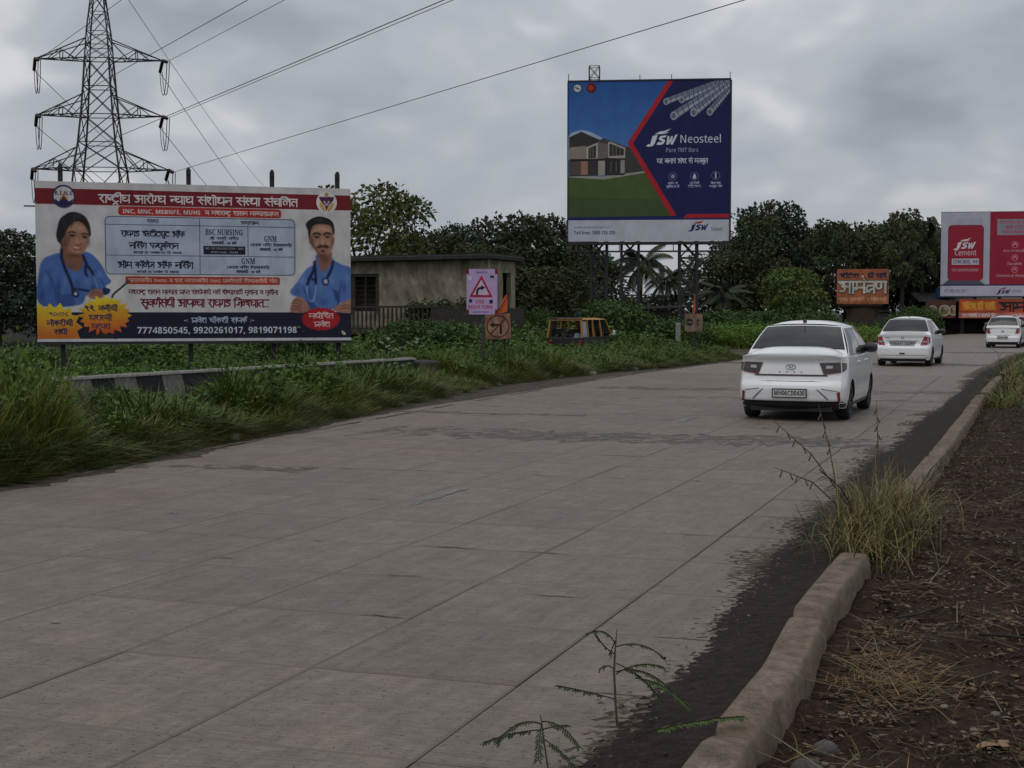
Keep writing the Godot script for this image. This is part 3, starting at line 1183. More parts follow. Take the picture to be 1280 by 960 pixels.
	func stroke(p: PackedVector2Array, wd: float, smooth: bool) -> Array:
		if smooth and p.size() > 2:
			var o := PackedVector2Array()
			for i in p.size() - 1:
				for j in 4:
					o.append(p[i].cubic_interpolate(p[i + 1], p[maxi(i - 1, 0)], p[mini(i + 2, p.size() - 1)], j / 4.0))
			o.append(p[-1])
			p = o
		var out := []
		var left := PackedVector2Array()
		var right := PackedVector2Array()
		for i in p.size():
			var d := (p[mini(i + 1, p.size() - 1)] - p[maxi(i - 1, 0)]).normalized()
			var nn := Vector2(-d.y, d.x) * wd * 0.5
			if i > 0:
				var dd := (p[i] - p[i - 1]).normalized()
				var e := Vector2(-dd.y, dd.x) * wd * 0.5
				out.append(PackedVector2Array([p[i - 1] + e, p[i] + e, p[i] - e, p[i - 1] - e]))
			var oct := PackedVector2Array()
			for j in 8:
				oct.append(p[i] + Vector2(cos(TAU * j / 8.0), sin(TAU * j / 8.0)) * wd * 0.5)
			out.append(oct)
		return out

	func latin(s: String, x0: float, x1: float, base: float, high: float, c: Color, serif := false, bold := true, lean := 0.0) -> void:
		# capitals "high" units tall standing on "base", fitted between x0 and x1
		var f := SystemFont.new()
		f.font_names = PackedStringArray(["Droid Serif" if serif else "Droid Sans"])
		f.font_weight = 700 if bold else 400
		var t := TextMesh.new()
		t.font = f
		t.text = s
		t.font_size = 64
		t.pixel_size = 0.01
		t.depth = 0.0
		t.curve_step = 2.0
		var a := t.get_mesh_arrays()
		var v: PackedVector3Array = a[Mesh.ARRAY_VERTEX]
		var id: PackedInt32Array = a[Mesh.ARRAY_INDEX] if a[Mesh.ARRAY_INDEX] != null else PackedInt32Array(range(v.size()))
		if v.is_empty():
			return
		var lo := v[0]
		var hi := v[0]
		for q in v:
			lo = lo.min(q)
			hi = hi.max(q)
		var deep := 0.0
		if s.contains(",") or s.contains("g") or s.contains("p") or s.contains("y") or s.contains("Q"):
			deep = 0.14
		var sx := (x1 - x0) / (hi.x - lo.x)
		var sy := high / ((hi.y - lo.y) * (1.0 - deep * 1.2))
		var y_base := lo.y + (hi.y - lo.y) * deep * 1.2
		var polys := []
		for i in range(0, id.size(), 3):
			var p := PackedVector2Array()
			for j in 3:
				var q := v[id[i + j]]
				p.append(Vector2(x0 + (q.x - lo.x) * sx + lean * (q.y - y_base) * sy, base - (q.y - y_base) * sy))
			polys.append(p)
		fill(polys, c)

	# --- Devanagari by pen strokes: headline at 10, baseline at 0; the last stroke of a letter marked with b is its upright, dropped in half forms
	const PEN := {
		"र": "4.2|1,10 2.9,8.8 2.4,6.8 0.8,5.6;0.8,5.6 4,0.2",
		"य": "6.4|1.2,10 0.7,8 2.2,6.8 3.4,7.2;2,6.8 0.9,4.8 1.9,2.8 3.8,2.8 6,4.6|b6",
		"ष": "6.4|1,10 1,6 1.9,4 4,4.2 6,5.4;1.4,4.6 5.8,8.6|b6",
		"प": "6.4|1,10 1,6 1.9,4 4,4.2 6,5.4|b6",
		"ट": "5.8|3,10 3,8.4;5.2,8 3,8.4 1,6.6 1.2,3 3.2,1.2 5.4,2.2",
		"अ": "6.8|0.6,8.4 2.2,9 3.1,7.6 1.6,6.1;1.6,6.1 3.4,4.8 2.8,2 0.6,1.8;2.6,5.8 6.2,5.8|b6.3",
		"ग": "5.4|2.2,10 2.2,5 1.4,3.4 0.5,4.4|b4.9",
		"न": "6.2|5.8,5.8 2.4,6 0.9,5.6 0.8,4.2 2,3.6 2.6,5|b5.8",
		"स": "7|1,10 2.9,8.8 2.4,6.8 0.8,5.6;0.8,5.6 4,0.6;2.2,6.2 6.5,6|b6.6",
		"श": "6.4|0.8,7.4 1.6,9.2 3.4,8.6 3,6.4 1,5;1,5 3.8,0.6;3.2,9 4.4,9.8|b6",
		"ध": "6.4|1,8.6 1.8,9.6 2.8,8.4 1.2,7.2 2.4,6.2;1.9,6.4 0.9,4.4 2,2.8 4,2.8 6,4.4|b6",
		"थ": "6.4|2.2,9.6 0.8,9.2 1,7.8 2.4,8.2 2.2,6.6;2,6.4 0.9,4.4 2,2.8 4,2.8 6,4.4|b6",
		"घ": "6.4|1.2,10 1,8 2.6,7;2,6.8 0.9,4.8 2,2.8 4,2.8 6,4.4|b6",
		"च": "6.2|0.6,7 4.4,7;3.8,7 1.6,5.4 2,3.4 4,3 5.8,4.4|b5.8",
		"ल": "6.8|6.3,6.6 4.8,7.8 3.6,6.4 3.8,3;3.5,6.6 2.2,7.9 0.8,6.4 0.9,3.6 2.2,2.2|b6.3",
		"त": "5.8|5.4,6.4 2.4,6.6 1,5 1.2,2.6 2.6,1|b5.4",
		"ड": "5.6|3.2,10 3.2,8.6;5.2,8.4 2,8.6 1.1,7.2 2.8,5.9 4.8,5 4.8,2.4 2.6,1.2 0.8,2.4",
		"इ": "5.6|3.2,10 3.2,8.8;5.2,8.6 2,8.7 1.1,7.4 3,6.4 4.8,5.2 3.8,3.4 1.6,3.6;2.6,3.4 4.6,2.2 5,0.4",
		"ज": "6|5.6,6.4 2.6,6.4;2.9,6.4 3.4,4.2 2.2,2.6 0.6,3.8|b5.6",
		"फ": "7.2|0.8,10 0.8,6 1.8,4.2 4,5.2;4,10 4,0.2;4,6.4 6,7.2 6.8,5.4 6,3.4",
		"ए": "5.6|0.9,10 1,7 2.4,5.4 4.8,5.6;5,10 5,5.4;2.8,5.2 3.8,2.6 5,0.8",
		"क": "7|0.8,5.6 1.6,7.2 3.4,7 3.4,5 1.8,4 0.8,5.6;3.6,10 3.6,0.2;3.6,6.2 5.6,7 6.4,5.2 5.6,3.2",
		"म": "6.4|1.5,10 1.5,4.8 0.6,4.6 0.6,3.4 1.6,3.6 1.6,4.8 5.8,4.9|b5.9",
		"ह": "5.4|3,10 3,8.6;5,8.4 2,8.5 1.1,7.2 3,6.6 4.4,5.2 3.2,3.8 1.4,4.4;2.4,4 4.4,2.4 4.6,0.4",
		"व": "6|5.6,6.4 3,7.2 1,5.8 1.2,3.8 3.2,3.2 5.6,5|b5.6",
		"ब": "6|5.6,6.4 3,7.2 1,5.8 1.2,3.8 3.2,3.2 5.6,5;1.4,3.9 5.2,6.8|b5.6",
		"ण": "6.6|0.9,10 0.9,5.6 1.8,4 3.2,4.2 3.7,5.6;3.7,10 3.7,5|b6.2",
		"द": "5|3,10 3,8.6;4.8,8 2,8.2 0.9,6.4 1.9,4.6 3.6,5;2.6,4.7 4,2.6 4.8,0.6",
		"भ": "6.4|1,9.4 2,8.6 2,5;2,5 0.8,5 1,3.8 2.2,4.6;2.2,5 6,5|b6",
		"ठ": "5.8|3,10 3,8.4;3,8.4 1,6.4 1.2,3 3.2,1.2 5,3 4.8,6.6 3,8.4",
		"०": "4.4|2.2,8 0.7,6 0.8,3.4 2.2,1.6 3.7,3.4 3.7,6 2.2,8",
		"१": "4|2.8,7 1.4,8.6 0.7,7 2,5.8 3,7.4 2.6,4 3.4,1.2",
		"९": "4.4|0.7,8.8 2.6,8.8 2.8,7 1.2,6.6 0.9,5 2.6,4.6 2.8,6;2.4,4.6 2.8,2.8 4,1.2",
		"२": "4.4|0.8,8.2 2.4,9 3.6,7.4 2.4,5.4 0.9,4.6 2.4,3.4 4,1.2",
		"५": "4.6|1.2,9 1,6.6 2.4,5.6;3.6,9 3.4,5.6 2.4,3.6 4,1.2",
		"३": "4.4|0.8,8.6 2.8,8.6 2.4,6.4 1.4,6;1.6,6 3.4,5 3,2.8 1.6,2.6 3.4,1",
		"%": "7|5.8,9 1.2,1;1.4,8.4 0.6,7 1.4,6 2.2,7 1.4,8.4;5.6,3.8 4.8,2.6 5.6,1.4 6.4,2.6 5.6,3.8",
		"(": "2.6|2,10 0.9,7 0.9,3.6 2,0.4", ")": "2.6|0.6,10 1.7,7 1.7,3.6 0.6,0.4", "-": "3.6|0.5,5 3,5", ":": "2|1,6.6 1,6.4;1,2.6 1,2.4", ".": "2|1,0.6 1,0.5", ",": "2|1,0.8 0.6,-1",
	}
	const SIGN := {
		"ा": "2.2|1.5,10 1.5,0", "ी": "2.2|1.5,10 1.5,0;1.5,10 1.2,12.4 -0.8,13 -2.8,11.8 -3,10", "ो": "2.2|1.5,10 1.5,0;1.5,10 0.8,12 -1.2,13", "ौ": "2.2|1.5,10 1.5,0;1.5,10 0.8,12 -1.2,13;1.5,10 1.4,12 0.2,13.6",
		"ॉ": "2.2|1.5,10 1.5,0;-0.4,13 0.4,11.4 2,11.4 2.8,13", "े": "0|-0.6,10 -1.2,12 -3,13", "ै": "0|-0.6,10 -1.2,12 -3,13;-0.6,10 -0.4,12 -1.8,13.6", "ु": "0|-0.8,0 -2.4,-0.8 -1.8,-2.4 0,-2.4", "ू": "0|-3.2,-0.4 -1.6,-0.8 -1.4,-2 -2.6,-2.2;-1.6,-1 0,-2.8",
		"ं": "0|-0.7,12.2 -0.6,12.3", "ँ": "0|-0.7,12.2 -0.6,12.3",
	}

	func parse(d: String, ox: float, sx: float, out: Array, skip_b := false) -> float:
		var part := d.split("|")
		for s in part[1].split(";"):
			var p := PackedVector2Array()
			for q in s.split(" "):
				var xy := q.split(",")
				p.append(Vector2(ox + float(xy[0]) * sx, float(xy[1])))
			out.append(p)
		if part.size() > 2 and not skip_b:
			var bx := float(part[2].substr(1))
			out.append(PackedVector2Array([Vector2(ox + bx * sx, 10), Vector2(ox + bx * sx, 0)]))
		return float(part[0]) * sx

	func deva(s: String, x0: float, x1: float, base: float, high: float, c: Color, wd := 1.5) -> void:
		# "high" is the height from baseline to headline, "wd" the pen in tenths of it
		var strokes := []
		var x := 0.0
		var head := -1.0
		var i := 0
		var pre_reph := false
		var heads := []
		while i < s.length():
			var ch := s[i]
			if ch == " ":
				if head >= 0.0:
					heads.append([head, x])
				head = -1.0
				x += 4.0
				i += 1
				continue
			if ch == "र" and i + 2 < s.length() and s[i + 1] == "्" and PEN.has(s[i + 2]):
				pre_reph = true
				i += 2
				continue
			if PEN.has(ch) or ch == "आ" or ch == "ओ" or ch == "ऑ" or ch == "ई" or ch == "औ":
				var plain := ch in "०१९२५३%()-:.,"
				if not plain and head < 0.0:
					head = x
				# a short i stands before its cluster
				var j := i
				while j + 2 < s.length() and s[j + 1] == "्" and PEN.has(s[j + 2]):
					j += 2
				var has_i := j + 1 < s.length() and s[j + 1] == "ि"
				if has_i:
					strokes.append(PackedVector2Array([Vector2(x + 0.9, 10), Vector2(x + 0.9, 0)]))
					strokes.append(PackedVector2Array([Vector2(x + 0.9, 10), Vector2(x + 1.3, 12.4), Vector2(x + 3.6, 13), Vector2(x + 6.2, 12), Vector2(x + 7.2, 10)]))
					x += 2.2
				var base_ch: String = {"आ": "अ", "ओ": "अ", "ऑ": "अ", "औ": "अ", "ई": "इ"}.get(ch, ch)
				var half := i + 1 < s.length() and s[i + 1] == "्" and i + 2 < s.length() and s[i + 2] != "र" and PEN.has(s[i + 2])
				var rakar := i + 2 < s.length() and s[i + 1] == "्" and s[i + 2] == "र"
				var before := x
				if half and PEN[base_ch].split("|").size() > 2:
					x += parse(PEN[base_ch], x, 0.8, strokes, true) * 0.72
				else:
					x += parse(PEN[base_ch], x, 1.0, strokes)
				if ch == "आ":
					x += parse(SIGN["ा"], x, 1.0, strokes)
				elif ch == "ओ":
					x += parse(SIGN["ो"], x, 1.0, strokes)
				elif ch == "औ":
					x += parse(SIGN["ौ"], x, 1.0, strokes)
				elif ch == "ऑ":
					x += parse(SIGN["ॉ"], x, 1.0, strokes)
				elif ch == "ई":
					strokes.append(PackedVector2Array([Vector2(x - 2.6, 10), Vector2(x - 3.2, 12), Vector2(x - 1.2, 13)]))
				if rakar:
					if base_ch in "टठड":
						strokes.append(PackedVector2Array([Vector2(before + 1.2, -2.4), Vector2(before + 3, -0.6), Vector2(before + 4.8, -2.4)]))
					else:
						strokes.append(PackedVector2Array([Vector2(x - 0.8, 4.2), Vector2(before + 0.6, 1.0)]))
					i += 2
				if pre_reph and not half:
					strokes.append(PackedVector2Array([Vector2(x - 1.0, 10), Vector2(x - 2.4, 11.4), Vector2(x - 1.4, 12.8), Vector2(x + 0.4, 12.0)]))
					pre_reph = false
				i += 1
				continue
			if SIGN.has(ch):
				x += parse(SIGN[ch], x, 1.0, strokes)
			i += 1
		if head >= 0.0:
			heads.append([head, x])
		for q in heads:
			strokes.append(PackedVector2Array([Vector2(q[0] - 0.4, 10), Vector2(q[1] + 0.2, 10)]))
		var sx := (x1 - x0) / maxf(x, 1.0)
		var sy := high / 10.0
		var polys := []
		for p in strokes:
			var o := PackedVector2Array()
			for q in p:
				o.append(Vector2(x0 + q.x * sx, base - q.y * sy))
			polys.append_array(stroke(o, wd * sy, o.size() > 2))
		fill(polys, c)

	func blob(x: float, y: float, rx: float, ry: float, c: Color, strength: float) -> void:
		# a soft-edged tone of the printed photograph
		for yy in range(clampi(int((y - ry) * k), 0, h), clampi(int((y + ry) * k) + 1, 0, h)):
			for xx in range(clampi(int((x - rx) * k), 0, w), clampi(int((x + rx) * k) + 1, 0, w)):
				var u := ((xx + 0.5) / k - x) / rx
				var v := ((yy + 0.5) / k - y) / ry
				var f := 1.0 - u * u - v * v
				if f > 0.0:
					f = f * f * strength
					var at := (yy * w + xx) * 3
					px[at] = int(lerpf(px[at], c.r * 255.0, f))
					px[at + 1] = int(lerpf(px[at + 1], c.g * 255.0, f))
					px[at + 2] = int(lerpf(px[at + 2], c.b * 255.0, f))

	func soften(x: float, y: float, ww: float, hh: float, r: int) -> void:
		# box blur of part of the print, as in a low-resolution photograph
		var x0 := clampi(int(x * k), r, w - r - 1)
		var x1 := clampi(int((x + ww) * k), r, w - r - 1)
		var y0 := clampi(int(y * k), r, h - r - 1)
		var y1 := clampi(int((y + hh) * k), r, h - r - 1)
		for pass_no in 2:
			var src := px.duplicate()
			var step := 3 if pass_no == 0 else w * 3
			for yy in range(y0, y1):
				for xx in range(x0, x1):
					var at := (yy * w + xx) * 3
					var s0 := 0
					var s1 := 0
					var s2 := 0
					for j in range(-r, r + 1):
						s0 += src[at + j * step]
						s1 += src[at + j * step + 1]
						s2 += src[at + j * step + 2]
					px[at] = s0 / (2 * r + 1)
					px[at + 1] = s1 / (2 * r + 1)
					px[at + 2] = s2 / (2 * r + 1)

	func done(faded: float, sd: int) -> ImageTexture:
		# flex print: a little weathered, with faint blotches of grime in the weave
		var im := Image.create_from_data(w, h, false, Image.FORMAT_RGB8, px)
		var n := FastNoiseLite.new()
		n.seed = sd
		n.frequency = 0.012
		n.fractal_octaves = 4
		for y in h:
			for x in w:
				var f := 1.0 - faded * clampf(0.45 + n.get_noise_2d(x, y * 0.6) * 0.9, 0.0, 1.0)
				var p := im.get_pixel(x, y)
				im.set_pixel(x, y, Color(p.r * f, p.g * f, p.b * f))
		return ImageTexture.create_from_image(im)


func print_mat(called: String, t: Texture2D, rough := 0.55) -> StandardMaterial3D:
	var m := mat(called, Color(1, 1, 1), rough, 0.0, 0.4)
	m.albedo_texture = t
	m.texture_repeat = false
	return m


# ------------------------------------------------------------------ the prints
func rgb(r: int, g: int, b: int) -> Color:
	return Color(r / 255.0, g / 255.0, b / 255.0)


func nursing_print() -> ImageTexture:
	var c := Canvas.new(394, 194, 3.4, rgb(214, 208, 208))
	var white := rgb(228, 225, 224)
	var maroon := rgb(122, 22, 34)
	var red := rgb(178, 46, 42)
	var navy := rgb(22, 24, 48)
	c.rect(0, 8.5, 394, 19, maroon)
	# seals
	c.disc(34, 18, 14, 14, rgb(38, 40, 84))
	c.disc(34, 18, 12, 12, rgb(205, 200, 200))
	c.shape([[-11, 3], [-6, 6], [-3, 2], [0, 0], [3, 2], [6, 6], [11, 3], [8, 9], [0, 12], [-8, 9]], 34, 18, 1.0, rgb(30, 32, 70))
	c.shape([[-5, 3], [-2, -1], [0, -4], [2, -1], [5, 3], [0, 4]], 34, 18, 1.0, rgb(196, 140, 88))
	c.shape([[-3, 4], [0, -1], [3, 4]], 34, 18, 1.0, rgb(70, 24, 30), false)
	c.latin("R.I.N.E", 23.5, 44.5, 16.5, 5.0, rgb(70, 26, 40))
	c.disc(362.5, 18, 13.6, 13.6, white)
	c.shape([[-10, -7], [10, -7], [9, -3], [3, 3], [0, 11], [-3, 3], [-9, -3]], 362.5, 18, 1.0, rgb(92, 34, 82), false)
	c.shape([[-4, -3], [4, -3], [0, 10]], 362.5, 18, 1.0, rgb(132, 30, 48), false)
	c.shape([[-9, 1], [-6, 0], [-1, 11], [-4, 11], [-9, 5]], 362.5, 18, 1.0, rgb(210, 172, 110))
	c.shape([[9, 1], [6, 0], [1, 11], [4, 11], [9, 5]], 362.5, 18, 1.0, rgb(210, 172, 110))
	c.disc(362.5, 8.5, 2.6, 3.2, rgb(196, 150, 70))
	c.latin("V", 358, 367, 22, 6, rgb(200, 190, 200))
	# heading
	c.deva("राष्ट्रीय आरोग्य न्याय संशोधन संस्था संचलित", 76, 324, 24.2, 9.2, white, 1.75)
	c.fill([c.rrect(99, 28.2, 204, 11.2, 4.0)], red)
	c.latin("INC, MNC, MSBNFE, MUHS", 104.5, 200, 36.6, 5.0, white)
	c.deva("व महाराष्ट्र शासन मान्यताप्राप्त", 206, 299, 36.8, 5.0, white, 1.6)
	# table
	var ink := rgb(24, 26, 44)
	c.fill([c.rrect(82.4, 40.4, 238.4, 71.2, 6.0)], rgb(72, 74, 92))
	c.fill([c.rrect(83.4, 41.4, 236.4, 69.2, 5.0)], rgb(186, 194, 214))
	c.rect(83.4, 50.2, 236.4, 0.8, rgb(72, 74, 92))
	c.rect(83.4, 87.6, 236.4, 0.8, rgb(72, 74, 92))
	c.rect(198.6, 41, 0.8, 70, rgb(72, 74, 92))
	c.rect(259.6, 50.4, 0.8, 37.4, rgb(72, 74, 92))
	c.deva("संस्था", 134, 148, 48, 4.0, ink)
	c.deva("अभ्यासक्रम", 251, 274, 48, 4.0, ink)
	c.deva("रायगड इंस्टीट्यूट ऑफ", 102, 180, 65, 6.6, ink, 2.0)
	c.deva("नर्सिंग एज्युकेशन", 112, 172, 79.5, 6.6, ink, 2.0)
	c.deva("करंजाडे ता. पनवेल-उरण, जि. रायगड", 117, 176, 86, 2.6, ink, 1.8)
	c.deva("ओम कॉलेज ऑफ नर्सिंग", 98, 190, 103.5, 7.0, ink, 2.0)
	c.deva("करंजाडे ता. पनवेल, जि. रायगड", 121, 172, 109.6, 2.6, ink, 1.8)
	c.latin("BSC NURSING", 206, 253.5, 61.8, 7.4, ink, true)
	c.deva("(बी. एससी. नर्सिंग)", 211, 248, 67.6, 3.2, ink, 1.7)
	c.deva("कालावधी : ०३ वर्ष", 214, 245, 73.2, 3.2, ink, 1.9)
	c.rect(203.5, 75.4, 53, 10.4, ink)
	c.latin("NO. 157 COLLEGE CODE - 7055", 206, 254, 79.6, 2.6, rgb(190, 190, 196))
	c.latin("DTER Code : 35444", 213, 247, 84.2, 2.6, rgb(190, 190, 196))
	c.latin("GNM", 281, 297, 69, 7.4, ink, true)
	c.deva("(जनरल नर्सिंग मिडवाइफरी)", 263, 316, 75, 3.2, ink, 1.9)
	c.deva("कालावधी : ०३ वर्ष", 275, 304, 80.6, 3.2, ink, 1.9)
	c.latin("GNM", 251.5, 269, 97.4, 7.2, ink, true)
	c.deva("(जनरल नर्सिंग मिडवाइफरी)", 233, 287, 103.4, 3.2, ink, 1.9)
	c.deva("कालावधी : ०३ वर्ष", 245, 275, 108.8, 3.2, ink, 1.9)
	# lower texts
	c.fill([c.rrect(106.5, 113.8, 194, 9.6, 1.6)], rgb(176, 60, 40))
	c.deva("मागासवर्गीय (१००%) व इतर मागासवर्गीय (५०%) प्रवर्गासाठी शिष्यवृत्तीची सोय", 110, 297, 121, 4.4, rgb(226, 190, 176), 1.5)
	c.deva("महाराष्ट्र शासन मान्यता प्राप्त संस्थेमध्ये नर्स होण्यासाठी मुलांना व मुलींना", 110, 298, 135.6, 5.2, rgb(96, 20, 40), 1.7)
	c.deva("सुवर्णसंधी आपल्या रायगड जिल्ह्यात...", 125, 286, 151.4, 9.0, rgb(112, 16, 40), 1.9)
	c.rect(0, 158, 394, 32.4, navy)
	c.rect(0, 190.4, 394, 3.6, rgb(206, 208, 212))
	c.deva("-: प्रवेश चौकशी संपर्क :-", 178, 267, 171.2, 6.0, rgb(196, 206, 226), 1.6)
	c.latin("7774850545, 9920261017, 9819071198", 120, 322, 184, 8.0, rgb(214, 218, 228))
	# the woman in blue scrubs on the left
	var z := 0.1146
	var x1 := -4.0
	var y1 := -8.4
	var y4 := 99.0
	var blue := rgb(78, 112, 178)
	var deep := rgb(56, 82, 144)
	var tube := rgb(20, 28, 66)
	var skin := rgb(172, 122, 98)
	var hair := rgb(28, 24, 28)
	c.shape([[62, 90], [60, 430], [470, 440], [560, 330], [760, 330], [800, 280], [750, 240], [812, 190], [770, 120], [700, -10], [600, -110], [480, -130], [330, -120], [200, -90], [110, -40]], x1, y4, z, blue)
	c.shape([[62, 160], [60, 430], [240, 430], [250, 300], [190, 120], [130, 60]], x1, y4, z, rgb(68, 100, 166))
	c.shape([[230, 300], [240, 430], [420, 440], [400, 330], [300, 330]], x1, y4, z, deep)
	c.line([[140, 90], [200, 200], [235, 330], [240, 420]], x1, y4, z, 1.6, deep)
	c.line([[640, 60], [700, 160], [750, 240]], x1, y4, z, 1.4, deep)
	c.shape([[310, -240], [300, -120], [345, 20], [430, 80], [500, 50], [520, -60], [480, -150], [470, -230]], x1, y4, z, rgb(138, 92, 74))
	c.shape([[262, 700], [248, 640], [262, 560], [290, 470], [370, 405], [450, 393], [540, 430], [590, 510], [606, 600], [604, 640], [575, 665], [540, 740], [330, 760], [290, 730]], x1, y1, z, hair)
	c.shape([[385, 540], [430, 500], [490, 492], [550, 535], [584, 615], [582, 700], [560, 775], [505, 835], [430, 842], [360, 805], [312, 745], [302, 695], [335, 645], [352, 590]], x1, y1, z, skin)
	c.shape([[300, 700], [335, 640], [360, 600], [350, 720], [380, 800], [430, 842], [360, 810], [310, 745]], x1, y1, z, rgb(142, 96, 78))
	c.shape([[425, 535], [490, 520], [545, 565], [550, 610], [480, 600], [410, 600]], x1, y1, z, rgb(190, 142, 116))
	c.line([[400, 545], [440, 470], [450, 410]], x1, y1, z, 1.0, rgb(70, 58, 56))
	c.line([[375, 612], [405, 600], [445, 612]], x1, y1, z, 1.3, rgb(40, 28, 26))
	c.line([[512, 626], [545, 616], [575, 630]], x1, y1, z, 1.3, rgb(40, 28, 26))
	c.shape([[380, 640], [410, 626], [445, 642], [410, 652]], x1, y1, z, rgb(36, 24, 24))
	c.shape([[512, 652], [542, 640], [572, 656], [542, 666]], x1, y1, z, rgb(36, 24, 24))
	c.shape([[470, 660], [492, 720], [470, 735], [445, 722], [462, 690]], x1, y1, z, rgb(196, 148, 122))
	c.line([[440, 730], [470, 740], [500, 732]], x1, y1, z, 1.0, rgb(104, 62, 54))
	c.shape([[395, 745], [450, 758], [510, 768], [490, 790], [440, 788]], x1, y1, z, rgb(150, 62, 60))
	c.shape([[410, 752], [450, 762], [496, 770], [470, 778], [435, 772]], x1, y1, z, rgb(226, 218, 212))
	c.line([[300, -150], [300, -60], [335, 60], [385, 180], [408, 260], [412, 330]], x1, y4, z, 3.4, tube)
	c.line([[520, -90], [540, -40], [565, 20], [610, 80], [625, 130]], x1, y4, z, 3.0, tube)
	c.line([[545, 20], [545, 90], [560, 130]], x1, y4, z, 2.6, tube)
	c.line([[620, 120], [650, 190], [665, 250]], x1, y4, z, 1.2, rgb(150, 160, 190))
	c.line([[415, 268], [480, 272], [575, 288]], x1, y4, z, 2.4, tube)
	c.disc(x1 + 440 * z, y4 + 322 * z, 4.0, 4.2, tube)
	c.disc(x1 + 438 * z, y4 + 318 * z, 2.2, 2.3, rgb(196, 204, 216))
	c.shape([[568, 330], [600, 280], [650, 262], [720, 285], [735, 330], [700, 370], [600, 372]], x1, y4, z, rgb(168, 116, 96))
	c.line([[590, 318], [650, 300], [722, 316]], x1, y4, z, 0.9, rgb(112, 70, 58))
	c.line([[595, 338], [650, 326], [716, 340]], x1, y4, z, 0.8, rgb(112, 70, 58))
	c.shape([[735, 250], [800, 270], [790, 300], [745, 330], [720, 290]], x1, y4, z, rgb(30, 40, 84))
	c.line([[1000, 180], [920, 250], [830, 330], [826, 400]], x1, y4, z, 2.4, rgb(54, 56, 70))
	# the man in blue scrubs on the right
	var x3 := 265.6
	var y3 := -14.6
	var y6 := 97.0
	c.shape([[730, -110], [700, -10], [600, 60], [500, 200], [420, 320], [590, 400], [640, 500], [900, 500], [980, 430], [1136, 380], [1136, 60], [1020, 0], [930, -50], [860, -120]], x3, y6, z, rgb(86, 120, 184))
	c.shape([[570, 240], [610, 390], [640, 500], [740, 500], [680, 420], [600, 300]], x3, y6, z, deep)
	c.shape([[980, 320], [900, 270], [960, 420], [940, 470], [985, 430]], x3, y6, z, deep)
	c.line([[1010, 180], [990, 300], [970, 420]], x3, y6, z, 1.4, deep)
	c.line([[510, 240], [560, 230], [590, 330]], x3, y6, z, 1.2, deep)
	c.shape([[745, -140], [735, -10], [795, 115], [900, 0], [905, -140]], x3, y6, z, rgb(150, 104, 86), false)
	c.line([[730, -20], [795, 118], [905, -10]], x3, y6, z, 1.6, rgb(90, 130, 200), false)
	c.shape([[606, 530], [660, 472], [760, 440], [870, 465], [920, 515], [934, 600], [915, 660], [880, 600], [690, 590], [660, 680], [640, 690], [630, 600]], x3, y3, z, hair)
	c.shape([[636, 690], [650, 680], [665, 740], [650, 745]], x3, y3, z, rgb(140, 96, 78))
	c.shape([[918, 670], [935, 680], [925, 740], [912, 745]], x3, y3, z, rgb(140, 96, 78))
	c.shape([[660, 610], [690, 545], [760, 524], [880, 538], [912, 605], [922, 700], [902, 800], [860, 872], [790, 892], [722, 835], [672, 755], [652, 690]], x3, y3, z, rgb(176, 128, 106))
	c.shape([[660, 640], [652, 690], [672, 755], [722, 835], [790, 892], [760, 830], [700, 760], [680, 690]], x3, y3, z, rgb(142, 98, 80))
	c.shape([[720, 560], [860, 565], [890, 610], [790, 600], [700, 610]], x3, y3, z, rgb(194, 148, 124))
	c.line([[690, 640], [730, 626], [772, 642]], x3, y3, z, 2.2, rgb(34, 26, 26))
	c.line([[812, 640], [850, 622], [890, 636]], x3, y3, z, 2.2, rgb(34, 26, 26))
	c.shape([[698, 668], [728, 656], [762, 670], [728, 682]], x3, y3, z, rgb(40, 28, 28))
	c.shape([[824, 664], [852, 652], [884, 664], [852, 676]], x3, y3, z, rgb(40, 28, 28))
	c.shape([[785, 670], [800, 730], [830, 742], [800, 758], [765, 745], [780, 710]], x3, y3, z, rgb(190, 142, 118))
	c.line([[760, 748], [800, 760], [838, 746]], x3, y3, z, 1.0, rgb(104, 66, 58))
	c.shape([[720, 790], [760, 762], [800, 768], [845, 758], [872, 785], [850, 790], [800, 782], [740, 792]], x3, y3, z, rgb(44, 32, 30))
	c.shape([[745, 795], [800, 788], [850, 792], [820, 812], [775, 812]], x3, y3, z, rgb(168, 100, 94))
	c.shape([[775, 820], [800, 815], [825, 820], [812, 835], [788, 835]], x3, y3, z, rgb(58, 42, 38))
	c.line([[705, -30], [690, 60], [640, 160], [615, 230]], x3, y6, z, 3.4, tube)
	c.line([[705, 0], [712, 110], [716, 220]], x3, y6, z, 3.0, tube)
	c.line([[650, 150], [715, 180]], x3, y6, z, 2.4, tube)
	c.line([[614, 235], [612, 310], [640, 400], [680, 405], [708, 330], [716, 225]], x3, y6, z, 1.3, rgb(178, 190, 216))
	c.line([[915, -30], [895, 50], [850, 140]], x3, y6, z, 3.2, tube)
	c.disc(x3 + 826 * z, y6 + 190 * z, 4.8, 5.0, tube)
	c.disc(x3 + 828 * z, y6 + 188 * z, 2.9, 3.2, rgb(176, 182, 190))
	c.shape([[430, 530], [432, 440], [470, 380], [540, 360], [600, 410], [640, 480], [620, 530]], x3, y6, z, rgb(172, 122, 102))
	for q in [[452, 400], [440, 432], [436, 468], [436, 500]]:
		c.line([[q[0], q[1]], [q[0] + 60, q[1] - 6], [q[0] + 110, q[1] + 26]], x3, y6, z, 0.9, rgb(92, 58, 50))
	c.shape([[910, 490], [980, 440], [1060, 405], [1136, 385], [1136, 530], [980, 530]], x3, y6, z, rgb(172, 122, 102))
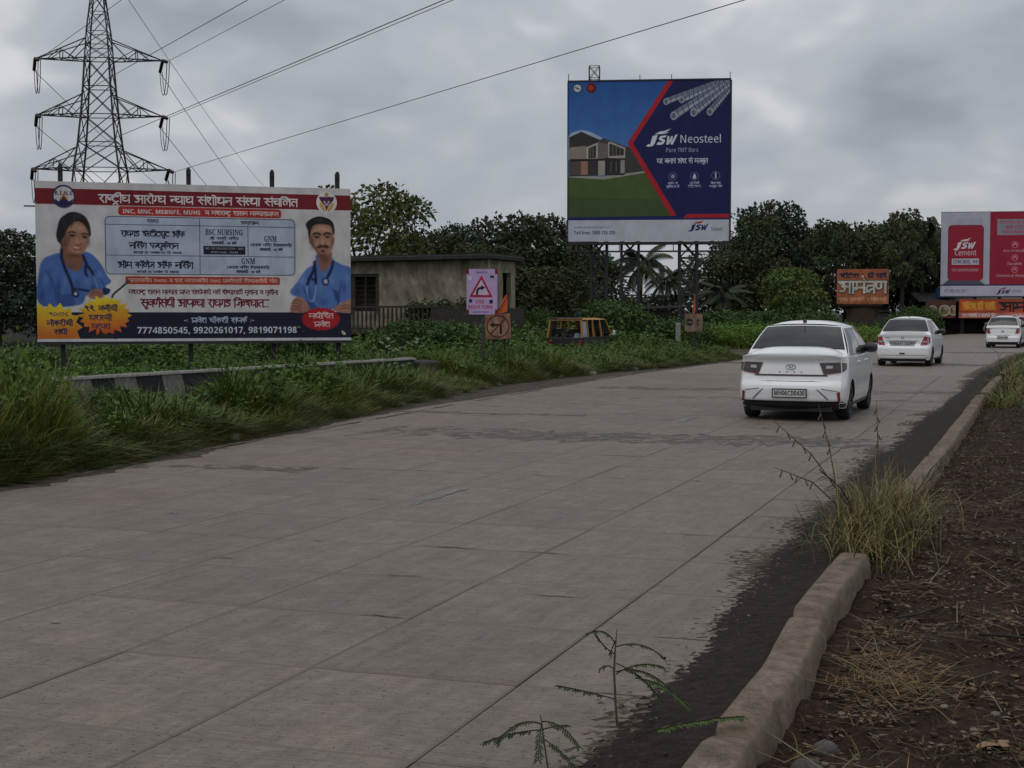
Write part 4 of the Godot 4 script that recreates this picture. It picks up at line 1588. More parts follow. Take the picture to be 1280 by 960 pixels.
	c.line([[1010, 460], [1080, 450], [1136, 470]], x3, y6, z, 0.9, rgb(92, 58, 50))
	c.line([[990, 490], [1080, 482], [1136, 505]], x3, y6, z, 0.9, rgb(92, 58, 50))
	var lit := rgb(214, 172, 146)
	var shade := rgb(92, 60, 50)
	for q in [[500, 560, 60, 40, 0, 0.5], [520, 690, 45, 45, 0, 0.5], [455, 690, 30, 60, 0, 0.35], [360, 690, 55, 110, 1, 0.55], [330, 740, 60, 70, 1, 0.5], [430, 850, 110, 40, 1, 0.7], [470, 812, 40, 22, 0, 0.4], [410, 645, 42, 24, 1, 0.35], [542, 660, 40, 22, 1, 0.35], [585, 700, 26, 90, 1, 0.4]]:
		c.blob(x1 + q[0] * z, y1 + q[1] * z, q[2] * z, q[3] * z, shade if q[4] else lit, q[5])
	for q in [[470, 430, 90, 40, 0.35], [330, 520, 40, 80, 0.25]]:
		c.blob(x1 + q[0] * z, y1 + q[1] * z, q[2] * z, q[3] * z, rgb(92, 84, 86), q[4])
	for q in [[130, 180, 60, 120, 0, 0.5], [330, 200, 40, 120, 0, 0.4], [560, 190, 60, 90, 0, 0.45], [690, 120, 60, 70, 0, 0.5], [260, 260, 40, 150, 1, 0.6], [460, 230, 40, 110, 1, 0.5], [620, 260, 40, 60, 1, 0.5], [90, 340, 40, 90, 1, 0.5], [400, 30, 60, 40, 1, 0.35]]:
		c.blob(x1 + q[0] * z, y4 + q[1] * z, q[2] * z, q[3] * z, rgb(40, 58, 112) if q[4] else rgb(128, 160, 214), q[5])
	for q in [[790, 570, 90, 36, 0, 0.5], [735, 735, 40, 45, 0, 0.4], [860, 735, 36, 45, 0, 0.35], [800, 715, 22, 60, 0, 0.4], [680, 740, 40, 110, 1, 0.5], [905, 720, 26, 120, 1, 0.5], [790, 870, 100, 40, 1, 0.7], [790, 850, 36, 20, 0, 0.3], [728, 670, 44, 24, 1, 0.4], [852, 664, 44, 24, 1, 0.4]]:
		c.blob(x3 + q[0] * z, y3 + q[1] * z, q[2] * z, q[3] * z, shade if q[4] else lit, q[5])
	c.blob(x3 + 760 * z, y3 + 480 * z, 110 * z, 30 * z, rgb(96, 88, 88), 0.4)
	for q in [[560, 180, 70, 110, 0, 0.5], [760, 260, 60, 120, 0, 0.4], [900, 180, 60, 110, 0, 0.35], [1080, 150, 60, 110, 0, 0.5], [640, 330, 40, 110, 1, 0.5], [960, 350, 50, 90, 1, 0.6], [1040, 260, 30, 110, 1, 0.5], [800, 420, 90, 60, 1, 0.45], [500, 300, 40, 50, 1, 0.4]]:
		c.blob(x3 + q[0] * z, y6 + q[1] * z, q[2] * z, q[3] * z, rgb(44, 62, 116) if q[4] else rgb(134, 166, 218), q[5])
	c.blob(x3 + 820 * z, y6 - 60 * z, 80 * z, 60 * z, shade, 0.6)
	c.soften(0, 28, 82, 126, 3)
	c.soften(312, 42, 82, 116, 3)
	# bursts
	var p1 := PackedVector2Array([Vector2(0, 190.4), Vector2(0, 152), Vector2(3, 147), Vector2(10, 154), Vector2(15, 147), Vector2(21, 153.5), Vector2(28, 146.5), Vector2(32, 155), Vector2(41, 152), Vector2(41, 161), Vector2(50, 163), Vector2(46, 170), Vector2(54, 176), Vector2(47, 181), Vector2(51, 190.4)])
	c.fill([p1], rgb(234, 206, 40), rgb(206, 112, 40), 150.0, 186.0)
	var p2 := PackedVector2Array()
	for j in 40:
		var a := TAU * j / 40.0
		var f := (1.0 if j % 2 == 0 else 0.80) * (1.0 + 0.06 * sin(j * 2.3))
		p2.append(Vector2(81 + cos(a) * 33 * f, 162 + sin(a) * 24.5 * f))
	c.fill([p2], rgb(236, 208, 36), rgb(206, 84, 34), 142.0, 184.0)
	c.shape([[0, -6], [3, -1], [12, 2], [20, 7], [8, 5], [-4, 6], [-14, 5], [-3, 1]], 75, 184, 1.0, rgb(34, 40, 30))
	c.deva("१००%", 14, 37, 163, 5.6, rgb(30, 30, 90), 1.3)
	c.deva("नोकरीची", 11, 42, 174.5, 6.0, rgb(24, 24, 84), 1.9)
	c.deva("संधी", 20, 35, 185, 5.6, rgb(24, 24, 84), 1.9)
	c.deva("१९", 56, 69, 157, 7.6, rgb(24, 24, 84), 1.5)
	c.deva("वर्षांची", 73, 96, 156.5, 6.2, rgb(24, 24, 84), 1.7)
	c.deva("यशस्वी", 62, 89, 168, 6.2, rgb(24, 24, 84), 1.6)
	c.deva("परंपरा", 65, 87, 178.5, 6.0, rgb(24, 24, 84), 1.6)
	c.disc(354, 166.5, 26.5, 15.5, rgb(176, 26, 34), 30, 0.88)
	c.deva("मर्यादित", 338, 370, 165.8, 6.2, rgb(226, 206, 204), 1.6)
	c.deva("प्रवेश", 345, 365, 176.6, 6.2, rgb(226, 206, 204), 1.6)
	c.shape([[389, 183], [386, 181], [385, 184], [388, 187], [391, 186]], -4, 0, 1.0, rgb(190, 190, 140))
	return c.done(0.10, 4)


func swoosh_mark(c: Canvas, x: float, y: float, w: float, letters: Color, wing: Color, big := true) -> void:
	# the slanted three-letter mark with the red wing above it
	var s := w / 100.0
	var sh := func(pts): c.shape(pts, x, y, s, letters, false)
	sh.call([[0, 44], [8, 38], [16, 38], [24, 8], [44, 4], [32, 36], [24, 45], [8, 47]])
	sh.call([[38, 40], [44, 30], [56, 31], [60, 27], [50, 24], [46, 18], [52, 9], [76, 6], [72, 14], [60, 15], [58, 18], [68, 21], [70, 27], [64, 37], [54, 41]])
	sh.call([[74, 40], [78, 9], [86, 9], [84, 26], [92, 9], [98, 9], [96, 26], [106, 5], [116, 3], [98, 40], [90, 40], [90, 28], [83, 40]])
	c.shape([[30, 2], [52, -8], [64, -9], [92, -18], [76, -6], [60, -2], [86, -6], [70, 1], [48, 2]], x, y, s, wing, false)


func steel_print() -> ImageTexture:
	var c := Canvas.new(203, 200, 4.4, rgb(24, 36, 98))
	var k := 0.2709
	var ox := -76 * k
	var oy := -160 * k
	var navy := rgb(22, 26, 84)
	c.rect(0, 0, 203, 200, navy)
	# the photograph of a house under a blue sky, in the arrow-shaped field
	var field := PackedVector2Array()
	for q in [[76, 160], [540, 160], [352, 446], [568, 782], [76, 782]]:
		field.append(Vector2(ox + q[0] * k, oy + q[1] * k))
	c.fill([field], rgb(40, 92, 164), rgb(84, 134, 196), 0.0, 110.0)
	c.shape([[76, 412], [130, 384], [180, 392], [236, 420], [300, 450], [350, 470], [350, 520], [76, 520]], ox, oy, k, rgb(168, 186, 208))
	c.shape([[340, 470], [372, 474], [420, 540], [436, 580], [330, 584]], ox, oy, k, rgb(64, 66, 58))
	c.shape([[76, 596], [240, 612], [440, 580], [568, 782], [76, 786]], ox, oy, k, rgb(76, 96, 48), false)
	c.shape([[76, 690], [300, 700], [520, 706], [568, 782], [76, 786]], ox, oy, k, rgb(68, 86, 44), false)
	c.shape([[80, 590], [236, 598], [430, 574], [440, 582], [240, 612], [80, 600]], ox, oy, k, rgb(160, 156, 146), false)
	c.shape([[82, 470], [340, 470], [340, 592], [82, 596]], ox, oy, k, rgb(52, 48, 48), false)
	var wallc := rgb(150, 136, 122)
	var dk := rgb(58, 54, 54)
	for h in [[[80, 470], [80, 415], [136, 390], [222, 428], [222, 470], dk], [[84, 470], [84, 462], [160, 455], [160, 520], [84, 520], wallc], [[160, 466], [160, 462], [214, 440], [214, 520], [160, 524], rgb(186, 176, 164)],
			[[170, 470], [170, 468], [206, 452], [206, 512], [170, 514], dk], [[214, 440], [236, 424], [262, 430], [262, 510], [214, 520], rgb(116, 106, 100)], [[222, 430], [240, 420], [348, 462], [342, 470], [224, 440], rgb(70, 66, 68)],
			[[262, 440], [270, 436], [342, 466], [342, 516], [262, 512], rgb(176, 166, 156)], [[268, 448], [272, 446], [336, 472], [336, 500], [268, 504], dk], [[80, 524], [84, 522], [140, 524], [140, 590], [80, 590], rgb(92, 78, 72)],
			[[136, 526], [140, 524], [168, 526], [168, 588], [136, 590], rgb(166, 120, 98)], [[170, 526], [174, 524], [216, 522], [216, 588], [170, 588], dk], [[216, 522], [220, 521], [248, 520], [248, 592], [216, 594], rgb(170, 160, 150)],
			[[248, 520], [252, 519], [336, 518], [336, 580], [248, 588], rgb(48, 44, 44)], [[320, 518], [324, 518], [340, 517], [340, 582], [320, 584], rgb(160, 150, 140)], [[82, 518], [90, 516], [344, 514], [344, 522], [82, 528], rgb(40, 38, 40)]]:
		c.shape(h.slice(0, 5), ox, oy, k, h[5], false)
	for q in [[180, 458, 508], [192, 456, 510], [284, 456, 500], [300, 462, 500], [318, 470, 498], [276, 530, 580], [300, 530, 578]]:
		c.line([[q[0], q[1]], [q[0], q[2]]], ox, oy, k, 0.9, rgb(120, 112, 106))
	# red arrow edge
	c.shape([[540, 158], [566, 158], [378, 446], [582, 780], [556, 782], [352, 446]], ox, oy, k, rgb(186, 28, 44), false)
	# ribbed bars
	for b in [[[830, 148], [530, 256], 30], [[830, 150], [602, 250], 30], [[836, 150], [566, 322], 38], [[838, 165], [658, 308], 38], [[838, 185], [732, 306], 34]]:
		var a := Vector2(b[0][0], b[0][1])
		var e := Vector2(b[1][0], b[1][1])
		var d := (e - a).normalized()
		var nn: Vector2 = Vector2(-d.y, d.x) * b[2] * 0.5
		c.shape([[a.x + nn.x * 0.6, a.y + nn.y * 0.6], [e.x + nn.x, e.y + nn.y], [e.x - nn.x, e.y - nn.y], [a.x - nn.x * 0.6, a.y - nn.y * 0.6]], ox, oy, k, rgb(120, 128, 146), false)
		c.shape([[a.x - nn.x * 0.1, a.y - nn.y * 0.1], [e.x - nn.x * 0.1, e.y - nn.y * 0.1], [e.x - nn.x * 0.7, e.y - nn.y * 0.7], [a.x - nn.x * 0.4, a.y - nn.y * 0.4]], ox, oy, k, rgb(176, 182, 194), false)
		for j in 11:
			var p := a.lerp(e, (j + 0.5) / 11.5)
			c.line([[p.x + nn.x * 0.85, p.y + nn.y * 0.85], [p.x - nn.x * 0.85 + d.x * 8, p.y - nn.y * 0.85 + d.y * 8]], ox, oy, k, 0.9, rgb(66, 70, 92))
		c.disc(ox + e.x * k, oy + e.y * k, b[2] * 0.42 * k, b[2] * 0.52 * k, rgb(158, 164, 176))
		c.disc(ox + e.x * k, oy + e.y * k, b[2] * 0.26 * k, b[2] * 0.34 * k, rgb(100, 106, 122))
	# marks and words
	var white := rgb(226, 228, 236)
	c.disc(ox + 118 * k, oy + 190 * k, 6, 6, rgb(40, 44, 60))
	c.disc(ox + 118 * k, oy + 190 * k, 4.8, 4.8, rgb(206, 210, 216))
	c.line([[108, 186], [128, 194]], ox, oy, k, 1.4, rgb(60, 64, 90))
	c.disc(ox + 183 * k, oy + 190 * k, 6.4, 6.4, rgb(110, 22, 24))
	c.disc(ox + 180 * k, oy + 188 * k, 3.4, 3.4, rgb(176, 60, 40))
	swoosh_mark(c, ox + 438 * k, oy + 403 * k, 34.5, white, white)
	c.latin("Neosteel", ox + 598 * k, ox + 784 * k, oy + 447 * k, 10.6, white, false, false)
	c.latin("Pure TMT Bars", ox + 532 * k, ox + 680 * k, oy + 489 * k, 5.4, rgb(186, 192, 212), false, false)
	c.deva("घर बनाएं अंदर से मजबूत", ox + 490 * k, ox + 724 * k, oy + 540 * k, 5.6, rgb(206, 210, 224), 1.7)
	for q in [[564, 600, 0], [664, 600, 1], [762, 598, 2]]:
		var cx: float = ox + q[0] * k
		var cy: float = oy + q[1] * k
		c.disc(cx, cy, 5.4, 5.4, rgb(120, 128, 168))
		c.disc(cx, cy, 4.8, 4.8, navy)
		if q[2] == 0:
			c.disc(cx, cy, 3.4, 3.4, rgb(150, 156, 190), 8, 0.6)
		elif q[2] == 1:
			c.shape([[0, -3.6], [2, 0], [2, 2.6], [0, 3.6], [-2, 2.6], [-2, 0]], cx, cy, 1.0, rgb(206, 210, 224))
		else:
			c.rect(cx - 0.9, cy - 3.8, 1.8, 7.4, rgb(206, 210, 224))
		c.deva(["भूकंप से", "जंगरोधी", "बेहतर पकड़"][q[2]], cx - 6, cx + 6, oy + 637 * k, 2.6, rgb(186, 190, 212), 1.8)
		c.deva(["सुरक्षा घर की", "टिकाऊ", "मजबूत जोड़"][q[2]], cx - 8, cx + 8, oy + 652 * k, 2.6, rgb(186, 190, 212), 1.8)
	# foot of the board
	c.rect(0, oy + 786 * k, 203, 4.6, rgb(24, 34, 96))
	c.rect(0, oy + 800 * k, 203, 40, rgb(196, 198, 208))
	c.shape([[612, 792], [632, 774], [830, 774], [830, 792]], ox, oy, k, rgb(186, 28, 44), false)
	c.latin("www.jswneosteel.in", ox + 104 * k, ox + 268 * k, oy + 840 * k, 3.6, rgb(70, 74, 104), false, false)
	c.latin("Toll free: 1800 225 225", ox + 104 * k, ox + 296 * k, oy + 866 * k, 4.6, rgb(50, 54, 90))
	swoosh_mark(c, ox + 636 * k, oy + 817 * k, 22, rgb(24, 34, 96), rgb(186, 28, 44))
	c.latin("Steel", ox + 742 * k, ox + 794 * k, oy + 852 * k, 5.0, rgb(60, 84, 120), false, false)
	return c.done(0.07, 8)


func cement_print() -> ImageTexture:
	# print units are a tenth of the drawing: 118 x 105
	var c := Canvas.new(118, 105, 5.6, rgb(186, 186, 200))
	var red := rgb(160, 34, 56)
	c.shape([[0, 96], [19, 82], [19, 8], [50, 8], [50, 82], [60, 96]], 0, 0, 1.0, rgb(176, 178, 192), false)
	c.rect(59.5, 0, 58.5, 92, red)
	c.shape([[10, 84], [46, 84], [56, 92], [1, 92]], 0, 0, 1.0, rgb(88, 88, 104), false)
	c.fill([c.rrect(8.4, 16, 43.6, 69.5, 5.0)], rgb(132, 28, 46))
	c.fill([c.rrect(10, 17, 41, 68, 4.5)], red)
	var white := rgb(226, 222, 228)
	swoosh_mark(c, 15, 36, 24, white, white)
	c.latin("Cement", 17, 43, 54, 7.0, white, false, false)
	c.rect(13.5, 58, 33, 7.6, rgb(206, 204, 214))
	c.latin("CONCREEL", 15, 37, 64.2, 4.8, rgb(70, 30, 66))
	c.latin("HD", 39.5, 45.5, 64, 4.4, rgb(60, 40, 90))
	c.latin("THE CONCRETE EXPERT", 13.5, 46.5, 74, 3.4, rgb(214, 170, 182))
	c.rect(68, 9, 45, 20, rgb(150, 146, 158))
	c.latin("TRUSTED BY OVER", 71, 110, 15, 4.0, rgb(196, 70, 86))
	c.latin("400 CITY", 78, 102, 21, 4.0, rgb(170, 60, 76))
	c.latin("ENGINEERS", 75, 106, 27, 4.0, rgb(196, 70, 86))
	for q in [[90, 41, "Eco-friendly", 27], [90, 57, "Durable", 17], [90, 72, "Chemical Resistant", 44]]:
		c.disc(q[0], q[1], 4.2, 4.2, rgb(206, 120, 134))
		c.disc(q[0], q[1], 3.3, 3.3, red)
		c.line([[-2, 1], [0, -2], [2, 1]], q[0], q[1], 1.0, 1.0, rgb(222, 170, 180))
		c.latin(q[2], q[0] - q[3] * 0.5, q[0] + q[3] * 0.5, q[1] + 9.2, 3.6, rgb(216, 196, 204), false, false)
	c.rect(0, 90.5, 118, 1.6, rgb(44, 36, 96))
	c.rect(0, 92, 118, 13, rgb(196, 192, 208))
	c.latin("+91 1800 266 266 1", 4.5, 32, 100.6, 4.4, rgb(84, 70, 112), false, false)
	swoosh_mark(c, 68, 96, 15, rgb(44, 30, 96), rgb(170, 30, 60))
	c.latin("Cement", 88, 98, 100.6, 3.8, rgb(90, 76, 120), false, false)
	c.latin("Home", 104, 114, 101, 4.6, rgb(140, 136, 176), false, false)
	return c.done(0.06, 12)


func hotel_print() -> ImageTexture:
	var c := Canvas.new(62, 43, 8.0, rgb(178, 104, 66))
	c.rect(0, 13.6, 62, 0.7, rgb(196, 168, 140))
	c.shape([[40, 0], [62, 0], [62, 20], [50, 12]], 0, 0, 1.0, rgb(166, 96, 62))
	c.deva("हॉटेल", 3.5, 26, 11.2, 5.4, rgb(34, 30, 70), 2.3)
	c.deva("श्री साई", 37, 59, 11.0, 5.4, rgb(34, 30, 70), 2.2)
	c.disc(31, 8.4, 2.4, 3.2, rgb(150, 84, 46))
	c.disc(31, 9.2, 1.4, 1.9, rgb(226, 206, 170))
	c.disc(31, 6.2, 0.9, 1.0, rgb(120, 70, 50))
	c.deva("आमंत्रण", 2.6, 59.4, 30.0, 14.4, rgb(46, 34, 32), 3.0)
	c.deva("आमंत्रण", 2.6, 59.0, 29.6, 14.0, rgb(212, 206, 194), 1.9)
	c.deva("शुद्ध शाकाहारी व मांसाहारी", 3, 59, 39.6, 4.0, rgb(222, 172, 132), 1.7)
	return c.done(0.2, 15)


func sign_print() -> ImageTexture:
	var c := Canvas.new(38, 56, 7.0, rgb(190, 164, 206))
	var rd := rgb(170, 28, 62)
	for q in [[0, 0], [35, 0], [0, 50], [35, 50]]:
		c.rect(q[0], q[1], 3, 6.4, rgb(128, 18, 40))
	c.latin("TRAFFIC", 11, 26, 5.4, 2.2, rgb(64, 48, 120))
	c.shape([[2.4, 9], [6.4, 9], [6.4, 14], [2.4, 14]], 0, 0, 1.0, rgb(210, 206, 218), false)
	c.rect(29, 8, 5, 3.2, rgb(60, 56, 86))
	c.fill([PackedVector2Array([Vector2(18.4, 7.8), Vector2(32.2, 35), Vector2(3.2, 35)])], rd)
	c.fill([PackedVector2Array([Vector2(18.4, 13.0), Vector2(28.0, 32), Vector2(7.6, 32)])], rgb(208, 188, 216))
	c.line([[13, 31], [13.2, 27], [15.5, 24], [19, 23.2]], 0, 0, 1.0, 2.6, rgb(24, 24, 46))
	c.shape([[18, 19.8], [23.2, 23], [18, 26.4]], 0, 0, 1.0, rgb(24, 24, 46), false)
	c.rect(3, 37.4, 4, 4, rgb(34, 34, 60))
	c.rect(28.2, 38, 4.2, 4.6, rgb(34, 34, 60))
	c.latin("USE", 11, 22, 42.6, 4.6, rgb(168, 30, 70))
	c.latin("RIGHT TURN", 2.4, 31.5, 49.0, 4.4, rgb(168, 30, 70))
	c.latin("HIGHWAY POLICE", 8, 27, 54.2, 2.2, rgb(56, 50, 130))
	return c.done(0.06, 19)


func turn_print() -> ImageTexture:
	var c := Canvas.new(32, 32, 7.0, rgb(168, 120, 98))
	c.disc(16, 16, 14.6, 14.6, rgb(118, 52, 44))
	c.disc(16, 16, 12.8, 12.8, rgb(178, 138, 116))
	c.line([[19.5, 25], [19.5, 14], [10, 14]], 0, 0, 1.0, 2.6, rgb(34, 26, 28), false)
	c.shape([[11, 10.4], [5.4, 14], [11, 17.6]], 0, 0, 1.0, rgb(34, 26, 28), false)
	c.line([[26, 6], [6, 26]], 0, 0, 1.0, 2.0, rgb(124, 58, 48), false)
	return c.done(0.3, 21)


func small_print() -> ImageTexture:
	var c := Canvas.new(22, 22, 7.0, rgb(140, 116, 98))
	c.disc(6, 10.5, 4.6, 4.6, rgb(54, 42, 40))
	c.rect(2.4, 9.6, 7.2, 1.8, rgb(140, 116, 98))
	c.line([[16, 14.5], [16, 8], [18, 8]], 0, 0, 1.0, 1.4, rgb(60, 46, 42), false)
	c.shape([[14, 8.4], [16.4, 6], [18, 9]], 0, 0, 1.0, rgb(60, 46, 42), false)
	return c.done(0.3, 25)


func banner_print() -> ImageTexture:
	var c := Canvas.new(160, 23, 6.0, rgb(176, 74, 46))
	c.rect(0, 16.5, 160, 6.5, rgb(196, 110, 96))
	c.rect(2, 2.5, 42, 11.5, rgb(206, 108, 40))
	c.deva("हॉटेल श्री साई", 5, 41, 12, 7.0, rgb(226, 160, 60), 2.2)
	c.deva("आमंत्रण", 48, 100, 14.6, 10.0, rgb(40, 28, 34), 2.4)
	c.deva("आमंत्रण", 110, 156, 14.6, 10.0, rgb(40, 28, 34), 2.4)
	c.deva("शुद्ध शाकाहारी व मांसाहारी भोजन", 4, 44, 21.6, 3.6, rgb(224, 200, 196), 1.8)
	c.latin("Wi-Zone Family", 62, 100, 21.6, 3.6, rgb(226, 210, 206))
	c.latin("Family Room", 112, 150, 21.6, 3.6, rgb(226, 210, 206))
	return c.done(0.12, 29)


func dishes_print() -> ImageTexture:
	var c := Canvas.new(60, 23, 6.0, rgb(96, 58, 46))
	for q in [[14, 13, 10, 7], [38, 13, 12, 7.5], [55, 13, 8, 7]]:
		c.disc(q[0], q[1], q[2], q[3], rgb(176, 168, 152))
		c.disc(q[0], q[1], q[2] * 0.75, q[3] * 0.72, rgb(120, 100, 74))
		for j in 7:
			var a := j * 2.4
			c.disc(q[0] + cos(a) * q[2] * 0.42, q[1] + sin(a) * q[3] * 0.4, 1.9, 1.3, [rgb(150, 120, 60), rgb(84, 96, 50), rgb(186, 172, 150)][j % 3])
	c.rect(26, 5, 0.8, 18, rgb(60, 40, 34))
	return c.done(0.15, 33)


func sheet(g: Geo, x0: float, y0: float, w: float, h: float, z: float, billow := 0.0) -> void:
	# a printed sheet standing in x, y, facing +z
	var rows := []
	for j in 13:
		var row := PackedVector3Array()
		for i in 25:
			var x := x0 + w * i / 24.0
			var y := y0 + h * j / 12.0
			row.append(Vector3(x, y, z + billow * noise.get_noise_2d(x * 0.9, y * 0.9)))
		rows.append(row)
	g.grid(rows)


func build_boards() -> void:
	# --- nursing college billboard
	var l := Vector3(-10.38, 0, -28.9)
	var r := Vector3(-3.76, 0, -30.8)
	var d := r - l
	var w := d.length()
	var o := thing("billboard", "wide nursing college billboard with a medic in blue at each end, above the weeds", "billboard", l, atan2(-d.z, d.x), "roadside billboards")
	var b := Geo.new()
	sheet(b, 0.0, 1.04, w, 3.50, 0.05, 0.025)
	put("printed_face", b, print_mat("nursing_print", nursing_print()), o)
	b = Geo.new()
	b.box(Vector3(w * 0.5, 2.79, -0.02), Vector3(w - 0.02, 3.46, 0.05))
	put("backing_panel", b, M.canvas_back, o)
	b = Geo.new()
	for y in [1.05, 2.2, 3.4, 4.5]:
		b.box(Vector3(w * 0.5, y, -0.09), Vector3(w, 0.06, 0.06))
	b.box(Vector3(w * 0.5, 1.005, 0.03), Vector3(w + 0.06, 0.05, 0.09))
	put("frame", b, M.steel_dark, o)
	for x in [0.52, 3.26, 5.12, 6.62]:
		var g := Geo.new()
		g.box(Vector3(x, 1.95, -0.17), Vector3(0.1, 5.9, 0.1))
		g.box(Vector3(x, 4.86, -0.15), Vector3(0.06, 0.16, 0.15))
		g.bar(Vector3(x, 0.2, -0.2), Vector3(x, -0.9, -1.7), 0.07)
		put("post", g, M.steel_dark, o)
	var arm := Geo.new()
	arm.bar(Vector3(0.0, 4.0, -0.09), Vector3(-0.24, 4.0, -0.09), 0.03)
	put("stay", arm, M.steel_dark, o)
	# --- tall square steel billboard
	var c := Vector3(7.6, 0, -74.05)
	o = thing("billboard", "tall square dark blue steel bar billboard showing a house, raised high on lattice legs", "billboard", c, -0.09, "roadside billboards")
	var hw := 4.46
	b = Geo.new()
	sheet(b, -hw, 5.72, hw * 2, 8.85, 0.12, 0.02)
	put("printed_face", b, print_mat("steel_print", steel_print()), o)
	b = Geo.new()
	b.box(Vector3(0, 10.14, -0.02), Vector3(hw * 2 - 0.02, 8.8, 0.2))
	put("backing_panel", b, M.canvas_back, o)
	b = Geo.new()
	b.box(Vector3(hw + 0.05, 10.1, -0.05), Vector3(0.1, 8.9, 0.4))
	b.box(Vector3(-hw - 0.03, 10.1, -0.05), Vector3(0.06, 8.9, 0.4))
	b.box(Vector3(0, 5.62, -0.15), Vector3(hw * 2 + 0.1, 0.16, 0.6))
	b.box(Vector3(0, 14.61, -0.05), Vector3(hw * 2 + 0.1, 0.08, 0.4))
	for y in [7.5, 9.5, 11.5, 13.5]:
		b.box(Vector3(0, y, -0.3), Vector3(hw * 2, 0.12, 0.12))
	put("frame", b, M.steel_dark, o)
	for x in [-hw, -0.5, 1.25, hw]:
		var g := Geo.new()
		g.bar(Vector3(x, 14.55, 0), Vector3(x, 14.9 + 0.12 * absf(x) / hw, 0), 0.04)
		put("top_rod", g, M.steel_dark, o)
	for q in [[-2.75, 0.44], [-1.0, 0.48], [2.25, 0.48]]:
		var g := Geo.new()
		var base := []
		var top := []
		for p in square(q[1], 0.0):
			base.append(p + Vector3(q[0], -0.4, -0.7))
			top.append(p + Vector3(q[0], 14.2, -0.7))
		lattice_leg(g, base, top, 0.15, 14)
		put("lattice_leg", g, M.steel_dark, o)
	var upper := Geo.new()
	var ua := []
	var ub := []
	for p in square(0.29, 0.0):
		ua.append(p + Vector3(-3.05, 13.0, -1.0))
		ub.append(p + Vector3(-3.05, 15.6, -1.0))
	lattice_leg(upper, ua, ub, 0.06, 4)
	put("lattice_leg", upper, M.steel_grey, o)
	b = Geo.new()
	b.box(Vector3(0, 5.16, 0.35), Vector3(hw * 2 - 0.1, 0.05, 0.05))
	b.box(Vector3(0, 5.14, -0.15), Vector3(hw * 2 - 0.1, 0.05, 0.05))
	for x in [-4.3, -4.0, -1.6, 1.4, 4.0, 4.3]:
		b.bar(Vector3(x, 5.15, 0.33), Vector3(x, 5.6, 0.1), 0.05)
	put("walkway", b, M.steel_dark, o)
	# --- red and white cement billboard, cut by the right edge
	l = Vector3(36.4, 0, -112.5)
	r = Vector3(44.2, 0, -111.4)
	d = r - l
	w = d.length()
	o = thing("billboard", "red and white cement billboard above the shops at the right edge", "billboard", l, atan2(-d.z, d.x), "roadside billboards")
	b = Geo.new()
	sheet(b, 0, 3.19, w, 7.07, 0.1, 0.02)
	put("printed_face", b, print_mat("cement_print", cement_print()), o)
	b = Geo.new()
	b.box(Vector3(w * 0.5, 6.72, -0.02), Vector3(w - 0.02, 7.0, 0.16))
	put("backing_panel", b, M.canvas_back, o)
	b = Geo.new()
	b.box(Vector3(w * 0.5, 3.13, -0.05), Vector3(w, 0.1, 0.3))
	put("lower_rail", b, M.steel_dark, o)
	b = Geo.new()
	b.box(Vector3(w * 0.5, 10.28, -0.05), Vector3(w, 0.05, 0.25))
	put("upper_rail", b, M.steel_dark, o)
	for x in [0.9, 2.9, 4.9, 6.9]:
		var g := Geo.new()
		g.box(Vector3(x, 6.5, -0.25), Vector3(0.22, 7.4, 0.22))
		put("post", g, M.steel_dark, o)
	# --- orange hotel board on a broad stump of masonry
	c = Vector3(23.85, 0, -90.0)
	o = thing("hotel_signboard", "orange hotel signboard with white lettering on a brown masonry pier", "signboard", c, -0.26)
	b = Geo.new()
	sheet(b, -1.7, 2.35, 3.4, 2.36, 0.08)
	put("printed_face", b, print_mat("hotel_print", hotel_print()), o)
	b = Geo.new()
	b.box(Vector3(0, 3.53, 0.0), Vector3(3.44, 2.4, 0.14))
	put("frame", b, M.rusty, o)
	b = Geo.new()
	var rows := []
	for j in 9:
		var row := PackedVector3Array()
		for i in 17:
			var a := TAU * i / 16.0
			var f := 1.0 + 0.12 * noise.get_noise_2d(i % 16 * 1.7, j * 1.1)
			row.append(Vector3(cos(a) * 1.05 * f, -0.3 + j * 0.33, -0.5 - sin(a) * 0.42 * f))
		rows.append(row)
	b.grid(rows, true)
	put("pier", b, M.brick_brown, o)
	b = Geo.new()
	for x in [-1.3, 1.3]:
		b.bar(Vector3(x, 2.4, -0.12), Vector3(x * 0.55, 1.2, -0.4), 0.08)
	b.box(Vector3(0.0, 2.27, -0.3), Vector3(2.6, 0.1, 0.7))
	put("bracket", b, M.rusty, o)


func flag_mesh(h: float, l: float, drop: float) -> Geo:
	# a pennant hanging from its staff, folded
	var g := Geo.new()
	var rows := []
	for j in 9:
		var f := j / 8.0
		var row := PackedVector3Array()
		for i in 7:
			var u := i / 6.0
			var ln := l * (1.0 - f * 0.85)
			row.append(Vector3(-u * ln * 0.75, h * f - u * drop * (1.0 - f * 0.8), 0.05 * sin(u * 7.0 + f * 3.0) * u))
		rows.append(row)
	g.grid(rows)
	return g


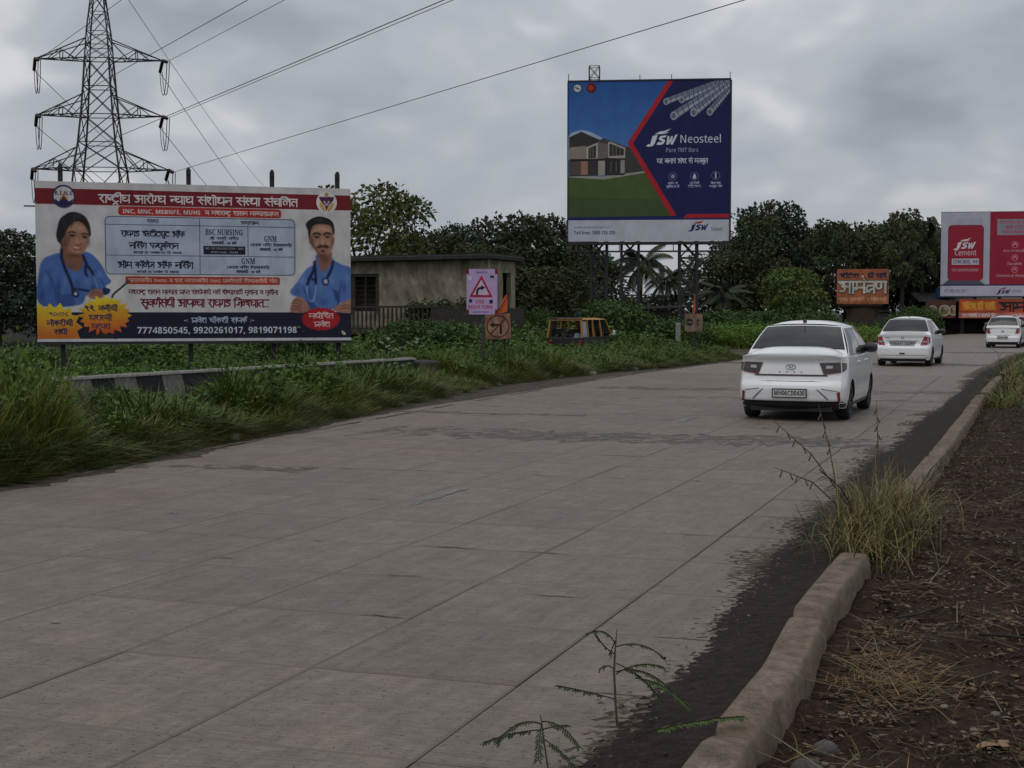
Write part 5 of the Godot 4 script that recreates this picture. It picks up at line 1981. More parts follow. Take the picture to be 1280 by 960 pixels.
func build_signs() -> void:
	# --- lilac right-turn board
	var o := thing("turn_warning_board", "lilac board with red triangle and black right-turn arrow on thin post", "sign", Vector3(-0.75, -0.05, -33.0), 0.06, "traffic signs by the verge")
	var b := Geo.new()
	b.quad_uv(Vector3(-0.385, 2.82, 0.026), Vector3(-0.385, 1.69, 0.026), Vector3(0.385, 1.69, 0.026), Vector3(0.385, 2.82, 0.026))
	put("printed_face", b, print_mat("turn_board_print", sign_print()), o)
	b = Geo.new()
	b.box(Vector3(0, 2.255, 0.0), Vector3(0.78, 1.14, 0.045))
	put("sheet_metal_panel", b, M.steel_grey, o)
	b = Geo.new()
	b.tube([Vector3(0.02, -0.3, -0.05), Vector3(0.02, 2.6, -0.05)], [0.035], 8)
	put("post", b, M.steel_grey, o)
	# --- faded no-left-turn sign on two legs
	o = thing("no_left_turn_sign", "faded brown square sign with crossed-out left arrow in a ring", "sign", Vector3(-0.31, -0.05, -34.3), -0.02, "traffic signs by the verge")
	b = Geo.new()
	b.x = Transform3D(Basis(Vector3(0, 0, 1), 0.04), Vector3.ZERO)
	b.quad_uv(Vector3(-0.33, 1.705, 0.022), Vector3(-0.33, 1.055, 0.022), Vector3(0.33, 1.055, 0.022), Vector3(0.33, 1.705, 0.022))
	put("printed_face", b, print_mat("no_turn_print", turn_print()), o)
	b = Geo.new()
	b.x = Transform3D(Basis(Vector3(0, 0, 1), 0.04), Vector3.ZERO)
	b.box(Vector3(0, 1.38, 0.0), Vector3(0.67, 0.66, 0.036))
	put("sheet_metal_panel", b, M.rusty, o)
	for x in [-0.18, 0.12]:
		b = Geo.new()
		b.box(Vector3(x, 0.55, -0.05), Vector3(0.055, 1.7, 0.05))
		put("post", b, M.steel_grey if x < 0 else M.rusty, o)
	# --- its pennant
	o = thing("pennant", "drooping saffron pennant on a thin stick above the faded square sign", "flag", Vector3(-0.12, 0, -34.5), 0.1, "saffron pennants on sticks")
	b = flag_mesh(0.44, 0.42, 0.1)
	b.v = moved(b.v, Vector3(0.0, 1.72, 0))
	put("cloth", b, M.flag_orange, o)
	b = Geo.new()
	b.tube([Vector3(0.03, -0.3, -0.03), Vector3(0.03, 2.2, -0.03)], [0.014], 6)
	put("stick", b, M.bark, o)
	# --- small weathered sign farther on
	o = thing("weathered_sign", "small weathered brown sign on a single post near the side lane", "sign", Vector3(6.6, -0.1, -48.0), -0.06, "traffic signs by the verge")
	b = Geo.new()
	b.quad_uv(Vector3(-0.32, 1.76, 0.022), Vector3(-0.32, 1.12, 0.022), Vector3(0.32, 1.12, 0.022), Vector3(0.32, 1.76, 0.022))
	put("printed_face", b, print_mat("small_sign_print", small_print()), o)
	b = Geo.new()
	b.box(Vector3(0, 1.44, 0), Vector3(0.65, 0.65, 0.036))
	put("sheet_metal_panel", b, M.rusty, o)
	b = Geo.new()
	b.box(Vector3(0.02, 0.5, -0.05), Vector3(0.08, 1.9, 0.06))
	put("post", b, M.steel_dark, o)
	o = thing("pennant", "narrow saffron pennant furled above the small weathered sign", "flag", Vector3(6.68, 0, -48.2), 0.0, "saffron pennants on sticks")
	b = flag_mesh(0.66, 0.2, 0.25)
	b.v = moved(b.v, Vector3(0.0, 1.75, 0))
	put("cloth", b, M.flag_orange, o)
	b = Geo.new()
	b.tube([Vector3(0.02, -0.3, -0.03), Vector3(0.05, 3.2, -0.03)], [0.014], 6)
	put("stick", b, M.bark, o)
	# --- short pale marker post in the grass
	var g := Geo.new()
	g.cbox(Vector3(0, 0.3, 0), Vector3(0.18, 1.2, 0.18), 0.03)
	o = put("marker_post", g, M.pale_stone)
	o.position = Vector3(6.6, 0.4, -52.5)
	tag(o, "short pale stone marker post in the grass left of the small weathered sign", "post")


func moved(v: PackedVector3Array, by: Vector3) -> PackedVector3Array:
	for i in v.size():
		v[i] += by
	return v


func build_shops() -> void:
	# the roadside restaurant at the far right: a long low shed behind two banners
	var l := Vector3(35.2, 0, -112.0)
	var r := Vector3(58.0, 0, -108.0)
	var d := r - l
	var turn := atan2(-d.z, d.x)
	var w := d.length()
	var o := thing("restaurant_shed", "long low tin-roofed roadside restaurant behind the orange banner", "building", l + Vector3(0, 0, -0.6), turn)
	var g := Geo.new()
	g.box(Vector3(w * 0.5, 1.35, -5.0), Vector3(w, 2.7, 0.3))
	for k in 9:
		g.box(Vector3(0.2 + k * w / 8.0 * 0.98, 1.35, -0.15), Vector3(0.3, 2.7, 0.3))
	put("wall", g, M.dark_plaster, o)
	g = Geo.new()
	g.quad(Vector3(-0.6, 2.75, 0.7), Vector3(w + 0.6, 2.75, 0.7), Vector3(w + 0.6, 3.6, -5.5), Vector3(-0.6, 3.6, -5.5))
	g.quad(Vector3(-0.6, 3.55, -5.5), Vector3(w + 0.6, 3.55, -5.5), Vector3(w + 0.6, 2.7, 0.7), Vector3(-0.6, 2.7, 0.7))
	put("roof", g, M.tin, o)
	g = Geo.new()
	g.box(Vector3(w * 0.5, 0.5, -2.5), Vector3(w * 0.9, 1.0, 0.6))
	put("counter", g, M.brick_brown, o)
	o = thing("restaurant_banner", "orange restaurant banner over the shed front at the right edge", "banner", l + (r - l) * 0.105 + Vector3(0, 0, 0.35), turn)
	g = Geo.new()
	sheet(g, 0, 1.34, 11.0, 1.58, 0.05, 0.03)
	put("printed_face", g, print_mat("banner_print", banner_print()), o)
	g = Geo.new()
	g.box(Vector3(5.5, 2.13, -0.03), Vector3(11.0, 1.6, 0.06))
	put("frame", g, M.rusty, o)
	o = thing("dish_banner", "brown banner with pictures of plates left of the orange one", "banner", l + Vector3(0.0, 0, 0.4), turn)
	g = Geo.new()
	sheet(g, -0.3, 1.34, 2.45, 1.45, 0.05, 0.03)
	put("printed_face", g, print_mat("dishes_print", dishes_print()), o)
	g = Geo.new()
	g.box(Vector3(0.93, 2.07, -0.03), Vector3(2.45, 1.5, 0.06))
	put("frame", g, M.rusty, o)
	# blue water tank seen under the cement billboard
	g = Geo.new()
	g.tube([Vector3(0, 0, 0), Vector3(0, 0.1, 0), Vector3(0, 0.35, 0), Vector3(0, 0.4, 0), Vector3(0, 0.75, 0), Vector3(0, 0.8, 0), Vector3(0, 1.0, 0)], [0.75, 0.8, 0.8, 0.83, 0.83, 0.8, 0.5], 14)
	var t := put("water_tank", g, M.tarp_blue)
	t.position = Vector3(37.2, 3.05, -113.5)
	tag(t, "blue plastic water tank on the shed roof below the cement billboard", "tank")
	# low dark wall and shack under the tall steel billboard
	o = thing("stone_wall", "low dark rubble wall behind the bushes under the tall billboard", "wall", Vector3(6.4, 0, -66.0), -0.12)
	g = Geo.new()
	for k in 30:
		var x := -0.3 + (k % 10) * 0.38 + 0.1 * (k / 10)
		g.cbox(Vector3(x, 0.35 + (k / 10) * 0.36, rng.randf_range(-0.05, 0.05)), Vector3(0.36, 0.34, 0.4), 0.05)
	put("rubble_course", g, M.stone, o)
	o = thing("tin_shack", "dark low shack with a flat tin roof beneath the tall billboard", "shed", Vector3(6.2, 0, -70.0), 0.1)
	g = Geo.new()
	g.box(Vector3(0, 0.9, -1.0), Vector3(4.6, 1.9, 2.4))
	put("wall", g, M.dark_plaster, o)
	g = Geo.new()
	g.box(Vector3(0, 1.98, -0.9), Vector3(5.4, 0.12, 3.2), Basis(Vector3(0, 0, 1), 0.03))
	put("roof", g, M.tin, o)
	g = Geo.new()
	g.box(Vector3(-4.6, 1.0, 0.0), Vector3(0.9, 0.6, 0.05), Basis(Vector3(0, 0, 1), 0.2))
	var bl := put("blue_sheet", g, M.tarp_blue)
	bl.position = Vector3(8.5, 0.55, -70.5)
	tag(bl, "scrap of blue plastic sheet hanging in the bushes behind the yellow van", "sheet")
	# pale panel and grey cabin near the hotel board
	g = Geo.new()
	g.box(Vector3(0, 0.9, 0), Vector3(1.6, 0.45, 0.05), Basis(Vector3(0, 0, 1), -0.1))
	g.box(Vector3(-0.6, 0.3, 0), Vector3(0.05, 0.9, 0.05))
	g.box(Vector3(0.6, 0.3, 0), Vector3(0.05, 0.9, 0.05))
	var pn := put("tin_sheet", g, M.pale_stone)
	pn.position = Vector3(21.6, 0.7, -91.0)
	tag(pn, "pale tin sheet leaning left of the hotel signboard pier", "tin sheet")
	o = thing("grey_cabin", "small grey roadside cabin right of the hotel signboard", "hut", Vector3(28.6, 0, -103.0), -0.3)
	g = Geo.new()
	g.cbox(Vector3(0, 0.9, 0), Vector3(1.8, 1.9, 1.6), 0.04)
	put("wall", g, M.steel_grey, o)
	g = Geo.new()
	g.box(Vector3(0, 1.9, 0.1), Vector3(2.0, 0.08, 1.9))
	put("roof", g, M.tin, o)


# ------------------------------------------------------------------ trees and shrubs
class Leaves:
	var v := PackedVector3Array()
	var n := PackedVector3Array()
	var c := PackedColorArray()

	func leaf(at: Vector3, along: Vector3, side: Vector3, len: float, wid: float, col: Color, droop := 0.15) -> void:
		# a folded four-point leaf, two triangles
		var tip := at + along * len - Vector3(0, droop * len, 0)
		var mid := at + along * len * 0.45
		var a := mid + side * wid * 0.5
		var b := mid - side * wid * 0.5
		var nn := along.cross(side).normalized()
		v.append_array(PackedVector3Array([at, a, tip, at, tip, b]))
		n.append_array(PackedVector3Array([nn, nn, nn, nn, nn, nn]))
		c.append_array(PackedColorArray([col, col, col, col, col, col]))

	func blade(at: Vector3, dir: Vector3, len: float, wid: float, curl: float, col: Color, seg := 3) -> void:
		# a grass blade bending over outwards
		var side := dir.cross(Vector3.UP)
		side = side.normalized() if side.length() > 0.01 else Vector3.RIGHT
		var p := at
		var d := dir
		var out := Vector3(dir.x, 0, dir.z)
		out = out.normalized() if out.length() > 0.01 else Vector3.FORWARD
		var pw := wid
		for k in seg:
			var f := float(k + 1) / seg
			var q := p + d * len / seg
			var w := wid * (1.0 - f * f)
			var nn := d.cross(side).normalized()
			if k == seg - 1:
				v.append_array(PackedVector3Array([p - side * pw * 0.5, p + side * pw * 0.5, q]))
				n.append_array(PackedVector3Array([nn, nn, nn]))
				c.append_array(PackedColorArray([col, col, col]))
			else:
				v.append_array(PackedVector3Array([p - side * pw * 0.5, p + side * pw * 0.5, q + side * w * 0.5, p - side * pw * 0.5, q + side * w * 0.5, q - side * w * 0.5]))
				n.append_array(PackedVector3Array([nn, nn, nn, nn, nn, nn]))
				c.append_array(PackedColorArray([col, col, col, col, col, col]))
			pw = w
			p = q
			d = (d + out * curl / seg - Vector3(0, curl / seg * 0.9, 0)).normalized()

	func mesh(m: Material) -> ArrayMesh:
		var a := []
		a.resize(Mesh.ARRAY_MAX)
		a[Mesh.ARRAY_VERTEX] = v
		a[Mesh.ARRAY_NORMAL] = n
		a[Mesh.ARRAY_COLOR] = c
		var out := ArrayMesh.new()
		out.add_surface_from_arrays(Mesh.PRIMITIVE_TRIANGLES, a)
		out.surface_set_material(0, m)
		return out


func rdir(r: RandomNumberGenerator) -> Vector3:
	var z := r.randf_range(-1, 1)
	var a := r.randf() * TAU
	var q := sqrt(1.0 - z * z)
	return Vector3(cos(a) * q, z, sin(a) * q)


func tint(r: RandomNumberGenerator, base: Color, spread := 0.3, warm := 0.2) -> Color:
	var f := 1.0 + r.randf_range(-spread, spread)
	var w := r.randf_range(-warm, warm)
	return Color(maxf(0.004, base.r * f * (1.0 + w * 1.3)), maxf(0.004, base.g * f), maxf(0.003, base.b * f * (1.0 - w)))


func make_tree(called: String, label: String, group: String, sd: int, h: float, rad: float, low: float, lobes: int, per: int, size: float, col: Color, flat := 0.8, gaps := 0.0) -> Node3D:
	# trunk, limbs and a crown of leaf clumps; low is the height where the crown begins
	var r := RandomNumberGenerator.new()
	r.seed = sd
	var o := thing(called, label, "tree" if called.ends_with("tree") or called.ends_with("palm") else "bush", Vector3.ZERO, 0.0, group)
	var lv := Leaves.new()
	var fork := lerpf(low, h, 0.18) * 0.9
	var trunk := Geo.new()
	var lean := Vector3(r.randf_range(-0.3, 0.3), 0, r.randf_range(-0.3, 0.3))
	var tr := maxf(0.06, h * 0.022)
	trunk.tube([Vector3(0, -0.6, 0), Vector3(0, 0.25, 0), lean * 0.4 + Vector3(0, fork * 0.6, 0), lean + Vector3(0, fork, 0)], [tr * 1.5, tr * 1.15, tr, tr * 0.85], 8)
	put("trunk", trunk, M.bark, o)
	for k in lobes:
		var f := (k + 0.5) / lobes
		var a := k * 2.39996 + r.randf_range(-0.4, 0.4)
		var y := lerpf(low + 0.4, h, pow(f, 0.8))
		var prof := sqrt(maxf(0.05, 1.0 - pow(absf((y - lerpf(low, h, 0.42)) / ((h - low) * 0.62)), 2.0)))
		var out := rad * prof * r.randf_range(0.45, 0.9)
		var lr := rad * r.randf_range(0.26, 0.42)
		y = minf(y, h - lr * flat * 0.8)
		var cen := lean + Vector3(cos(a) * out, y, sin(a) * out)
		if k % 2 == 0:
			var limb := Geo.new()
			var s := lean + Vector3(0, fork * 0.95, 0)
			var mid := s.lerp(cen, 0.5) + Vector3(0, 0.12 * (cen - s).length(), 0)
			limb.tube([s, mid, cen], [tr * 0.6, tr * 0.36, tr * 0.12], 5, false)
			put("limb", limb, M.bark, o)
		var lobe_col := tint(r, col, 0.22, 0.12)
		for j in per:
			var d := rdir(r)
			if d.y < -0.35 and r.randf() < 0.6:
				continue
			var bump := 1.0 + 0.28 * noise.get_noise_3d(d.x * 1.6 + k * 7.0, d.y * 1.6, d.z * 1.6)
			if gaps > 0.0 and noise.get_noise_3d(d.x * 2.4 + k * 3.0, d.y * 2.4 + 5.0, d.z * 2.4) < gaps - 0.45:
				continue
			var q := cen + d * Vector3(1, flat, 1) * lr * bump * pow(r.randf(), 0.28)
			var al := (d + rdir(r) * 0.9).normalized()
			var sd2 := al.cross(rdir(r)).normalized()
			lv.leaf(q, al, sd2, size * r.randf_range(0.6, 1.3), size * r.randf_range(0.4, 0.75), tint(r, lobe_col, 0.28, 0.15))
	put_mesh("crown", lv.mesh(M.leaf), o)
	return o


func make_palm(called: String, label: String, sd: int, h: float, fl: float, col: Color) -> Node3D:
	var r := RandomNumberGenerator.new()
	r.seed = sd
	var o := thing(called, label, "palm", Vector3.ZERO, 0.0, "coconut palms behind the billboards")
	var g := Geo.new()
	var bendx := r.randf_range(-0.5, 0.5)
	var top := Vector3(bendx, h, 0.2)
	g.tube([Vector3(0, -0.5, 0), Vector3(bendx * 0.1, h * 0.3, 0), Vector3(bendx * 0.4, h * 0.7, 0.1), top], [0.24, 0.16, 0.14, 0.12], 8)
	put("trunk", g, M.bark, o)
	for k in 17:
		var a := k * 2.4 + r.randf_range(-0.2, 0.2)
		var up := lerpf(1.25, -0.25, k / 16.0)
		var d := Vector3(cos(a) * cos(up), sin(up), sin(a) * cos(up))
		var lv := Leaves.new()
		var p := top
		var len := fl * r.randf_range(0.85, 1.1)
		var fc := tint(r, col, 0.2, 0.15)
		for j in 22:
			var f := j / 21.0
			var q := p + d * len / 22.0
			var side := d.cross(Vector3.UP).normalized()
			lv.leaf(p, d, side, len / 20.0, 0.05 * (1.1 - f), fc, 0.0)
			if j > 2:
				for sgn in [-1, 1]:
					var ld: Vector3 = (side * sgn + d * 0.55 - Vector3(0, 0.5, 0)).normalized()
					lv.leaf(p, ld, d, fl * 0.30 * sqrt(sin(PI * clampf(f * 0.85 + 0.12, 0.0, 1.0))), 0.13, tint(r, fc, 0.2, 0.1), 0.25)
			p = q
			d = (d + Vector3(0, -0.085, 0)).normalized()
		put_mesh("frond", lv.mesh(M.leaf), o)
	return o


func stand(o: Node3D, px_x: float, dist: float, size := Vector3.ONE, turn := 0.0, y := 0.0) -> void:
	# px_x: bearing given as metres to the side per 1650 metres ahead
	o.position = Vector3(px_x / 1650.0 * dist, y, -dist)
	o.rotation.y = turn
	o.scale = size


func build_trees() -> void:
	var dark := Color(0.048, 0.062, 0.032)
	var mid := Color(0.045, 0.062, 0.026)
	var g1 := "dark trees along the horizon"
	# broken crown behind the nursing billboard, nearest of the tall trees
	var o := make_tree("leafy_tree", "tall loose-crowned tree rising behind the right end of the nursing billboard", "", 11, 8.6, 4.1, 2.6, 22, 520, 0.30, Color(0.082, 0.096, 0.030), 0.75, 0.36)
	stand(o, -190, 68, Vector3.ONE, 0.4, -0.6)
	var a := make_tree("broad_tree", "rounded dark tree right of the house roof, above the yellow van", g1, 21, 8.9, 4.6, 1.0, 30, 430, 0.40, dark, 0.8, 0.2)
	stand(a, 12, 101, Vector3(1.0, 1.0, 1.0), 0.0)
	var b := make_tree("broad_tree", "highest dark tree crown between the tall billboard and hotel signboard", g1, 35, 11.2, 4.4, 1.2, 30, 430, 0.40, Color(0.040, 0.056, 0.034), 0.85, 0.26)
	stand(b, 322, 118)
	var c := make_tree("broad_tree", "flat-topped dark tree directly above the hotel signboard", g1, 47, 9.6, 5.0, 1.0, 26, 430, 0.42, Color(0.058, 0.068, 0.030), 0.7, 0.24)
	stand(c, 415, 122)
	var more := [
		[a, "small dark tree just right of the leafy crown behind the nursing billboard", -108, 92, 0.78, 0.80, 1.1], [b, "narrow dark tree above the left part of the house roof", -70, 94, 0.55, 0.70, 2.0],
		[c, "low dark tree in the gap left of the tall billboard", 72, 106, 0.85, 0.72, 0.7], [a, "dark tree seen through the left legs of the tall billboard", 96, 108, 0.70, 0.70, 2.4],
		[c, "dark tree just right of the tall billboard's legs", 262, 112, 0.9, 0.70, 3.0], [a, "dark tree crown left of the highest one", 288, 124, 0.8, 0.95, 4.0],
		[b, "dark tree right of the highest crown", 368, 126, 0.85, 0.86, 3.4], [a, "dark crown right of the hotel signboard top", 462, 126, 0.95, 1.12, 5.0], [c, "dark crown left of the palm beside the cement billboard", 498, 124, 0.8, 1.06, 1.6],
		[b, "dark tree reaching the left edge of the cement billboard", 540, 120, 0.9, 0.78, 2.2], [a, "dark tree rising behind the restaurant shed below the cement billboard", 600, 132, 1.1, 0.8, 0.4], [c, "dark tree behind the right part of the restaurant shed", 650, 136, 1.0, 0.8, 2.6],
		[b, "dark tree at the left edge of the picture beside the billboard", -640, 84, 0.85, 0.60, 0.9], [c, "lower dark tree at the far left behind the billboard", -590, 90, 0.9, 0.55, 4.4], [a, "dark tree filling behind the house's right corner", -22, 98, 0.9, 0.72, 2.9],
		[c, "low tree between the house and the rounded dark tree", 40, 92, 0.7, 0.50, 1.9], [a, "low dark tree behind the tin shack", 170, 112, 0.9, 0.36, 0.2],
	]
	for q in more:
		var t := copy(q[0], q[1], Vector3(q[2] / 1650.0 * q[3], 0, -q[3]), q[6], Vector3(q[4], q[5], q[4]))
	# thinner trees that break the skyline
	var sl := make_tree("slender_tree", "thin-crowned tree standing up left of the highest dark crown", "thin trees along the horizon", 83, 9.8, 2.5, 3.0, 13, 330, 0.36, Color(0.062, 0.080, 0.034), 0.75, 0.38)
	stand(sl, 304, 112, Vector3.ONE, 0.5)
	for q in [["thin tree poking above the crowns left of the hotel signboard", 392, 114, 0.9, 0.98, 1.5], ["thin pale tree just left of the far right palm", 486, 112, 0.9, 1.05, 3.1], ["thin tree above the right end of the house roof", -48, 84, 0.6, 0.62, 4.2], ["thin tree beside the left leg of the tall billboard", 86, 96, 0.8, 0.72, 0.4]]:
		copy(sl, q[0], Vector3(q[1] / 1650.0 * q[2], 0, -q[2]), q[5], Vector3(q[3], q[4], q[3]))
	# palms
	var p := make_palm("coconut_palm", "coconut palm with hanging fronds seen below the tall billboard", 3, 5.2, 2.9, Color(0.040, 0.050, 0.026))
	stand(p, 160, 98, Vector3.ONE, 0.3)
	copy(p, "second coconut palm nearer the right legs of the tall billboard", Vector3(11.8, 0, -102), 1.7, Vector3(0.8, 0.8, 0.8))
	copy(p, "palm with long fronds left of the light green tree", Vector3(16.6, 0, -104), 2.9, Vector3(1.0, 0.62, 1.0))
	copy(p, "tall palm whose fronds stand above the trees left of the cement billboard", Vector3(35.9, 0, -116), 0.9, Vector3(0.95, 1.5, 0.95))
	# light green tree between the first car and the hotel board
	o = make_tree("spreading_tree", "light green spreading tree left of the hotel signboard", "", 61, 4.6, 3.2, 0.5, 34, 280, 0.28, Color(0.092, 0.130, 0.036), 0.22, 0.34)
	stand(o, 350, 88, Vector3(0.78, 1.0, 0.78))
	# shrubs
	var s := make_tree("leafy_bush", "bright green creeper-covered bush behind the yellow van", "green bushes in the grass", 71, 2.2, 2.1, 0.0, 16, 330, 0.20, Color(0.055, 0.092, 0.024), 0.7)
	stand(s, 130, 56, Vector3(0.95, 0.95, 0.95))
	for q in [["low bush right of the creeper-covered one under the tall billboard", 196, 62, 1.0, 0.62, 1.0], ["bush left of the yellow van against the dark trees", 14, 58, 0.7, 0.85, 2.2], ["bush between the two nearest traffic signs and the van", 0, 44, 0.45, 0.50, 0.4],
			["large bush between the house and the lilac sign", -74, 42, 0.8, 0.64, 3.0], ["bush under the house balcony left of the lilac sign", -116, 47, 0.8, 0.62, 1.4], ["dark bush under the balcony beside the nursing billboard", -150, 48, 0.6, 0.3, 5.0],
			["bushy mound right of the small weathered sign", 262, 74, 1.1, 0.75, 2.5], ["low bush in front of the dark trees right of the weathered sign", 300, 82, 1.2, 0.8, 4.0], ["bush beside the grey roadside cabin", 506, 92, 0.8, 0.9, 0.6], ["bush at the foot of the dish banner", 503, 101, 0.8, 0.95, 1.9],
			["bush right of the hotel pier at the road edge", 486, 88, 0.7, 0.7, 3.3], ["bush under the light green tree", 380, 84, 1.0, 0.75, 5.5], ["weedy bush at the left edge below the billboard", -620, 36, 0.9, 0.62, 1.2], ["weedy bush by the left foot of the nursing billboard", -560, 33, 0.55, 0.5, 2.8]]:
		copy(s, q[0], Vector3(q[1] / 1650.0 * q[2], ground_y(q[1] / 1650.0 * q[2], -q[2]), -q[2]), q[5], Vector3(q[3], q[4], q[3]))
	# creeper hanging over the balcony rail
	var cr := RandomNumberGenerator.new()
	cr.seed = 15
	var cv := Leaves.new()
	for k in 1500:
		var u := cr.randf()
		var q := Vector3(-4.2, 2.0, -54.35).lerp(Vector3(-1.6, 2.0, -53.0), u)
		q += Vector3(0, -1.5 * cr.randf() * (0.45 + 0.55 * sin(u * 7.0) ** 2) + 0.12, 0) + rdir(cr) * 0.18
		var al := rdir(cr)
		cv.leaf(q, al, al.cross(rdir(cr)).normalized(), cr.randf_range(0.12, 0.24), cr.randf_range(0.08, 0.15), tint(cr, Color(0.05, 0.07, 0.024), 0.3, 0.15))
	var ce := put_mesh("balcony_creeper", cv.mesh(M.leaf), self)
	tag(ce, "leafy creeper hanging over the balcony rail of the house", "creeper")
	# big oval-leaved shrub by the wall's end
	var r := RandomNumberGenerator.new()
	r.seed = 5
	o = thing("milkweed_shrub", "grey-green shrub with large oval leaves at the end of the wall", "bush", Vector3(-2.8, -0.1, -34.6), 0.0)
	var st := Geo.new()
	for k in 11:
		var base := Vector3(r.randf_range(-0.5, 0.5), -0.2, r.randf_range(-0.4, 0.4))
		var tip := base * 2.0 + Vector3(r.randf_range(-0.4, 0.4), r.randf_range(0.95, 1.6), r.randf_range(-0.3, 0.3))
		st.tube([base, base.lerp(tip, 0.5) + Vector3(0, 0.1, 0), tip], [0.035, 0.025, 0.012], 5, false)
		for j in 9:
			var f := 0.25 + 0.75 * j / 8.0
			for sg in [0.0, PI]:
				var an: float = j * 1.57 + sg + k
				var al := Vector3(cos(an), 0.55, sin(an)).normalized()
				var at := base.lerp(tip, f)
				var g := Leaves.new()
				var sd2 := al.cross(Vector3.UP).normalized()
				var lc := tint(r, Color(0.15, 0.19, 0.11), 0.25, 0.1)
				var le := r.randf_range(0.2, 0.3)
				g.leaf(at, al, sd2, le, le * 0.62, lc, 0.1)
				g.leaf(at + al * le * 0.2, al, sd2, le * 0.62, le * 0.74, lc, 0.05)
				put_mesh("leaf", g.mesh(M.leaf), o)
	put("stem", st, M.bark, o)


# ------------------------------------------------------------------ cars
func bil(c: Array, u: float, v: float, bulge := Vector3.ZERO) -> Vector3:
	# c: lower left, lower right, upper right, upper left
	return c[0].lerp(c[1], u).lerp(c[3].lerp(c[2], u), v) + bulge * (4.0 * u * (1.0 - u) * 0.5 + 4.0 * v * (1.0 - v) * 0.5)


func panel(c: Array, bulge: Vector3, u0: float, u1: float, v0: float, v1: float, off: Vector3, n := 8, skew := 0.0) -> Geo:
	var g := Geo.new()
	var rows := []
	for j in n + 1:
		var row := PackedVector3Array()
		var v := lerpf(v0, v1, float(j) / n)
		for i in n + 1:
			row.append(bil(c, lerpf(u0, u1, float(i) / n) + skew * (v - v0), v, bulge) + off)
		rows.append(row)
	g.grid(rows)
	return g


class Car:
	var L := 4.0
	var Wd := 1.68
	var H := 1.52
	var base := 2.45
	var r := 0.29
	var belt := 0.95
	var deck := 0.98
	var deck_in := 1.06
	var hood := 0.95
	var back := 0.62         # rear overhang
	var rear_prof := [[0.18, -0.10], [0.3, 0.0], [0.5, 0.02], [0.6, -0.01], [0.68, -0.08], [0.85, -0.11], [0.95, -0.09], [1.0, -0.12]]
	var zb := 1.25           # rear window base
	var zt := 0.62           # roof's rear edge
	var ft := -0.55
	var fb := -1.35
	var roof_w := 0.54
	var bulge := 0.11

	func rz() -> float:
		return base * 0.5 + back

	func side_x(y: float) -> float:
		var f := (y - 0.55) / 0.5
		return Wd * 0.5 * (1.0 - 0.055 * f * f - (0.03 if y < 0.3 else 0.0))

	func prof(y: float) -> float:
		var p := rear_prof
		if y <= p[0][0]:
			return p[0][1]
		for k in range(1, p.size()):
			if y <= p[k][0]:
				var t: float = (y - p[k - 1][0]) / (p[k][0] - p[k - 1][0])
				t = t * t * (3.0 - 2.0 * t)
				return lerpf(p[k - 1][1], p[k][1], t)
		return p[-1][1]

	func rear(x: float, y: float, off := 0.0) -> Vector3:
		# a point of the rear face; x in metres
		var xe := side_x(y) * 0.90
		var a := clampf(x / xe, -1.0, 1.0)
		return Vector3(a * xe, y, rz() - bulge + prof(y) + bulge * (1.0 - pow(absf(a), 2.6)) + off)

	func shoulder(z: float) -> float:
		if z > zb - 0.15:
			return lerpf(belt, deck - 0.035, smoothstep(zb - 0.15, rz(), z))
		if z < fb + 0.2:
			return lerpf(belt, hood - 0.24, smoothstep(-fb - 0.2, -(rz() - L), -z))
		return belt

	func top(z: float) -> float:
		if z > zb - 0.02:
			return lerpf(deck_in, deck, smoothstep(zb, rz() - 0.1, z))
		if z < fb + 0.05:
			return lerpf(hood + 0.02, hood - 0.2, pow(clampf((fb - z) / (fb - (rz() - L)), 0.0, 1.0), 1.8))
		return lerpf(hood, deck_in, clampf((z - fb) / (zb - fb), 0.0, 1.0))

	func side(z: float, y: float) -> Vector3:
		var zr := rz()
		var zs := zr - 0.55
		var x := side_x(y)
		if z > zs:
			var f := (z - zs) / 0.55
			return Vector3(x * (1.0 - 0.10 * pow(f, 3.0)), y, lerpf(zs, zr - bulge + prof(y), f))
		var zf := zr - L
		if z < zf + 0.6:
			var f := (zf + 0.6 - z) / 0.6
			return Vector3(x * (1.0 - 0.22 * pow(f, 2.6)), y, z + 0.08 * f * absf(y - 0.45))
		return Vector3(x, y, z)


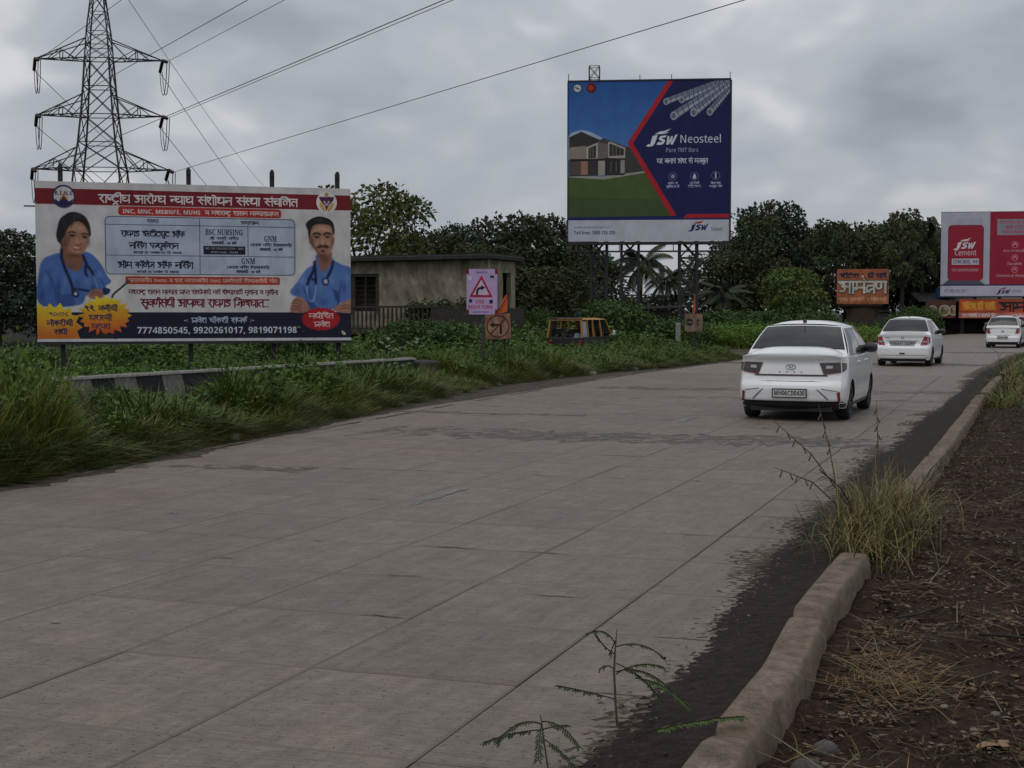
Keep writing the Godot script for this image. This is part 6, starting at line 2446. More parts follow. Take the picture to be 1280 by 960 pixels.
func car_body(c: Car) -> Geo:
	var g := Geo.new()
	var zr := c.rz()
	var zf := zr - c.L
	var R := c.r + 0.055
	var st := []
	for k in 15:
		st.append(lerpf(zr, zr - 0.55, k / 14.0))
	var z := zr - 0.60
	while z > zf + 0.62:
		st.append(z)
		z -= 0.06
	for k in 11:
		st.append(lerpf(zf + 0.6, zf, k / 10.0))
	for s in [1, -1]:
		for zc in [c.base * 0.5, -c.base * 0.5]:
			st.append(zc + s * R)
			st.append(zc + s * R * 0.97)
	st.sort()
	st.reverse()
	for sx in [1, -1]:
		var rows := []
		for k in 13:
			var row := PackedVector3Array()
			for q in st:
				var y0 := 0.20
				for zc in [c.base * 0.5, -c.base * 0.5]:
					var dz: float = absf(c.side(q, 0.4).z - zc)
					if dz < R:
						y0 = maxf(y0, c.r + sqrt(R * R - dz * dz))
				var p := c.side(q, lerpf(y0, c.shoulder(q), k / 12.0))
				row.append(Vector3(p.x * sx, p.y, p.z))
			rows.append(row)
		g.grid(rows, sx < 0)
	# upper deck, sill to sill
	var rows2 := []
	for q in st:
		var row := PackedVector3Array()
		for i in 17:
			var a := i / 8.0 - 1.0
			var sh := c.shoulder(q)
			var e := c.side(q, sh)
			var y := sh + (c.top(q) - sh) * (1.0 - pow(absf(a), 4.0))
			var zz := e.z
			if q > zr - 0.5:
				var f: float = (q - (zr - 0.5)) / 0.5
				zz = e.z + c.bulge * (1.0 - pow(absf(a), 2.6)) * f
			elif q < zf + 0.5:
				var f: float = ((zf + 0.5) - q) / 0.5
				zz = e.z - 0.22 * (1.0 - a * a) * f
			row.append(Vector3(a * e.x, y, zz))
		rows2.append(row)
	g.grid(rows2)
	# rear face and front face
	var rf := []
	for k in 25:
		var row := PackedVector3Array()
		for i in 25:
			var a := i / 12.0 - 1.0
			var ytop := c.shoulder(zr) + (c.top(zr) - c.shoulder(zr)) * (1.0 - pow(absf(a), 4.0))
			var y := lerpf(0.20, ytop, k / 24.0)
			var yy := minf(y, c.shoulder(zr))
			var p := c.rear(a * c.side_x(yy) * 0.90, yy)
			row.append(Vector3(p.x, y, p.z))
		rf.append(row)
	g.grid(rf)
	var ff := []
	for k in 11:
		var row := PackedVector3Array()
		for i in 13:
			var a := i / 6.0 - 1.0
			var sh := c.shoulder(zf)
			var ytop := sh + (c.top(zf) - sh) * (1.0 - pow(absf(a), 4.0))
			var y := lerpf(0.20, ytop, k / 10.0)
			var e := c.side(zf, minf(y, sh))
			row.append(Vector3(-a * e.x, y, e.z - 0.22 * (1.0 - a * a)))
		ff.append(row)
	g.grid(ff)
	return g


func rear_patch(c: Car, q: Array, off: float, mirror := false, n := 6) -> Geo:
	# q: lower left, lower right, upper right, upper left as [x, y] on the rear face
	var g := Geo.new()
	var rows := []
	for j in n + 1:
		var v := float(j) / n
		var row := PackedVector3Array()
		for i in n + 1:
			var u := float(i) / n
			var a := Vector2(q[0][0], q[0][1]).lerp(Vector2(q[1][0], q[1][1]), u)
			var b := Vector2(q[3][0], q[3][1]).lerp(Vector2(q[2][0], q[2][1]), u)
			var p := a.lerp(b, v)
			if mirror:
				p.x = -p.x
			row.append(c.rear(p.x, p.y, off))
		rows.append(row)
	g.grid(rows, mirror)
	return g


func side_patch(c: Car, q: Array, off: float, mirror: bool, n := 6) -> Geo:
	# q: four [z, y] corners, rear low, front low, front high, rear high
	var g := Geo.new()
	var rows := []
	for j in n + 1:
		var v := float(j) / n
		var row := PackedVector3Array()
		for i in n + 1:
			var u := float(i) / n
			var a := Vector2(q[0][0], q[0][1]).lerp(Vector2(q[1][0], q[1][1]), u)
			var b := Vector2(q[3][0], q[3][1]).lerp(Vector2(q[2][0], q[2][1]), u)
			var p := a.lerp(b, v)
			var s := c.side(p.x, p.y)
			row.append(Vector3((s.x + off) * (-1.0 if mirror else 1.0), s.y, s.z))
		rows.append(row)
	g.grid(rows, mirror)
	return g


func make_wheel(o: Node3D, at: Vector3, r: float, outward: float, dark: bool) -> void:
	var t := Geo.new()
	var prof := [[0.62, 0.095], [0.80, 0.105], [0.93, 0.098], [0.995, 0.07], [1.0, 0.0], [0.995, -0.07], [0.93, -0.098], [0.62, -0.095]]
	var rows := []
	for k in 29:
		var a := TAU * k / 28.0
		var row := PackedVector3Array()
		for p in prof:
			row.append(at + Vector3(p[1], cos(a) * p[0] * r, sin(a) * p[0] * r))
		rows.append(row)
	t.grid(rows, true)
	var w := put("wheel", t, M.tyre, o)
	var g := Geo.new()
	var face := at + Vector3(0.075 * outward, 0, 0)
	var disc := []
	for k in 29:
		var a := TAU * k / 28.0
		var row := PackedVector3Array()
		for p in [[0.63, 0.015], [0.56, -0.01], [0.5, -0.045], [0.02, -0.05]]:
			row.append(face + Vector3(p[1] * outward, cos(a) * p[0] * r, sin(a) * p[0] * r))
		disc.append(row)
	g.grid(disc, outward < 0)
	for k in 5:
		var a := TAU * k / 5.0 + 0.3
		var d := Vector3(0, cos(a), sin(a))
		g.bar(face + d * r * 0.1 + Vector3(-0.015 * outward, 0, 0), face + d * r * 0.58 + Vector3(-0.005 * outward, 0, 0), 0.05, 0.06)
	put("rim", g, M.rim_dark if dark else M.rim, w)


func make_car(called: String, label: String, c: Car, paint: Material, dark_rims := true) -> Node3D:
	var o := thing(called, label, "car", Vector3.ZERO, 0.0, "white cars driving away on the road")
	put("body", car_body(c), paint, o)
	var under := Geo.new()
	under.box(Vector3(0, 0.335, c.rz() - c.L * 0.5), Vector3(c.Wd * 0.74, 0.37, c.L - 0.3))
	put("underbody", under, M.car_black, o)
	for zc in [c.base * 0.5, -c.base * 0.5]:
		for sx in [-1, 1]:
			make_wheel(o, Vector3(sx * (c.Wd * 0.5 - 0.125), c.r, zc), c.r, sx, dark_rims)
	# cabin: roof, pillars (side panels), glass set over them
	var wb := c.side_x(c.belt) * 0.985
	var wr := c.roof_w
	var ye := c.H - 0.075
	var yb := c.belt - 0.02
	var yr := c.deck_in - 0.02
	var yf := c.hood - 0.01
	var right := [Vector3(wb, yb, c.zb + 0.10), Vector3(wb, yb, c.fb - 0.05), Vector3(wr, ye, c.ft), Vector3(wr, ye, c.zt)]
	var left := [Vector3(-wb, yb, c.fb - 0.05), Vector3(-wb, yb, c.zb + 0.10), Vector3(-wr, ye, c.zt), Vector3(-wr, ye, c.ft)]
	var bk := [Vector3(-wb, yb, c.zb + 0.10), Vector3(wb, yb, c.zb + 0.10), Vector3(wr, ye, c.zt), Vector3(-wr, ye, c.zt)]
	var fr := [Vector3(wb, yb, c.fb - 0.05), Vector3(-wb, yb, c.fb - 0.05), Vector3(-wr, ye, c.ft), Vector3(wr, ye, c.ft)]
	var sb := Vector3(0.045, 0.012, 0)
	var pil := panel(right, sb, 0, 1, 0, 1, Vector3.ZERO)
	var lp := panel(left, Vector3(-0.045, 0.012, 0), 0, 1, 0, 1, Vector3.ZERO)
	var bp := panel(bk, Vector3(0, 0.05, 0.10), 0, 1, 0, 1, Vector3.ZERO, 10)
	var fp := panel(fr, Vector3(0, 0.05, -0.10), 0, 1, 0, 1, Vector3.ZERO, 10)
	for e in [lp, bp, fp]:
		pil.v.append_array(e.v)
		pil.n.append_array(e.n)
		pil.uv.append_array(e.uv)
		pil.c.append_array(e.c)
	put("pillars", pil, paint, o)
	var rg := Geo.new()
	var rr := []
	for j in 13:
		var v := j / 12.0
		var row := PackedVector3Array()
		for i in 17:
			var a := i / 8.0 - 1.0
			var z := lerpf(c.zt, c.ft, v)
			var eb := 0.025 * 4.0 * v * (1.0 - v) * 0.9
			var zz := z + (0.10 * 0.5 * (1.0 - a * a) * (1.0 if v < 0.5 else -1.0)) * absf(1.0 - 2.0 * v)
			row.append(Vector3(a * (wr + 0.045 * 0.5 * 4.0 * v * (1.0 - v)), ye + (c.H - ye) * (1.0 - pow(absf(a), 3.2)) * (0.55 + 0.45 * minf(1.0, 6.0 * v * (1.0 - v))) + eb * (1.0 - a * a), zz))
		rr.append(row)
	rg.grid(rr)
	put("roof", rg, paint, o)
	put("rear_window", panel(bk, Vector3(0, 0.05, 0.10), 0.065, 0.935, 0.24 if c.deck_in > 1.12 else 0.20, 0.94, Vector3(0, 0.004, 0.006), 10), M.car_glass, o)
	put("windscreen", panel(fr, Vector3(0, 0.05, -0.10), 0.05, 0.95, 0.14, 0.95, Vector3(0, 0.004, -0.006), 10), M.car_glass, o)
	put("window_trim", panel(right, sb, 0.05, 0.90, 0.05, 0.93, Vector3(0.003, 0.001, 0), 8, 0.0), M.car_trim, o)
	put("window_trim", panel(left, Vector3(-0.045, 0.012, 0), 0.10, 0.95, 0.05, 0.93, Vector3(-0.003, 0.001, 0), 8, 0.0), M.car_trim, o)
	put("rear_trim", panel(bk, Vector3(0, 0.05, 0.10), 0.015, 0.985, 0.22, 0.96, Vector3(0, 0.002, 0.003), 10), M.car_trim, o)
	for q in [[0.16, 0.47], [0.505, 0.86]]:
		put("side_window", panel(right, sb, q[0], q[1], 0.10, 0.86, Vector3(0.006, 0.002, 0), 6, 0.0), M.car_glass, o)
		put("side_window", panel(left, Vector3(-0.045, 0.012, 0), 1.0 - q[1], 1.0 - q[0], 0.10, 0.86, Vector3(-0.006, 0.002, 0), 6, 0.0), M.car_glass, o)
	# mirrors, handles, sills
	for sx in [-1, 1]:
		var m := Geo.new()
		var pts := []
		var rad := []
		for j in 7:
			pts.append(Vector3(sx * (wb - 0.04 + 0.23 * j / 6.0), c.belt + 0.10, c.fb + 0.62 + 0.01 * j))
			rad.append([0.03, 0.06, 0.082, 0.088, 0.086, 0.078, 0.055][j])
		m.tube(pts, rad, 10)
		put("mirror", m, M.car_trim, o)
		for z in [0.30, -0.62]:
			var h := Geo.new()
			var p := c.side(z, c.belt - 0.10)
			h.cbox(Vector3(sx * (p.x + 0.014), p.y, z), Vector3(0.026, 0.028, 0.19), 0.008)
			put("door_handle", h, paint, o)
		for z in [0.62, -0.28, -1.08]:
			var s := side_patch(c, [[z + 0.004, 0.27], [z - 0.004, 0.27], [z - 0.004, c.belt - 0.01], [z + 0.004, c.belt - 0.01]], 0.0015, sx < 0, 8)
			put("door_gap", s, M.car_black, o)
		put("sill", side_patch(c, [[c.base * 0.5 - 0.36, 0.2], [-c.base * 0.5 + 0.36, 0.2], [-c.base * 0.5 + 0.36, 0.25], [c.base * 0.5 - 0.36, 0.25]], 0.006, sx < 0), M.car_black, o)
	return o


func plate(o: Node3D, c: Car, y: float, w: float, h: float, words: String, off := 0.02) -> void:
	var g := Geo.new()
	var z := c.rear(0, y).z + off
	g.box(Vector3(0, y, z - 0.01), Vector3(w, h, 0.02))
	var p := put("number_plate", g, M.plate_white, o)
	var fr := Geo.new()
	for q in [[0.0, h * 0.5 + 0.004, w + 0.03, 0.014], [0.0, -h * 0.5 - 0.004, w + 0.03, 0.014], [-w * 0.5 - 0.006, 0.0, 0.014, h], [w * 0.5 + 0.006, 0.0, 0.014, h]]:
		fr.box(Vector3(q[0], y + q[1], z - 0.004), Vector3(q[2], q[3], 0.022))
	put("plate_frame", fr, M.car_black, p)
	if words != "":
		var t := TextMesh.new()
		var f := SystemFont.new()
		f.font_names = PackedStringArray(["Droid Sans"])
		f.font_weight = 700
		t.font = f
		t.text = words
		t.font_size = 32
		t.pixel_size = h * 0.84 / 32.0
		t.depth = 0.002
		t.material = M.ink
		var box := t.get_aabb()
		put_mesh("lettering", t, p, Transform3D(Basis().scaled(Vector3(w * 0.92 / maxf(box.size.x, 0.01), 1.0, 1.0)), Vector3(0, y, z + 0.002)))


func oval(c: Car, x: float, y: float, rx: float, ry: float, tr: float, m: Material, o: Node3D, called := "emblem") -> MeshInstance3D:
	var g := Geo.new()
	var pts := []
	for k in 25:
		var a := TAU * k / 24.0
		pts.append(c.rear(x + cos(a) * rx, y + sin(a) * ry, 0.008))
	g.tube(pts, [tr], 5, false)
	return put(called, g, m, o)


func build_cars() -> void:
	# --- nearest: sedan with smoked lamps joined by a dark strip
	var c := Car.new()
	c.rear_prof = [[0.18, -0.16], [0.26, -0.06], [0.33, 0.0], [0.5, 0.02], [0.575, 0.0], [0.62, -0.05], [0.75, -0.075], [0.90, -0.095], [0.97, -0.06], [1.0, -0.02], [1.03, -0.03]]
	c.deck = 1.025
	c.deck_in = 1.135
	c.hood = 0.99
	c.belt = 0.98
	c.roof_w = 0.595
	c.zb = 1.30
	c.zt = 0.70
	c.back = 0.78
	c.H = 1.52
	var o := make_car("white_sedan", "white sedan with smoked lamps joined by a dark strip, nearest car", c, M.paint_white)
	for mir in [false, true]:
		var lamp := put("tail_lamp", rear_patch(c, [[0.50, 0.715], [0.755, 0.755], [0.768, 0.905], [0.43, 0.898]], 0.012, mir, 8), M.lamp_smoke, o)
		put("lamp_corner", side_patch(c, [[c.rz() - 0.02, 0.755], [c.rz() - 0.20, 0.80], [c.rz() - 0.24, 0.89], [c.rz() - 0.02, 0.90]], 0.006, mir), M.lamp_smoke, lamp)
		put("lamp_edge", rear_patch(c, [[0.50, 0.717], [0.748, 0.755], [0.752, 0.765], [0.51, 0.729]], 0.017, mir), M.lamp_red, lamp)
		put("lamp_edge", rear_patch(c, [[0.745, 0.762], [0.754, 0.762], [0.764, 0.90], [0.755, 0.90]], 0.017, mir), M.lamp_red, lamp)
		put("indicator", rear_patch(c, [[0.53, 0.81], [0.62, 0.815], [0.63, 0.855], [0.53, 0.858]], 0.018, mir), M.lamp_clear, lamp)
		put("reflector", rear_patch(c, [[0.715, 0.315], [0.75, 0.315], [0.745, 0.465], [0.70, 0.455]], 0.012, mir), M.lamp_red, o)
		put("bumper_crease", rear_patch(c, [[0.56, 0.335], [0.585, 0.345], [0.42, 0.50], [0.40, 0.50]], 0.006, mir), M.paint_grey, o)
		put("bumper_crease", rear_patch(c, [[0.47, 0.50], [0.70, 0.465], [0.70, 0.475], [0.47, 0.512]], 0.006, mir), M.paint_grey, o)
	put("lamp_strip", rear_patch(c, [[-0.56, 0.695], [0.56, 0.695], [0.54, 0.72], [-0.54, 0.72]], 0.010, false, 16), M.lamp_smoke, o)
	put("boot_gap", rear_patch(c, [[-0.57, 0.612], [0.57, 0.612], [0.57, 0.620], [-0.57, 0.620]], 0.003, false, 16), M.car_black, o)
	put("lower_bumper", rear_patch(c, [[-0.74, 0.175], [0.74, 0.175], [0.75, 0.315], [-0.75, 0.315]], 0.012, false, 16), M.car_black, o)
	for s in [false, true]:
		put("lower_bumper", side_patch(c, [[c.rz() - 0.01, 0.21], [c.rz() - 0.30, 0.21], [c.rz() - 0.36, 0.27], [c.rz() - 0.01, 0.315]], 0.005, s), M.car_black, o)
	plate(o, c, 0.435, 0.50, 0.118, "MH06CD0430", 0.014)
	oval(c, 0, 0.835, 0.075, 0.038, 0.007, M.chrome, o)
	var hbar := Geo.new()
	hbar.tube([c.rear(-0.03, 0.81, 0.01), c.rear(-0.015, 0.857, 0.01)], [0.007], 5)
	hbar.tube([c.rear(0.015, 0.813, 0.01), c.rear(0.03, 0.86, 0.01)], [0.007], 5)
	hbar.tube([c.rear(-0.022, 0.832, 0.01), c.rear(0.022, 0.838, 0.01)], [0.006], 5)
	put("emblem", hbar, M.chrome, o)
	for k in 4:
		var t := TextMesh.new()
		var f := SystemFont.new()
		f.font_names = PackedStringArray(["Droid Sans"])
		f.font_weight = 700
		t.font = f
		t.text = ["A", "U", "R", "A"][k]
		t.font_size = 32
		t.pixel_size = 0.0011
		t.depth = 0.006
		t.material = M.chrome
		var lx := -0.165 + 0.11 * k
		put_mesh("letter", t, o, Transform3D(Basis(), c.rear(lx, 0.758, 0.006)))
	var ant := Geo.new()
	ant.tube([Vector3(0, c.H - 0.03, 0.62), Vector3(0, c.H + 0.02, 0.66), Vector3(0, c.H + 0.03, 0.68)], [0.035, 0.03, 0.012], 8)
	ant.tube([Vector3(0, c.H + 0.02, 0.66), Vector3(0, c.H + 0.20, 0.80)], [0.009, 0.005], 5)
	put("aerial", ant, M.car_black, o)
	var wb := c.side_x(c.belt) * 0.985
	o.position = W(-3.31, 22.32, 0.004)
	o.rotation.y = -TH - 0.01
	# --- second: taller sedan with red lamps
	c = Car.new()
	c.H = 1.55
	c.Wd = 1.70
	c.belt = 0.98
	c.deck = 1.03
	c.deck_in = 1.10
	c.hood = 0.98
	c.zb = 1.24
	c.zt = 0.78
	c.back = 0.70
	c.roof_w = 0.56
	c.rear_prof = [[0.18, -0.10], [0.28, -0.01], [0.42, 0.01], [0.58, 0.01], [0.64, -0.03], [0.70, -0.075], [0.9, -0.085], [0.98, -0.05], [1.02, -0.06]]
	o = make_car("white_sedan", "white sedan with red lamps ahead of the nearest car", c, M.paint_white)
	for mir in [false, true]:
		var lamp := put("tail_lamp", rear_patch(c, [[0.53, 0.665], [0.752, 0.675], [0.762, 0.925], [0.655, 0.94]], 0.012, mir, 8), M.lamp_red, o)
		put("lamp_corner", side_patch(c, [[c.rz() - 0.02, 0.68], [c.rz() - 0.14, 0.74], [c.rz() - 0.22, 0.925], [c.rz() - 0.02, 0.93]], 0.006, mir), M.lamp_red, lamp)
		put("indicator", rear_patch(c, [[0.60, 0.755], [0.735, 0.76], [0.738, 0.80], [0.63, 0.80]], 0.018, mir), M.lamp_clear, lamp)
	put("chrome_strip", rear_patch(c, [[-0.50, 0.795], [0.50, 0.795], [0.50, 0.825], [-0.50, 0.825]], 0.012, false, 12), M.chrome, o)
	put("plate_recess", rear_patch(c, [[-0.36, 0.64], [0.36, 0.64], [0.42, 0.785], [-0.42, 0.785]], 0.006, false, 12), M.paint_grey, o)
	plate(o, c, 0.71, 0.48, 0.11, "MH 06", 0.02)
	oval(c, 0, 0.90, 0.035, 0.03, 0.008, M.chrome, o)
	put("model_badge", rear_patch(c, [[-0.53, 0.885], [-0.40, 0.885], [-0.40, 0.905], [-0.53, 0.905]], 0.008), M.chrome, o)
	put("bumper_gap", rear_patch(c, [[-0.72, 0.34], [0.72, 0.34], [0.72, 0.352], [-0.72, 0.352]], 0.003, false, 12), M.car_trim, o)
	put("fog_lamp", rear_patch(c, [[-0.08, 0.385], [0.08, 0.385], [0.08, 0.43], [-0.08, 0.43]], 0.01), M.car_black, o)
	put("lower_bumper", rear_patch(c, [[-0.70, 0.18], [0.70, 0.18], [0.72, 0.24], [-0.72, 0.24]], 0.008, false, 12), M.car_black, o)
	ant = Geo.new()
	ant.tube([Vector3(0, c.H - 0.02, 0.5), Vector3(0, c.H + 0.05, 0.53)], [0.05, 0.02], 8)
	put("aerial", ant, M.car_black, o)
	o.position = Vector3(13.08, 0.004, -43.3)
	o.rotation.y = -0.43
	# --- third: small hatchback far ahead
	c = Car.new()
	c.L = 3.6
	c.H = 1.56
	c.Wd = 1.64
	c.base = 2.42
	c.back = 0.56
	c.belt = 0.98
	c.deck = 1.03
	c.deck_in = 1.05
	c.hood = 0.98
	c.zb = 1.56
	c.zt = 1.30
	c.ft = -0.35
	c.fb = -1.15
	c.roof_w = 0.57
	c.rear_prof = [[0.18, -0.08], [0.3, 0.0], [0.5, 0.01], [0.6, -0.04], [0.75, -0.06], [1.0, -0.08], [1.03, -0.09]]
	o = make_car("white_hatchback", "white hatchback farthest along the road at the right edge", c, M.paint_white)
	for mir in [false, true]:
		var lamp := put("tail_lamp", rear_patch(c, [[0.56, 0.70], [0.735, 0.70], [0.745, 0.96], [0.64, 0.96]], 0.012, mir, 8), M.lamp_red, o)
		put("lamp_corner", side_patch(c, [[c.rz() - 0.02, 0.72], [c.rz() - 0.12, 0.80], [c.rz() - 0.18, 0.95], [c.rz() - 0.02, 0.96]], 0.006, mir), M.lamp_red, lamp)
	plate(o, c, 0.50, 0.46, 0.10, "MH 06", 0.014)
	oval(c, 0, 0.80, 0.04, 0.035, 0.012, M.car_black, o)
	put("handle_strip", rear_patch(c, [[-0.34, 0.585], [0.34, 0.585], [0.32, 0.605], [-0.32, 0.605]], 0.01, false, 10), M.car_black, o)
	put("lower_bumper", rear_patch(c, [[-0.70, 0.18], [0.70, 0.18], [0.72, 0.29], [-0.72, 0.29]], 0.01, false, 12), M.car_black, o)
	ant = Geo.new()
	ant.bar(Vector3(-0.42, c.H + 0.05, 0.9), Vector3(-0.42, c.H + 0.05, -0.2), 0.03)
	ant.bar(Vector3(0.42, c.H + 0.05, 0.9), Vector3(0.42, c.H + 0.05, -0.2), 0.03)
	for x in [-0.42, 0.42]:
		for z in [0.85, -0.15]:
			ant.bar(Vector3(x, c.H - 0.03, z), Vector3(x, c.H + 0.05, z), 0.03)
	put("roof_rail", ant, M.car_black, o)
	o.position = Vector3(24.75, 0.004, -66.2)
	o.rotation.y = -0.44
	# --- parked by the restaurant
	var pc := Car.new()
	pc.zt = 0.9
	pc.zb = 1.3
	var pk := make_car("parked_car", "grey parked car half hidden behind the farthest white hatchback", pc, M.paint_grey)
	pk.set_meta("group", "cars parked at the restaurant")
	pk.position = Vector3(40.5, 0.0, -108.0)
	pk.rotation.y = -2.5
	var pk2 := make_car("parked_car", "white parked car under the banner beside the grey one", pc, M.paint_white)
	pk2.set_meta("group", "cars parked at the restaurant")
	pk2.position = Vector3(42.0, 0.0, -110.2)
	pk2.rotation.y = -0.7


func build_van() -> void:
	var o := thing("abandoned_van", "abandoned orange and black van sunk in tall grass", "van", Vector3(2.62, -0.2, -50.4), -0.42)
	# own axes: rear faces +z, x to the right
	var w := 0.70
	var hl := 1.62
	var y0 := 0.36
	var ys := 0.98
	var yt := 1.66
	for sx in [-1, 1]:
		var low := Geo.new()
		var rows := []
		for j in 5:
			var y := lerpf(y0, ys, j / 4.0)
			var row := PackedVector3Array()
			for i in 21:
				var z := lerpf(hl, -hl, i / 20.0)
				var yy := y
				for zc in [1.0, -1.05]:
					if absf(z - zc) < 0.32:
						yy = maxf(y, minf(ys, 0.28 + sqrt(0.32 * 0.32 - (z - zc) * (z - zc))))
				row.append(Vector3(sx * (w + 0.02 * sin(PI * j / 4.0)), yy, z))
			rows.append(row)
		low.grid(rows, sx < 0)
		put("lower_side", low, M.van_lower, o)
	var tail := Geo.new()
	tail.cbox(Vector3(0, (y0 + ys) * 0.5, hl - 0.02), Vector3(w * 2 - 0.02, ys - y0, 0.06), 0.02)
	put("tailgate", tail, M.car_black, o)
	var nose := Geo.new()
	nose.cbox(Vector3(0, (y0 + ys) * 0.5, -hl + 0.02), Vector3(w * 2 - 0.02, ys - y0, 0.06), 0.02)
	put("nose_panel", nose, M.van_lower, o)
	var floorg := Geo.new()
	floorg.box(Vector3(0, y0 + 0.03, 0), Vector3(w * 2 - 0.1, 0.06, hl * 2 - 0.15))
	put("floor_pan", floorg, M.car_black, o)
	# upper frame
	for sx in [-1, 1]:
		var pz := [[hl - 0.02, hl - 0.10, 0.13], [hl - 0.62, hl - 0.64, 0.07], [0.42, 0.40, 0.07], [-0.42, -0.36, 0.08], [-hl + 0.06, -hl + 0.62, 0.07]]
		for q in pz:
			var g := Geo.new()
			g.bar(Vector3(sx * (w - 0.01), ys - 0.02, q[0]), Vector3(sx * (w - 0.09), yt - 0.03, q[1]), q[2], 0.05)
			put("pillar", g, M.van_orange, o)
		var gl := Geo.new()
		gl.quad(Vector3(sx * (w - 0.012), ys, hl - 0.12), Vector3(sx * (w - 0.012), ys, hl - 0.6), Vector3(sx * (w - 0.085), yt - 0.08, hl - 0.62), Vector3(sx * (w - 0.085), yt - 0.08, hl - 0.16))
		put("side_window", gl, M.van_glass, o)
		var belt := Geo.new()
		belt.bar(Vector3(sx * w, ys, hl), Vector3(sx * w, ys, -hl), 0.035, 0.05)
		put("belt_rail", belt, M.van_lower, o)
		var mir := Geo.new()
		mir.bar(Vector3(sx * w, ys + 0.05, -hl + 0.3), Vector3(sx * (w + 0.14), ys + 0.14, -hl + 0.3), 0.02)
		mir.cbox(Vector3(sx * (w + 0.17), ys + 0.16, -hl + 0.3), Vector3(0.11, 0.18, 0.05), 0.02)
		put("mirror", mir, M.plastic_white if sx > 0 else M.car_black, o)
	var roof := Geo.new()
	var rows := []
	for j in 13:
		var row := PackedVector3Array()
		var z := lerpf(hl - 0.05, -hl + 0.6, j / 12.0)
		for i in 13:
			var a := i / 6.0 - 1.0
			row.append(Vector3(a * (w - 0.06), yt - 0.02 + 0.07 * (1.0 - pow(absf(a), 3.0)) * minf(1.0, 5.0 * (j + 0.6) / 13.0), z))
		rows.append(row)
	roof.grid(rows)
	put("roof", roof, M.van_orange, o)
	var header := Geo.new()
	header.bar(Vector3(-w + 0.05, yt - 0.02, hl - 0.07), Vector3(w - 0.05, yt - 0.02, hl - 0.07), 0.06, 0.07)
	put("rear_header", header, M.van_orange, o)
	var lip := Geo.new()
	lip.cbox(Vector3(0, yt + 0.05, hl - 0.1), Vector3(w * 1.86, 0.05, 0.22), 0.02)
	put("roof_lip", lip, M.car_black, o)
	var ws := Geo.new()
	ws.quad(Vector3(w - 0.05, ys, -hl + 0.04), Vector3(-w + 0.05, ys, -hl + 0.04), Vector3(-w + 0.12, yt - 0.05, -hl + 0.6), Vector3(w - 0.12, yt - 0.05, -hl + 0.6))
	put("windscreen", ws, M.van_glass, o)
	# junk heaped in the open rear
	var r := RandomNumberGenerator.new()
	r.seed = 9
	for k in 16:
		var g := Geo.new()
		var s := r.randf_range(0.12, 0.32)
		g.cbox(Vector3(r.randf_range(-0.5, 0.5), ys - 0.1 + r.randf_range(0.0, 0.36), hl - r.randf_range(0.15, 0.7)), Vector3(s * 1.4, s * 0.7, s), 0.03, Basis.from_euler(Vector3(r.randf_range(-0.5, 0.5), r.randf() * 3.0, r.randf_range(-0.4, 0.4))))
		put("scrap", g, [M.car_black, M.steel_dark, M.van_glass, M.car_black, M.rusty][k % 5], o)
	var seat := Geo.new()
	seat.cbox(Vector3(0, 0.9, -0.1), Vector3(1.15, 0.75, 0.16), 0.05)
	seat.cbox(Vector3(0, 0.95, -0.95), Vector3(1.15, 0.7, 0.16), 0.05)
	put("seat", seat, M.car_black, o)
	var bump := Geo.new()
	bump.cbox(Vector3(0, 0.42, hl + 0.06), Vector3(w * 2, 0.13, 0.1), 0.03)
	put("rear_bumper", bump, M.car_black, o)
	var pl := Geo.new()
	pl.box(Vector3(-0.05, 0.56, hl + 0.03), Vector3(0.62, 0.13, 0.02))
	put("number_plate", pl, mat("plate_yellow", Color(0.42, 0.34, 0.04), 0.6), o)
	for sx in [-1, 1]:
		var tl := Geo.new()
		tl.cbox(Vector3(sx * 0.62, 0.72, hl + 0.015), Vector3(0.12, 0.3, 0.04), 0.015)
		put("tail_lamp", tl, M.lamp_red, o)
	for zc in [1.0, -1.05]:
		for sx in [-1, 1]:
			make_wheel(o, Vector3(sx * (w - 0.1), 0.26, zc), 0.26, sx, true)


# ------------------------------------------------------------------ grass, weeds and litter
func tuft(sd: int, blades: int, spread: float, len: float, wid: float, curl: float, cols: Array, lean := 0.45) -> ArrayMesh:
	var r := RandomNumberGenerator.new()
	r.seed = sd
	var lv := Leaves.new()
	for k in blades:
		var a := r.randf() * TAU
		var q := sqrt(r.randf()) * spread
		var tilt := r.randf() * lean
		var d := Vector3(cos(a) * tilt, 1.0, sin(a) * tilt).normalized()
		lv.blade(Vector3(cos(a + 0.7) * q, -0.03, sin(a + 0.7) * q), d, len * r.randf_range(0.45, 1.15), wid * r.randf_range(0.6, 1.2), curl * r.randf_range(0.3, 1.4), tint(r, cols[r.randi() % cols.size()], 0.3, 0.15))
	return lv.mesh(M.leaf)


func weed(sd: int, stems: int, h: float, leaf: float, col: Color) -> ArrayMesh:
	var r := RandomNumberGenerator.new()
	r.seed = sd
	var lv := Leaves.new()
	for k in stems:
		var a := r.randf() * TAU
		var tip := Vector3(cos(a) * h * r.randf_range(0.1, 0.55), h * r.randf_range(0.6, 1.1), sin(a) * h * r.randf_range(0.1, 0.55))
		lv.blade(Vector3.ZERO, tip.normalized(), tip.length(), 0.012, 0.15, Color(0.05, 0.055, 0.02), 2)
		for j in 13:
			var f := 0.2 + 0.8 * j / 12.0
			var an := j * 2.4 + k
			var al := Vector3(cos(an), r.randf_range(-0.1, 0.7), sin(an)).normalized()
			var sd2 := al.cross(rdir(r)).normalized()
			lv.leaf(tip * f, al, sd2, leaf * r.randf_range(0.6, 1.3), leaf * r.randf_range(0.45, 0.7), tint(r, col, 0.32, 0.15))
	return lv.mesh(M.leaf)


